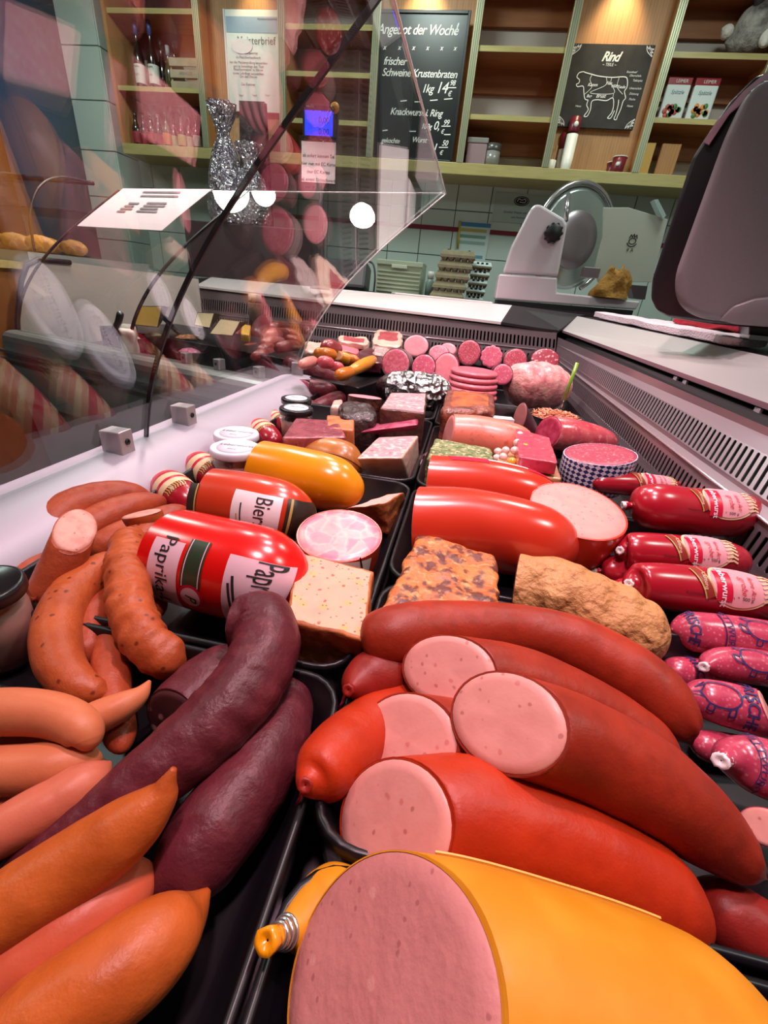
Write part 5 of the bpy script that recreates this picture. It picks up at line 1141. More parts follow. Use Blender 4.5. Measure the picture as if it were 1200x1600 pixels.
block('herb_coated_loaf', 'loaf coated in chopped green herbs, in front of the pink liver sausage', 'meat loaf', blk_px([(680, 684), (768, 700), (774, 728), (666, 716)], -.272, -.346, ((.002, .01), (.002, .01), (.0, .004), (.002, .002))), herb, (0, 2), mat('loaf_side_pink', '#c98078', .45, 0, [('noise', 60, .4, .7, '#b56a66', .7)]), rho=.1, amp=.002, freq=60, n=12, seed=24)
aspic = mat('aspic_brawn', '#c9475c', .3, 0, [('voro', 70, .3, .1, '#e39aa0', .8), ('noise', 80, .5, .7, '#9c2b42', .8)], [('noise', 90, .3, .003)], .5)
block('aspic_slice', 'pink aspic brawn slice lying on top of the onion aspic block', 'brawn', blk_px([(806, 668), (858, 684), (872, 722), (812, 714)], -.248, -.274), aspic, rho=.1, amp=.0015, n=10, seed=25)
asb = block('onion_aspic', 'aspic block with pearl onions and corn cobs, right of the herb loaf', 'brawn', blk_px([(782, 700), (868, 718), (878, 748), (772, 738)], -.278, -.346, ((.0, .006), (.0, .006), (0, .002), (0, .002))), mat('aspic_amber', '#b98a62', .25, 0, [('noise', 50, .4, .7, '#9c5f4c', .8)], None, .6), rho=.1, amp=.001, n=8, seed=26)
asb2 = thing('pickled_vegetables', 'pearl onions and corn pieces set along the front of the aspic block', 'vegetables', asb.location+V3((0, -.04, .02)))
rr = random.Random(9)
for i, (px, py, z) in enumerate(((778, 706, -.268), (786, 714, -.268), (776, 716, -.276), (790, 704, -.262), (800, 722, -.272), (812, 730, -.275), (786, 730, -.285), (772, 728, -.29), (824, 736, -.278), (838, 738, -.28), (852, 742, -.282), (866, 746, -.285), (846, 748, -.29), (800, 738, -.29), (820, 700, -.25), (808, 692, -.25), (812, 680, -.247), (804, 704, -.258))):
    p = P(px, py, z-.006); corn = i in (4, 9, 12, 14, 11); r = .0085 if not corn else .0098
    lathe('corn' if corn else 'pearl_onion', [(0, -r*.95), (r*.55, -r*.8), (r*.95, -r*.3), (r, r*.1), (r*.75, r*.65), (r*.3, r*.95), (0, r)], p, MATS.get('corn_yellow') or mat('corn_yellow', '#dda22f', .3, coat=.3) if corn else MATS.get('onion_white') or mat('onion_white', '#e6c4bb', .3, coat=.4), asb2, 16, V3((rr.uniform(-1, 1), rr.uniform(-1, .2), rr.uniform(.2, 1))))
t = saus('corned_beef_roll', 'dark red corned beef roll with shiny film, cut end facing left', 'sausage', [(856, 676, 27, .03), (890, 680, 27, .028), (930, 688, 24, .024), (960, 696, 16, .02)], mat('corned_film', '#b0394a', .2, 0, [('noise', 30, .4, .7, '#cc6a68', .7), ('noise', 70, .55, .7, '#d99a92', .5)], [('noise', 60, .3, .004)], .6), 'cut', 'round', n0=(1, .4, .1), mc=mat('corned_cut', '#9b2340', .4, 0, [('noise', 80, .4, .7, '#c25070', .7)]), seed=27)
# coarse brawn in a blue and white checked ring casing
chk = mat('blue_white_checks', '#e8e4ee', .4, 0, [('checker', 150, .4, .6, '#23306f')], None, .2, coord='UV')
t = stub('checked_wurst', 'cut coarse wurst with blue and white diamond casing beside the slotted panel', 'sausage', 937, 709, 52, -.252, .085, (.0, .0, 0), (-.16, -.02, 1), chk, mat('coarse_red_cut', '#a23f52', .42, 0, [('voro', 120, .34, .12, '#e09a9c', .8), ('noise', 90, .45, .68, '#9c3046', .7)], [('noise', 120, .3, .002)], .2), seed=4)
uv = bpy.data.objects[t.o.name].data.uv_layers[0].data
for d_ in uv:
    u, v = d_.uv; d_.uv = (u*.75+v*.55+2, u*.75-v*.55+2)
# ================================================================ cheese and sausages in the far arm
cheese_y = mat('cheese_yellow', '#e0b04a', .45, 0, [('noise', 20, .4, .7, '#d09a38', .6)])
cheese_p = mat('cheese_pale', '#ead9a8', .5); rind_k = mat('cheese_rind', '#3a2a22', .6); cream = mat('cream_cheese', '#e9e3d6', .5, bump=[('noise', 60, .4, .006)])
def lump(name, label, cat, top, zt, th, m, seed=0, rho=.12, cuts=(), mc=None, amp=.001): return block(name, label, cat, blk_px(top, zt, zt-th), m, cuts, mc, rho=rho, amp=amp, n=8, seed=seed)
st_ = far(.86)(.34, -.31)
tag(box('display_step', st_, (1.15, .42, .115), tray_m, None, Matrix.Rotation(-math.radians(15), 3, 'Z'), .004), 'dark display step under the cheeses behind the far glass', 'step')
def cheese(name, label, tl, tr, br, bl, y, dy, m, mc, cuts=(2, 5)):
    c8 = [PY(*bl, y-.03), PY(*br, y-.03), PY(*br, y+dy)+V3((.02, 0, 0)), PY(*bl, y+dy)+V3((.02, 0, 0)), PY(*tl, y+.02), PY(*tr, y+.02), PY(*tr, y+dy)+V3((.03, 0, 0)), PY(*tl, y+dy)+V3((.03, 0, 0))]
    for i in (2, 3): c8[i].z = c8[i-1 if i == 2 else 0].z
    for i in (6, 7): c8[i].z = c8[5 if i == 6 else 4].z-.01
    block(name, label, 'cheese', c8, m, cuts, mc, rho=.08, amp=.001, n=8)
cheese('cheese_block', 'yellow cheese block standing tallest, left of the cheese wedges behind the glass', (221, 478), (254, 478), (247, 512), (208, 508), 1.70, .13, rind_k, cheese_y)
cheese('cheese_wedge', 'pale yellow cheese wedge, left of the two wedges behind the glass', (308, 488), (335, 489), (328, 513), (303, 508), 1.72, .12, rind_k, cheese_p)
cheese('cheese_wedge', 'pale cheese wedge with dark rind, right of the two wedges behind the glass', (344, 498), (376, 502), (364, 525), (326, 522), 1.62, .12, rind_k, cheese_p)
lump('cream_cheese', 'white cream cheese block beside the curved dark tongs', 'cheese', [(188, 504), (214, 506), (212, 516), (184, 514)], -.22, .12, cream, 4, rho=.3, amp=.004)
lump('small_cheese', 'small tan cheese piece by the spice shaker', 'cheese', [(378, 506), (392, 508), (390, 522), (376, 520)], -.22, .12, cheese_y, 5)
def salad_bowl(label, px, py, rp, z, col, slabel):
    p = P(px, py, z); r = rp*depth(p)/F
    o = thing('salad_bowl', label, 'bowl', p-V3((0, 0, .07)))
    lathe('bowl', [(0, -.07), (r*.7, -.07), (r, 0), (r*.97, .003), (r*.68, -.06), (0, -.06)], p, bowl_k, o, 32)
    m = mat('salad_'+col.strip('#'), col, .5, 0, [('voro', 60, .3, .1, '#efe2cc', .8)], [('voro', 70, .8, .012)])
    tag(lathe('salad', [(0, -.03), (r*.80, -.03), (r*.85, -.012), (r*.5, .006), (0, .012)], p, m, None, 28), slabel, 'salad', kind='stuff')
salad_bowl('dark bowl of pale salad in front of the tallest cheese block', 240, 524, 20, -.255, '#dcc9a0', 'pale cream salad in the bowl before the tall cheese')
salad_bowl('dark bowl of orange salad in front of the cheese wedges', 296, 527, 30, -.25, '#d9905c', 'orange salad in the bowl before the cheese wedges')
salad_bowl('dark bowl of pink salad nearest the glass clamps', 300, 548, 28, -.285, '#d8749a', 'pink salad in the bowl nearest the clamps')
salad_bowl('dark bowl of pale salad at the left end near the curved tongs', 205, 528, 20, -.26, '#d8cbb8', 'pale salad in the leftmost bowl')
def tongs(label, pts, z):
    o = wire('serving_spoon', [P(x, y, z_) for (x, y), z_ in zip(pts, z)], [.012, .012, .010, .008], mat('tongs_black', '#17161c', .35) if 'tongs_black' not in MATS else MATS['tongs_black']); tag(o, label, 'spoon')
tongs('black curved serving spoon handle rising beside the white cream cheese', [(188, 491), (184, 506), (176, 518), (166, 526)], [-.16, -.2, -.235, -.255])
tongs('black serving spoon handle leaning right of the tallest cheese block', [(254, 494), (262, 502), (270, 512), (282, 524)], [-.18, -.2, -.23, -.25])
sh = P(400, 505, -.23); r_ = 10*depth(sh)/F
t = thing('spice_shaker', 'spice shaker with pale cap standing in front of the slotted panel behind the glass', 'shaker', sh-V3((0, 0, .03)))
lathe('shaker_body', [(0, -.03), (r_, -.03), (r_, .10), (r_*.9, .11)], sh, mat('shaker_brown', '#8a6a5a', .4, 0, [('noise', 30, .4, .7, '#b39a8c', .8)]), t, 24)
lathe('cap', [(r_*.95, .11), (r_*.98, .112), (r_*.98, .15), (0, .152)], sh, mat('cap_pale', '#c8b8ac', .4), t, 24)
pile = mat('raw_pile_casing', '#8c3a33', .35, 0, [('noise', 30, .4, .7, '#a5514a', .8)], [('noise', 90, .4, .004)], .3)
rr = random.Random(21)
spots = [(362, 528, 390, 521), (366, 540, 398, 530), (372, 552, 408, 543), (392, 560, 430, 552), (420, 566, 456, 556), (405, 540, 442, 534), (414, 527, 446, 520), (428, 546, 466, 540), (440, 532, 472, 536), (418, 515, 450, 512), (446, 556, 478, 548), (400, 551, 432, 544), (436, 521, 466, 526)]
where = ['leftmost by the cheese', 'second from the cheese side', 'lower left by the clamp', 'front middle', 'front right', 'centre left', 'upper left', 'centre right', 'upper right', 'topmost at the back', 'right by the corner clamp', 'just above the front middle one', 'crosswise near the top']
for i, (a, b, c, d) in enumerate(spots):
    h = .02+.016*((i*5) % 4)+(.05 if i in (5, 6, 7, 8, 9, 12) else 0)
    saus('smoked_sausage', 'red brown smoked sausage in the heap behind the glass, '+where[i], 'sausage', [(a, b, 7, h), ((a+c)/2, (b+d)/2-2, 9.5, h+.004), (c, d, 7, h)], pile, seed=i, n=20, seg=16, wr=.05)
saus('dark_salami', 'dark salami stick standing among the smoked sausage heap behind the glass', 'salami', [(402, 528, 11, .06), (406, 512, 12, .09), (412, 500, 9, .12)], salami, 'round', 'round', seed=5)

# ================================================================ things on the wall shelf
def on(px, y, z): return V3((PY(px, 250, y).x, y, z+CZ))
dkglass = mat('dark_bottle_glass', '#15110f', .08, coat=.4); red_glass = mat('red_bottle', '#5a1512', .1, coat=.4); clear_b = mat('olive_bottle', '#4d4a2c', .12, coat=.4)
blue_cap = mat('blue_capsule', '#3a4a8c', .35); lab_w = mat('bottle_label', '#d9d6cc', .5)
def bottle(name, label, px, py, y, z, h, r, gm, capm, lm, neck=.45, cat='bottle', group=None, lt=None):
    x = PY(px, py, y).x; b = W(x, y, z); t = thing(name, label, cat, b, group)
    lathe('bottle_glass', [(0, .002), (r*.9, 0), (r, .006), (r, h*neck), (r*.86, h*(neck+.08)), (r*.5, h*(neck+.2)), (r*.36, h*(neck+.3)), (r*.33, h*.97), (r*.38, h*.975), (r*.38, h), (0, h)], b, gm, t, 24)
    if capm: lathe('capsule', [(r*.40, h*.80), (r*.40, h*1.004), (0, h*1.006)], b, capm, t, 20)
    if lm:
        l = lathe('bottle_label', [(r*1.01, h*.09), (r*1.012, h*.092), (r*1.012, h*(neck-.08)), (r*1.01, h*(neck-.078))], b, lm, t, 24)
        if lt:
            for i, s in enumerate(lt): text_on('label_print', s, .014, b+V3((0, -r*1.03, h*(.33-.12*i))), (1, 0, 0), (0, 0, 1), ink, l)
    return t
yb_ = SF+.10
bottle('wine_bottle', 'tall dark wine bottle with blue capsule, left one of the tall pair on the shelf', 222, 131, yb_, B1b, .36, .037, dkglass, blue_cap, lab_w, lt=('Riesling', '0,75 l'))
bottle('wine_bottle', 'tall dark wine bottle with blue capsule, right one of the tall pair on the shelf', 243, 132, yb_, B1b, .36, .037, dkglass, blue_cap, lab_w, lt=('Riesling', '0,75 l'))
bottle('wine_bottle', 'dark wine bottle without visible label, partly behind the right tall bottle', 257, 130, yb_+.07, B1b, .30, .034, dkglass, black, None)
bottle('oil_bottle', 'olive coloured clear bottle right of the tall wine bottles', 267, 131, yb_+.03, B1b, .25, .033, clear_b, mat('grey_cap', '#a9b1bb', .4), None)
bottle('wine_bottle', 'dark bottle standing behind the wooden crate on the upper shelf', 277, 130, yb_+.12, B1b, .30, .034, dkglass, black, None)
crate = thing('wooden_crate', 'small pale slatted wooden crate on the upper shelf right of the bottles', 'crate', on(293, SF+.1, B1b))
cw = (posts[0]-.02)-(PY(272, 120, SF+.1).x); cx = PY(272, 120, SF+.1).x+cw/2
cratem = mat('crate_wood', '#b0a285', .6, 0, [('noise', 14, .4, .7, '#94866a', .7)])
for k in range(3):
    b_ = box('front_slat', W(cx, SF+.06, B1b+.025+k*.06), (cw, .01, .042), cratem, crate)
    if k == 1: text_on('slat_print', 'WEINGUT', .022, W(cx, SF+.0545, B1b+.025+k*.06), (1, 0, 0), (0, 0, 1), ink_grey, b_)
    box('rear_slat', W(cx, SF+.22, B1b+.025+k*.06), (cw, .01, .042), cratem, crate)
for dx in (-1, 1): box('crate_end', W(cx+dx*(cw/2-.006), SF+.14, B1b+.085), (.012, .15, .17), cratem, crate)
box('crate_floor', W(cx, SF+.14, B1b+.006), (cw-.03, .15, .01), cratem, crate)
cols = [('dark bottle with red label', '#8e2430', dkglass), ('dark bottle with red label', '#a02a35', dkglass), ('dark bottle with crimson label', '#9c2230', dkglass), ('reddish bottle with red label', '#a8323a', dkglass), ('bottle with orange label', '#d0713c', clear_b), ('bottle with green and cream label', '#9da06a', red_glass), ('bottle with yellow green label', '#a59a58', red_glass), ('reddish bottle with cream label', '#b9a48c', red_glass), ('reddish bottle with pale label', '#a8948a', red_glass)]
words_ = ['leftmost', 'second from left', 'third from left', 'fourth from left', 'middle one', 'fourth from right', 'third from right', 'second from right', 'rightmost']
for i, (d_, c_, gm) in enumerate(cols):
    bottle('juice_bottle', 'small '+d_+' in the lower row, '+words_[i], 216+i*11.6, 222, yb_-.02+.04*(i % 2), zb, .20-.01*(i > 4), .030, gm, dkglass if i < 4 else None, mat('juice_label_'+c_[1:], c_, .5), .5)
# jar-like small containers, cups
def cup(name, label, px, y, z, r, h, m, cat, group=None, rim=None, n=24, r1=1.18):
    b = V3((PY(px, 258, y).x, y, z+CZ)); t = thing(name, label, cat, b, group)
    lathe('cup_body', [(0, .001), (r*.96, 0), (r, .003), (r*r1, h), (r*r1*.94, h), (r*.9, .006), (0, .006)], b, m, t, n)
    if rim: ring_torus('rim', b+V3((0, 0, h)), (0, 0, 1), r*r1, .003, rim, t)
    return t, b
burg = mat('burgundy_cup', '#6b1526', .35); wht = mat('white_cup', '#dcdcd4', .4)
yc_ = SF+.06
for k in range(10): cup('paper_cup', 'white paper cup in the tall stack of cups on the shelf', 884, yc_, zb+.001+k*.0125, .030, .072, wht, 'cup', 'stacked white paper cups')
t, b = cup('paper_cup', 'burgundy paper cup turned over on top of the white cup stack', 884, yc_, zb+.195, .036, .075, burg, 'cup', r1=.86)
lathe('emblem', [(0, 0), (.014, 0), (.014, .001), (0, .001)], b+V3((.004, -.034, .035)), wht, t, 20, V3((0, -1, .1)))
cup('paper_cup', 'burgundy paper cup leaning in the shorter stack behind the white cups', 876, yc_+.05, zb+.12, .034, .08, burg, 'cup')
for k in range(6): cup('paper_cup', 'white paper cup in the short stack behind the tall one', 876, yc_+.05, zb+.001+k*.0125, .028, .06, wht, 'cup', 'short stack of white paper cups')
t, b = cup('stick_pot', 'small white pot holding wooden stirring sticks beside the cup stacks', 860, yc_, zb, .030, .05, wht, 'pot', r1=1.05)
bm = bmesh.new()
for i in range(14):
    R = Matrix.Rotation(rr.uniform(-.14, .14), 3, 'X') @ Matrix.Rotation(rr.uniform(-.14, .14), 3, 'Y'); c = b+V3((.018*math.cos(i*2.4), .018*math.sin(i*2.4), .07)); add_box(bm, c, (.006, .002, .12), R)
tag(obj_bm('stirring_sticks', bm, mat('stick_wood', '#b58a58', .6)), 'thin wooden stirring sticks in the small white pot', 'sticks', kind='stuff')
t, b = cup('coffee_cup', 'burgundy paper cup with white rim alone on the shelf below the cow board', 966, yc_, zb, .036, .085, burg, 'cup', rim=wht)
lathe('emblem', [(0, 0), (.012, 0), (.012, .001), (0, .001)], b+V3((-.012, -.038, .045)), wht, t, 20, V3((-.3, -1, .1)))
cup('coffee_cup', 'small burgundy cup half behind the one with white rim', 957, yc_+.06, zb, .028, .07, burg, 'cup', rim=wht)
g_ = mat('smoky_plastic', '#8c8a86', .25, coat=.3)
o = thing('storage_box', 'grey clear storage box standing left in the white backed shelf bay', 'box', on(743, SF+.12, zb)); box('box_body', on(743, SF+.12, zb+.06), (.13, .12, .12), mat('mauve_box', '#9a7f84', .4), o, bevel=.006); box('lid', on(743, SF+.12, zb+.135), (.14, .13, .03), g_, o, bevel=.006)
o = thing('storage_tin', 'small grey round tin with lid beside the grey storage box', 'tin', on(768, SF+.1, zb)); lathe('tin_body', [(0, 0), (.05, 0), (.05, .09)], on(768, SF+.1, zb), g_, o, 28); lathe('lid', [(.052, .088), (.053, .09), (.053, .125), (0, .13)], on(768, SF+.1, zb), mat('tin_lid', '#5e5b58', .3, .4), o, 28)
# packets and figure in the right bay
def packet(label, px, col):
    y = SF+.08; c = V3((PY(px, 165, y).x, y, B7b+CZ)); t = thing('pasta_packet', label, 'packet', c)
    w_, h_ = .135, .205
    bm = bmesh.new(); add_box(bm, c+V3((0, .015, h_*.42)), (w_, .035, h_*.84), None, .008); obj_bm('bag', bm, mat('packet_white', '#d5dcd8', .35, coat=.2), t)
    box('red_header', c+V3((0, .012, h_*.91)), (w_*1.02, .02, h_*.18), mat('packet_red', '#8d1c2a', .35), t, bevel=.004)
    text_on('header_print', 'LEIMER', .022, c+V3((.01, .0015, h_*.91)), (1, 0, 0), (0, 0, 1), lab_w, t)
    text_on('print', 'Spätzle', .026, c+V3((0, -.0033, h_*.66)), (1, 0, 0), (0, 0, 1), mat('packet_teal', '#3f6d74', .5), t, .25)
    rp = random.Random(px); pf = mat('picture_'+col[1:], col, .5); pg = mat('leaf_green', '#4d7a3a', .5) if 'leaf_green' not in MATS else MATS['leaf_green']
    for i in range(13):
        q = c+V3((rp.uniform(-.042, .042), -.0035, h_*(.10+.27*rp.random()))); lathe('vegetable_picture' if i % 4 else 'leaf_picture', [(0, 0), (.014, 0), (.013, .001), (0, .001)], q, pf if i % 4 else pg, t, 14, V3((0, -1, 0)))
packet('white food packet with red header and reddish vegetables, left of two on the shelf', 1052, '#b8503a')
packet('white food packet with red header and orange vegetables, right of two on the shelf', 1095, '#d9843a')
# speckled animal figure, only its rump and back in frame
fur = mat('speckled_fur', '#6b6660', .7, 0, [('noise', 16, .42, .62, '#b5b0a8', .9), ('noise', 10, .5, .68, '#2b2524', .95), ('noise', 60, .4, .7, '#8a837a', .5)], [('noise', 90, .7, .01)])
y = SF+.13
def fp_(px, py): return PY(px, py, y)
ct = [(fp_(1130, 74)+V3((0, 0, .02)), .03), (fp_(1150, 62), .085), (fp_(1180, 48), .12), (fp_(1225, 25), .13), (fp_(1262, 0), .10), (fp_(1285, -18), .05)]
for i, (p, r) in enumerate(ct): p.z = max(p.z, B7a+CZ+r*.95)
t = Tube(ct, 'round', 'round', .8, .8, 40, 36, 0, .08, 14, 3); root = thing('animal_figure', 'grey and black speckled furry animal figure lying on the top right shelf', 'figure', V3((fp_(1190, 40).x, y, B7a+CZ)))
t.root = root; t.build('body', fur, root)
p = fp_(1128, 44); Tube([(fp_(1142, 58), .03), (fp_(1134, 48), .032), (p, .014)], 'round', 'round', 1, 1, 12, 20).build('tail', mat('pale_fur', '#d8d2c6', .7, bump=[('noise', 90, .6, .01)]), root, label='pale tail')
for px in (1192, 1215):
    a = fp_(px, 58)+V3((0, -.06, 0)); b = V3((fp_(px-14, 76).x, y-.12, B7a+CZ+.028)); Tube([(a, .05), (a.lerp(b, .6), .035), (b, .027)], 'round', 'round', 1, 1, 14, 20).build('leg', fur if px > 1200 else MATS['pale_fur'], root)
a = fp_(1187, -4)+V3((0, -.05, 0)); Tube([(a, .02), (a+V3((-.012, -.01, -.04)), .03), (a+V3((-.02, -.012, -.075)), .012)], 'round', 'round', 1, 1, 12, 16).build('ear', mat('dark_fur', '#2b2626', .7), root, label='dark hanging ear')
for lab_, pxa, pxb, m in (('thin lit upright wooden board at the left in the lower right bay', 1003, 1020, mat('pale_board', '#cfa04c', .45)), ('broad upright wooden board right of the thin lit one', 1030, 1060, wood)):
    a, b = PY(pxa, 245, SF+.1).x, PY(pxb, 245, SF+.1).x; z1 = PY(1010, 222, SF+.1).z-CZ
    tag(box('wooden_board', W((a+b)/2, SF+.12, (zb+z1)/2), (b-a, .03, z1-zb), m, None, None, .003), lab_, 'board')

# ================================================================ on the tiled wall and the rear worktop
def wall_sheet(name, label, cat, x0, y0, x1, y1, m, yy=BW-.006):
    a, b = PY(x0, y0, yy), PY(x1, y1, yy); c = (a+b)/2; c.y = yy; t = thing(name, label, cat, V3((c.x, yy, min(a.z, b.z))))
    box('sheet', c, (abs(b.x-a.x), .003, abs(a.z-b.z)), m, t); return t, c, abs(b.x-a.x), abs(a.z-b.z)
t, c, w_, h_ = wall_sheet('wall_sticker', 'clear wall notice with a black oval logo above the slicer', 'notice', 775, 300, 850, 352, mat('clear_sheet', '#b3c0b8', .25))
o_ = c+V3((0, -.002, .045)); pts = [(.052*math.cos(i*math.pi/16), .026*math.sin(i*math.pi/16)) for i in range(33)]
lines_on('oval_outline', [pts], .006, o_, (1, 0, 0), (0, 0, 1), print_k, t); obj('oval_field', [o_+V3((x*.86, -.0004, z*.8)) for x, z in pts[:-1]], [tuple(range(32))[::-1]], print_k, t, False)
lines_on('logo_pig', [bez([(-.03, -.004), (-.02, .012), (.0, .006), (.02, .012), (.03, .002), (.02, -.008), (-.012, -.006)], 5)], .004, o_, (1, 0, 0), (0, 0, 1), chalk, t, .0016)
text_on('notice_print', 'Qualität, Frische und Service', .02, c+V3((0, -.002, -.025)), (1, 0, 0), (0, 0, 1), print_k, t, .3); text_on('notice_print', 'seit 1978' if False else 'vom Fachmann', .018, c+V3((0, -.002, -.055)), (1, 0, 0), (0, 0, 1), print_k, t, .3)
t, c, w_, h_ = wall_sheet('hygiene_poster', 'small white poster with blue header on the tiles behind the egg cartons', 'poster', 718, 346, 757, 412, mat('poster_white', '#c9d6d2', .5))
box('blue_header', c+V3((0, -.002, h_/2-.014)), (w_, .002, .026), mat('poster_blue', '#3f7fa8', .5), t)
for i, (m, d_) in enumerate((('#b9ad5c', .05), ('#6f9a88', .09), ('#8fb0a0', .13), ('#5f98a8', .22), ('#7aa38e', .27))):
    bm = bmesh.new(); lines_on('poster_lines', [[(-w_*.42, h_/2-d_), (w_*.40, h_/2-d_)]], .02, c+V3((0, -.002, 0)), (1, 0, 0), (0, 0, 1), mat('poster_tone', m, .6) if i > 9 else mat('poster_tone_'+m[1:], m, .6), t)
    bm.free()
a, b = PY(719, 345, BW-.012), PY(715, 388, BW-.012); tag(wire('yellow_ruler', [a, b], .008, mat('ruler_yellow', '#c9a93a', .5)), 'thin yellow stick hanging on the tiles left of the poster', 'stick')
RZ = sL1.z-.004-CZ       # top of the rear worktop
# green grey crate
cr = mat('crate_green', '#a9b59c', .5)
c = V3((PY(628, 430, 3.5).x, 3.5, RZ+CZ)); t = thing('storage_crate', 'pale green grey plastic crate with ribbed sides on the rear worktop', 'crate', c)
zt_ = PY(625, 408, 3.4).z-c.z; wq = PY(663, 430, 3.4).x-PY(596, 430, 3.4).x
vs = []; 
bm = bmesh.new()
for dx, dy, sx, sy in ((0, -.13, wq, .012), (0, .13, wq, .012), (-wq/2, 0, .012, .26), (wq/2, 0, .012, .26)): add_box(bm, c+V3((dx, dy, zt_/2)), (sx, sy, zt_))
add_box(bm, c+V3((0, 0, .008)), (wq, .26, .012)); obj_bm('crate_body', bm, cr, t)
box('rim', c+V3((0, -.14, zt_-.015)), (wq+.02, .02, .03), cr, t, bevel=.004)
for k in range(6): box('rib', c+V3((0, -.14, .03+k*(zt_-.07)/6)), (wq, .012, .010), cr, t)
box('handle_grip', c+V3((0, -.152, zt_-.035)), (wq*.36, .008, .022), mat('crate_light', '#bcc7b0', .5), t, bevel=.003)
bx = V3((PY(672, 440, 3.45).x, 3.45, RZ+CZ)); t = thing('spray_bottle', 'small pale bottle between green crate and egg cartons', 'bottle', bx)
zt_ = PY(672, 424, 3.45).z-bx.z; lathe('bottle_body', [(0, 0), (.03, 0), (.032, zt_*.6), (.018, zt_*.75)], bx, mat('spray_pale', '#8fa59c', .35), t, 20); lathe('cap', [(.02, zt_*.75), (.022, zt_*.76), (.022, zt_), (0, zt_)], bx, wht, t, 20)
# egg cartons
pulp = mat('egg_carton_pulp', '#8e8467', .8, 0, [('noise', 40, .4, .7, '#7a7157', .7)], [('noise', 200, .3, .002)])
white_l = mat('egg_carton_label', '#c9d8d4', .5)
def carton(label, px, z, y, w_, h_, lbl_=False, group=None):
    x = PY(px, 430, y).x; c = W(x, y, z); t = thing('egg_carton', label, 'egg carton', c, group)
    def ring(sx, sy, zz): return [c+V3((sx*q*w_/2, sy*r*.075, zz)) for q, r in ((-1, -1), (1, -1), (1, 1), (-1, 1))]
    def loft(name, secs, m):
        vs = [v for s_ in secs for v in ring(*s_)]; fs = [(i*4+k, i*4+(k+1) % 4, i*4+4+(k+1) % 4, i*4+4+k) for i in range(len(secs)-1) for k in range(4)]; fs += [(3, 2, 1, 0), tuple(range(len(vs)-4, len(vs)))]
        return obj(name, vs, fs, m, t, False)
    loft('carton_lid', [(1, 1, h_*.48), (1, 1, h_*.55), (.88, .84, h_*.94), (.86, .80, h_)], white_l if lbl_ else pulp)
    bm = bmesh.new()
    for i in range(5):
        for j in range(2):
            q = c+V3(((i-2)*w_/5.2, (j-.5)*.072, h_*.24)); r = bmesh.ops.create_cone(bm, cap_ends=True, segments=10, radius1=w_*.075, radius2=w_*.105, depth=h_*.48, matrix=Matrix.Translation(q))
    add_box(bm, c+V3((0, 0, h_*.40)), (w_, .15, h_*.18))
    b_ = obj_bm('carton_tray', bm, pulp, t)
    if lbl_:
        for dx in (-.03, 0.0, .03): box('label_mark', c+V3((dx, -.069, h_*.75)), (.016, .002, .018), print_k, t)
    else:
        for dx in (-.3, .3): lathe('lock_tab', [(0, 0), (.008, 0), (.006, .008), (0, .009)], c+V3((dx*w_, -.02, h_*.99)), void, t, 12)
ord_ = ['lowest', 'second lowest', 'third lowest', 'second highest', 'topmost']
z0 = RZ; zt_ = PY(712, 392, 3.3).z-CZ; hh = (zt_-z0)/5
w1 = PY(733, 430, 3.3).x-PY(680, 430, 3.3).x
for k in range(5): carton(ord_[k]+' brown egg carton in the taller stack on the rear worktop', 703+k*2.2, z0+k*hh, 3.3, w1, hh*.98)
z1 = PY(752, 410, 3.45).z-CZ; h2 = (z1-z0)/5; w2 = PY(764, 430, 3.45).x-PY(734, 430, 3.45).x
for k in range(5): carton(ord_[k]+' white labelled egg carton in the narrow stack right of the brown cartons', 746+k*1.2, z0+k*h2, 3.45, w2, h2*.98, True)
# cutting board
cb = [PV(617, 455, p0+NF*.42, nf), PV(770, 474, p0+NF*.34, nf), PV(765, 468, p0+NF*.62, nf), PV(612, 450, p0+NF*.7, nf)]
zc = RZ+CZ+.002
tag(prism('cutting_board', [V3((p.x, p.y, zc)) for p in cb], (0, 0, .022), mat('board_white', '#e3d3d6', .4), None, .006), 'white plastic cutting board lying on the rear worktop left of the slicer', 'cutting board')
# monitor edge with cable behind glass
c = V3((PY(560, 430, 3.2).x, 3.2, RZ+CZ)); t = thing('till_display', 'dark slanted till housing with black cable behind the glass edge', 'till', c)
box('housing', c+V3((-.08, 0, .09)), (.30, .16, .17), mat('till_grey', '#4a4c50', .4), t, Matrix.Rotation(-.25, 3, 'X'), .02)
wire('cable', bez([tuple(c+V3(q)) for q in ((.07, -.02, .19), (.11, -.05, .17), (.13, -.07, .10), (.13, -.08, .01))], 8), .006, black, t)
# ---- slicer
YS = 2.85
white_e = mat('white_enamel', '#ddd0d6', .3, coat=.3); slate_e = mat('pale_enamel', '#b9bdb0', .3, coat=.2); bl = mat('blade_steel', '#c3cfcb', .28, .9)
t = thing('meat_slicer', 'white meat slicer with round steel blade on the rear worktop', 'meat slicer', PY(890, 470, YS)); SLZ = RZ+CZ
def pp(*pts, y=YS): return [PY(a, b, y) for a, b in pts]
prism('motor_housing', pp((786, 426), (872, 432), (887, 351), (882, 341), (845, 319), (836, 319), (829, 326), (799, 385)), (0, .09, 0), white_e, t, .014, seg=3)
base = pp((774, 467), (780, 428), (871, 434), (870, 457), (1001, 471), (994, 484))
prism('slicer_base', base, (0, .34, 0), white_e, t, .008)
lo = pp((777, 468), (990, 485)); prism('black_plinth', [lo[0], lo[1], V3((lo[1].x, YS, SLZ)), V3((lo[0].x, YS, SLZ))], (0, .3, 0), black, t)
kc = PY(864, 365, YS-.004); kn = lathe('knob', [(.040 if k % 2 else .044, 0) for k in (0,)]+[(.042, .03), (.038, .036), (0, .036)], kc, black, t, 20, V3((0, -1, 0)))
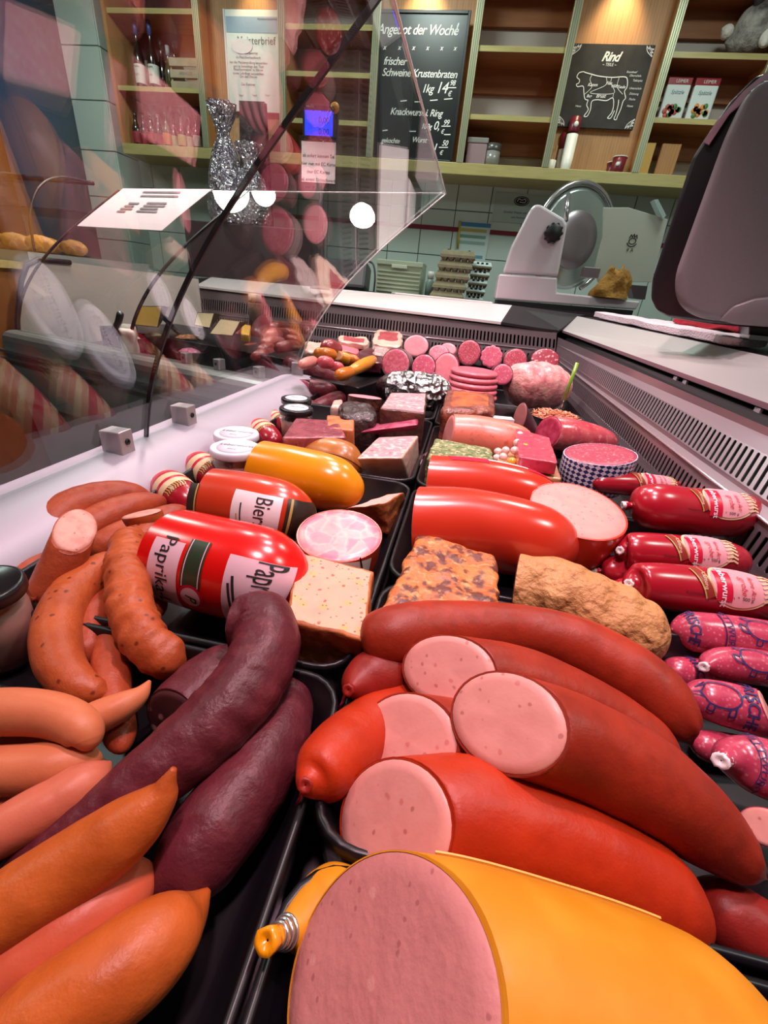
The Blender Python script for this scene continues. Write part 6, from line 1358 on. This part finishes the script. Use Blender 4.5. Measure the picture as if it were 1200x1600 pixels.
for i in range(10): g = i*math.pi/5; lathe('knob_rib', [(.008, 0), (.008, .03), (.005, .034), (0, .034)], kc+V3((.041*math.cos(g), 0, .041*math.sin(g))), black, kn, 10, V3((0, -1, 0)))
ax = V3((.475, -.88, 0)); bc = PY(897, 376, YS+.24); Rb = 68*depth(bc)/F
bld = lathe('blade', [(0, .018), (Rb*.22, .018), (Rb*.24, .012), (Rb*.55, .010), (Rb*.60, .004), (Rb*.9, .002), (Rb, -.004), (Rb*.9, -.008), (0, -.01)], bc, bl, t, 64, ax)
lathe('blade_cap', [(Rb*.58, .009), (Rb*.56, .018), (Rb*.3, .026), (0, .027)], bc, steel, bld, 48, ax)
R_ = ax.to_track_quat('Z', 'Y').to_matrix()
arc = [bc+R_@V3((Rb*1.07*math.cos(g), Rb*1.07*math.sin(g), -.006)) for g in [math.radians(d_) for d_ in range(-60, 241, 10)]]
wire('blade_guard', arc, .014, mat('guard_steel', '#b3adae', .25, .8), t, 10)
q0, q1 = PY(888, 303, YS+.12), PY(884, 345, YS+.06); wire('guard_arm', [q0, q1], .013, MATS['guard_steel'], t, 10)
plate = prism('carriage_plate', pp((943, 324), (982, 324), (1044, 343), (1018, 441), (934, 441), (929, 418), (941, 372), y=YS+.12), (0, .012, 0), slate_e, t, .002)
ec = PY(988, 377, YS+.119)
st = [[(.026*math.cos(a), .026*math.sin(a)) for a in [math.radians(200+i*14) for i in range(11)]], [(.018*math.cos(i*.52), .014*math.sin(i*.52)) for i in range(13)], bez([(-.02, .012), (-.014, .03), (-.006, .018), (0, .034), (.006, .018), (.014, .03), (.02, .012)], 3)]
for s in st: lines_on('crown_emblem', [s], .005, ec, (1, 0, 0), (0, 0, 1), print_k, plate, .0012)
text_on('model_print', '4 A', .026, PY(984, 391, YS+.119), (1, 0, 0), (0, 0, 1), print_k, plate, off=.0012)
prism('clear_stop', pp((1022, 312), (1028, 311), (1041, 336), (1036, 343), y=YS+.10), (0, .06, 0), mat('acrylic', '#a8bdb8', .1, coat=.4), t)
box('carriage_block', PY(922, 426, YS+.06), (.09, .06, .05), steel, t, bevel=.004)
prism('carriage_foot', pp((985, 445), (1012, 447), (1008, 468), (990, 466), y=YS+.14), (0, .1, 0), steel_dark, t)
cl = PY(958, 452, YS+.02); R3 = 30*depth(cl)/F
vs = []; fs = []; nn = 40
for i in range(14):
    for k in range(nn):
        g = 2*math.pi*k/nn; u = i/13; rad = R3*(1-.55*u**1.5)*(1+.22*math.sin(5*g+u*3)*u+.35*noise.noise(V3((math.cos(g)*1.4, math.sin(g)*1.4, u*2)))); vs.append(V3((cl.x+rad*math.cos(g), cl.y+.55*rad*math.sin(g), PY(958, 466, YS+.02).z+u*R3*1.25*(1+.4*noise.noise(V3((math.cos(g)*2, math.sin(g)*2, 7)))))))
fs = [(i*nn+k, i*nn+(k+1) % nn, (i+1)*nn+(k+1) % nn, (i+1)*nn+k) for i in range(13) for k in range(nn)]+[tuple(range(13*nn, 14*nn))]
tag(obj('cleaning_cloth', vs, fs, mat('cloth_ochre', '#a9772f', .85, 0, [('noise', 20, .4, .7, '#8c5d22', .7)], [('noise', 40, .6, .02)])), 'crumpled ochre cleaning cloth lying on the slicer base', 'cloth')
# ---- scale at the right
pr_ = PD(1110, 320, 1.15); nr_ = V3((ray(1110, 320).x, ray(1110, 320).y, 0)).normalized()
def sp(*pts, d=0): return [PV(a, b, pr_+nr_*d, nr_) for a, b in pts]
sc_grey = mat('scale_grey', '#6d676a', .5, 0, [('noise', 400, .4, .7, '#625c5f', .5)]); sc_k = mat('scale_black', '#19171b', .35)
foot = sp((1170, 500), (1300, 512), (1300, 540), (1170, 530), d=.1)
t = thing('counter_scale', 'large grey counter scale with black rim, cut off by the right edge', 'scale', foot[3])
prism('rim_shell', sp((1215, 106), (1180, 118), (1140, 158), (1108, 205), (1082, 245), (1060, 312), (1019, 436), (1017, 466), (1026, 485), (1046, 496), (1110, 506), (1330, 525), (1340, 100), d=.02), nr_*.11, sc_k, t, .01, True, seg=3)
prism('top_strip', sp((1200, 110), (1162, 142), (1118, 192), (1100, 222), (1108, 226), (1140, 178), (1205, 122), d=.012), nr_*.02, mat('scale_mauve', '#b79aa8', .35), t)
face = prism('back_shell', sp((1210, 117), (1185, 125), (1162, 150), (1133, 212), (1094, 320), (1055, 428), (1055, 462), (1066, 482), (1092, 497), (1150, 505), (1330, 520), (1335, 112), d=-.035), nr_*.06, sc_grey, t, .022, True, seg=4)
prism('lower_cover', sp((1124, 500), (1146, 478), (1180, 466), (1240, 460), (1330, 462), (1330, 522), (1150, 507), d=-.045), nr_*.04, mat('scale_cover', '#6a6467', .4), t, .006, True)
prism('foot', [p for p in foot], nr_*.25, sc_k, t, .004)
o = PV(1185, 530, pr_+nr_*.1, nr_); box('metal_bracket', o+V3((.02, 0, .004)), (.12, .05, .012), clip_metal, t)
WT = BB2.z
# towel with red thing
def wt(px, py, dx=0): return PX(px, py, .86)
twm = mat('towel_white', '#d8cdd2', .9, 0, [('voro', 160, .2, .1, '#c5b7bf', .5)], [('voro', 200, .6, .004)])
a = [PX(936, 489, .62), PX(965, 484, .68), PX(1060, 494, .74), PX(1135, 508, .76), PX(1110, 520, .70)]
zz = lambda x, y: BA.z+(BB.z-BA.z)*(BA.y-y)/(BA.y-BB.y)+.003
tw = [V3((.56, 2.38, 0)), V3((.72, 2.42, 0)), V3((.93, 1.62, 0)), V3((.78, 1.52, 0))]
tw = [V3((p.x, p.y, zz(p.x, p.y))) for p in tw]
c8 = tw+[p+V3((0, 0, .026)) for p in tw]; c8 = [c8[i] for i in (3, 2, 1, 0, 7, 6, 5, 4)]
block('towel', 'folded white towel lying along the dark service worktop', 'towel', c8, twm, rho=.25, amp=.006, freq=12, n=14, seed=3)
p = PY(1022, 487, 2.0); p = V3((.80, 2.02, zz(.8, 2.02)+.024)); q = V3((.98, 1.75, zz(.98, 1.75)+.024))
c8 = [p+V3((-.04, -.05, 0)), q+V3((-.03, -.03, 0)), q+V3((.05, .03, 0)), p+V3((.03, .05, 0))]; c8 += [v+V3((0, 0, .035)) for v in c8]
block('red_cloth', 'red folded cloth on the white towel beside the scale', 'cloth', c8, mat('cloth_red', '#a8182a', .7, bump=[('noise', 60, .5, .01)]), rho=.35, amp=.008, freq=20, n=10, seed=8)
# ---- price display with paper on a pole, far arm
YD = 2.75
t = thing('price_display', 'customer price display with blue screen on a pole behind the glass', 'price display', V3((PY(498, 300, YD).x, YD+.03, RZ+CZ)))
pa, pb = PY(472, 162, YD), PY(526, 218, YD); c = (pa+pb)/2; wq, hq = pb.x-pa.x, pa.z-pb.z
box('display_housing', c+V3((0, .02, 0)), (wq, .035, hq), black, t, bevel=.006)
scr = box('screen', c+V3((-.004, .0015, -.006)), (wq*.80, .004, hq*.74), mat('blue_screen', '#1d2be0', .3, emit='#2a3cff', es=1.1), t)
for i, s in enumerate(('10   0,000', '   0,00', '   0,00')): text_on('digits', s, .034, c+V3((.01, -.0012, .05-.045*i)), (1, 0, 0), (0, 0, 1), mat('digit_dark', '#10164a', .5) if 'digit_dark' not in MATS else MATS['digit_dark'], scr)
lathe('orange_sticker', [(0, 0), (.024, 0), (.024, .001), (0, .001)], c+V3((wq*.42, .0015, hq*.42)), mat('sticker_orange', '#e0881c', .5), t, 24, V3((0, -1, 0)))
text_on('maker_print', 'WAAGE', .012, c+V3((-wq*.28, .0018, hq*.44)), (1, 0, 0), (0, 0, 1), wht, t)
pole = wire('pole', [V3((c.x, YD+.05, RZ+CZ)), V3((c.x, YD+.05, c.z))], .014, steel_dark, t, 12); lathe('pole_foot', [(0, 0), (.06, 0), (.06, .012), (.016, .02)], V3((c.x, YD+.05, RZ+CZ)), steel_dark, t, 24)
pa, pb = PY(471, 220, YD), PY(523, 287, YD); c = (pa+pb)/2; n_ = thing('paper_notice', 'pink tinted paper notice to customers hanging below the blue price display', 'notice', V3((c.x, YD, pb.z)))
box('sheet', c+V3((0, .002, 0)), (pb.x-pa.x, .003, pa.z-pb.z), paper, n_)
for i, s in enumerate(('Liebe Kunden,', '', 'ab sofort können Sie', 'hier nun mit EC Karte', '(nur EC Karte)', 'ab einem Einkaufswert', 'von 5€ bezahlen!')):
    if s: text_on('print', s, .021, c+V3((0, 0, .095-.034*i)), (1, 0, 0), (0, 0, 1), ink, n_, .1)
# paper on the curved glass of the arm
k0, k1 = 17, 25; vs = []; nl = 8
for i in range(k0, k1+1):
    for j in range(nl+1):
        o_, z_ = glass_prof[i]; l = LF-.02-.52*j/nl; vs.append(far(l)(o_, z_)+V3((0, 0, .010))-NF*.002)
m_ = nl+1; fs = [(i*m_+j, i*m_+j+1, (i+1)*m_+j+1, (i+1)*m_+j) for i in range(k1-k0) for j in range(nl)]
n_ = thing('glass_notice', 'pink tinted paper notice lying on the curved glass of the far arm', 'notice', vs[0]); obj('sheet', vs, fs, paper, n_)
def gp_(u, v):
    i = k0+v*(k1-k0); a_ = int(min(i, k1-1)); f_ = i-a_; o_ = glass_prof[a_][0]*(1-f_)+glass_prof[a_+1][0]*f_; z_ = glass_prof[a_][1]*(1-f_)+glass_prof[a_+1][1]*f_
    return far(LF-.02-.52*u)(o_, z_)+V3((0, 0, .0115))-NF*.0035
def gl(u0, u1, v, w_=.02): return [gp_(u0, v-w_), gp_(u1, v-w_), gp_(u1, v+w_), gp_(u0, v+w_)]
for u0, u1, v in ((.3, .72, .9), (.33, .75, .8), (.30, .42, .60), (.5, .72, .62), (.29, .40, .53), (.5, .74, .55), (.28, .42, .46), (.5, .7, .48), (.5, .73, .41), (.28, .38, .39)): obj('print_line', gl(u0, u1, v), [(0, 1, 2, 3)], ink_grey, n_, False)
# ---- dark machine with foil gift bags and sign stand, behind the glass
c = V3((PY(420, 360, 3.45).x, 3.45, RZ+CZ)); zt_ = PY(400, 352, 3.3).z-c.z
tag(box('dark_cabinet', c+V3((-.1, 0, zt_/2)), (.95, .3, zt_), mat('cabinet_dark', '#3b2a2f', .45), None, None, .006), 'low dark cabinet on the rear worktop under the cellophane gift bags', 'cabinet')
cel = mat('cellophane', '#e2dce4', .10, .8, [('noise', 24, .42, .62, '#9a8aa0', .8)], [('voro', 26, 1, .05), ('voro', 60, .8, .02)])
def bag(label, px, h, r, seed):
    b = V3((PY(px, 340, 3.4).x, 3.4, c.z+zt_)); vs = []; fs = []; n_ = 40; prof = [(0, 0), (.9, .01), (1, .12), (.95, .4), (.62, .62), (.3, .74), (.28, .78), (.55, .9), (.7, 1)]
    for q, hh_ in prof:
        for k in range(n_):
            g = 2*math.pi*k/n_; w_ = 1+.16*noise.noise(V3((math.cos(g)*3, math.sin(g)*3, hh_*5+seed)))+.12*math.sin(9*g+seed)*hh_; vs.append(b+V3((r*q*w_*math.cos(g), r*q*w_*math.sin(g), h*hh_)))
    for i in range(len(prof)-1):
        for k in range(n_): fs.append((i*n_+k, i*n_+(k+1) % n_, (i+1)*n_+(k+1) % n_, (i+1)*n_+k))
    tag(obj('gift_bag', vs, fs, cel, None, False), label, 'gift bag')
bag('tall shiny cellophane gift bag, left of the pair on the dark cabinet', 358, .66, .125, 1)
bag('shorter shiny cellophane gift bag right of the tall one on the dark cabinet', 394, .46, .13, 2)
c2 = V3((PY(393, 300, 3.52).x, 3.52, c.z+zt_)); z2 = PY(393, 157, 3.52).z-c2.z; x0_, x1_ = PY(374, 190, 3.52).x, PY(413, 190, 3.52).x
t = thing('sign_stand', 'black folding sign stand behind the cellophane gift bags', 'sign stand', c2)
for s_ in (0, 1): prism('sign_panel', [V3((x0_, 3.53+s_*.03, c2.z+z2)), V3((x1_, 3.53+s_*.03, c2.z+z2)), V3((x1_+.02, 3.50+s_*.08, c2.z)), V3((x0_-.02, 3.50+s_*.08, c2.z))], (0, .008, 0), chalk_b, t)
# ---- hot counter and wooden base at the far left
hx0, hx1 = -3.3, -2.12
wb = thing('wooden_counter', 'orange brown wooden counter at the far left beyond the white end panel', 'counter', W(-2.7, 2.3, zf))
box('carcass', W((hx0+hx1)/2, 2.4, (zf-.06)/2-.0), (hx1-hx0, 1.35, 1.06), mat('counter_wood', '#8a5a2c', .5, 0, [('noise', 7, .35, .7, '#744820', .8)]), wb)
box('top_edge', W((hx0+hx1)/2, 2.4, -.045), (hx1-hx0+.03, 1.38, .03), edge_m, wb)
hc = thing('hot_counter', 'small heated glass counter with golden pastries at the far left', 'hot counter', W(-2.6, 2.4, -.03))
HB = .02
g1_, g2_ = PY(52, 272, 2.45), PY(147, 294, 2.45); hx = [2*g1_.x-g2_.x, g1_.x, g2_.x]; ztop_h = (g1_.z+g2_.z)/2-CZ
box('metal_tray', W((hx[0]+hx[2])/2, 2.38, HB-.035), (hx[2]-hx[0], .84, .06), mat('hot_metal', '#aeb5b0', .3, .4), hc)
pr2 = bez([(.0, HB), (.02, HB+.4*(ztop_h-HB)), (.10, HB+.75*(ztop_h-HB)), (.24, HB+.95*(ztop_h-HB)), (.45, ztop_h)], 5)
hg = glass_mat('hot_glass', (.93, .95, .95, 1), .07)
def hp(o, z, x): return W(x, 2.0+o, z)
for x0_, x1_ in ((hx[0], hx[1]-.006), (hx[1]+.006, hx[2])):
    back_ = [(o+.006, z-.004) for o, z in pr2][::-1]; pr = pr2+back_; n_ = len(pr); vs = [hp(o, z, x0_) for o, z in pr]+[hp(o, z, x1_) for o, z in pr]
    obj('curved_glass', vs, [(i, (i+1) % n_, n_+(i+1) % n_, n_+i) for i in range(n_)], hg, hc, False)
for x in hx[1:]: wire('glass_rib', [hp(o, z, x) for o, z in pr2], .006, mat('rib_dark', '#2a282b', .4) if 'rib_dark' not in MATS else MATS['rib_dark'], hc, 8)
wire('top_rod', [hp(.45, ztop_h, hx[0]), hp(.45, ztop_h, hx[2])], .010, black, hc, 8)
box('inner_shelf', W((hx[0]+hx[2])/2, 2.5, HB+.2), (hx[2]-hx[0]-.02, .4, .008), hg, hc)
past = mat('pastry_gold', '#c78a3c', .5, 0, [('noise', 20, .4, .7, '#8f5420', .8), ('noise', 60, .5, .7, '#e0b060', .6)], [('noise', 60, .6, .008)])
for i in range(12):
    x, y = hx[2]-.12-.15*(i % 6), 2.16+.2*(i//6); q = W(x, y, HB+.035)
    t2 = Tube([(q+V3((-.06, -.03, 0)), .028), (q, .04), (q+V3((.06, .03, 0)), .028)], 'round', 'round', 1, 1, 14, 16, 0, .12, 30, i)
    tag(t2.build('pastry', past), 'golden baked pastry in the heated glass counter', 'pastry', 'pastries in the heated counter')
# ================================================================ light
def lamp(kind, name, loc, e, col, size=.2, aim=None, spot=None, sy=None, blend=.6):
    l = bpy.data.lights.new(name, kind); l.energy = e; l.color = col
    if kind == 'AREA':
        l.shape = 'RECTANGLE' if sy else 'DISK'; l.size = size
        if sy: l.size_y = sy
    else: l.shadow_soft_size = size
    if spot: l.spot_size = math.radians(spot); l.spot_blend = blend
    o = bpy.data.objects.new(name, l); C.objects.link(o); o.location = loc
    if aim is not None: o.rotation_euler = (V3(aim)-V3(loc)).to_track_quat('-Z', 'Y').to_euler()
    return o
PINK = (1, .64, .70)
for i, (x, y) in enumerate(((-.10, .15), (.12, .75), (-.10, 1.35), (.05, 1.95))):
    lamp('SPOT', 'meat_counter_lamp', W(x, y, 1.25), 55, PINK, .07, W(x, y+.03, 0), 84, blend=.5)
for x, y in ((-.95, 1.95), (-1.6, 2.25)):
    lamp('SPOT', 'meat_counter_lamp', W(x, y, 1.3), 50, (1, .78, .75), .07, W(x, y, 0), 112, blend=.5)
for x, y, e in ((-2.1, .3, 13), (.9, 2.6, 13), (-.6, 2.9, 13), (1.5, .6, 12), (-2.3, 2.6, 16)):  # the last one, at the left back, is added to brighten the tiled pillar
    lamp('AREA', 'ceiling_lamp', W(x, y, 1.85), e, (.84, 1, .93), .4, W(x, y, 0))
for px in (400, 660, 960):
    b_ = PY(px, 60, SF+.1)
    lamp('SPOT', 'shelf_spot', V3((b_.x, SF-.02, 1.78+CZ)), {400: 9, 660: 22, 960: 16}[px], (1, .80, .48), .03, V3((b_.x, SF+.13, 1.36+CZ)), 70, blend=.9)
lamp('SPOT', 'shelf_spot', W(1.75, SF-.1, 1.58), 12, (1, .85, .6), .03, W(1.5, SF+.2, .9), 80)
lamp('SPOT', 'added_blue_spot', W(-2.6, 1.4, 1.6), 110, (.2, .35, 1), .25, W(-4.1, 3.3, 1.15), 50, blend=1)  # added lamp that throws the blue glow on the left wall, real source unseen
w = bpy.data.worlds.new('world'); bpy.context.scene.world = w; w.use_nodes = True
w.node_tree.nodes['Background'].inputs[0].default_value = (.5, .55, .55, 1); w.node_tree.nodes['Background'].inputs[1].default_value = .1
vs_ = bpy.context.scene.view_settings; vs_.view_transform = 'Standard'; vs_.look = 'None'; vs_.gamma = 1; vs_.exposure = .45; vs_.use_curve_mapping = False
bpy.context.scene.cycles.use_denoising = True
bpy.context.scene.cycles.max_bounces = 10; bpy.context.scene.cycles.transparent_max_bounces = 24
bpy.context.scene.cycles.sample_clamp_indirect = 4
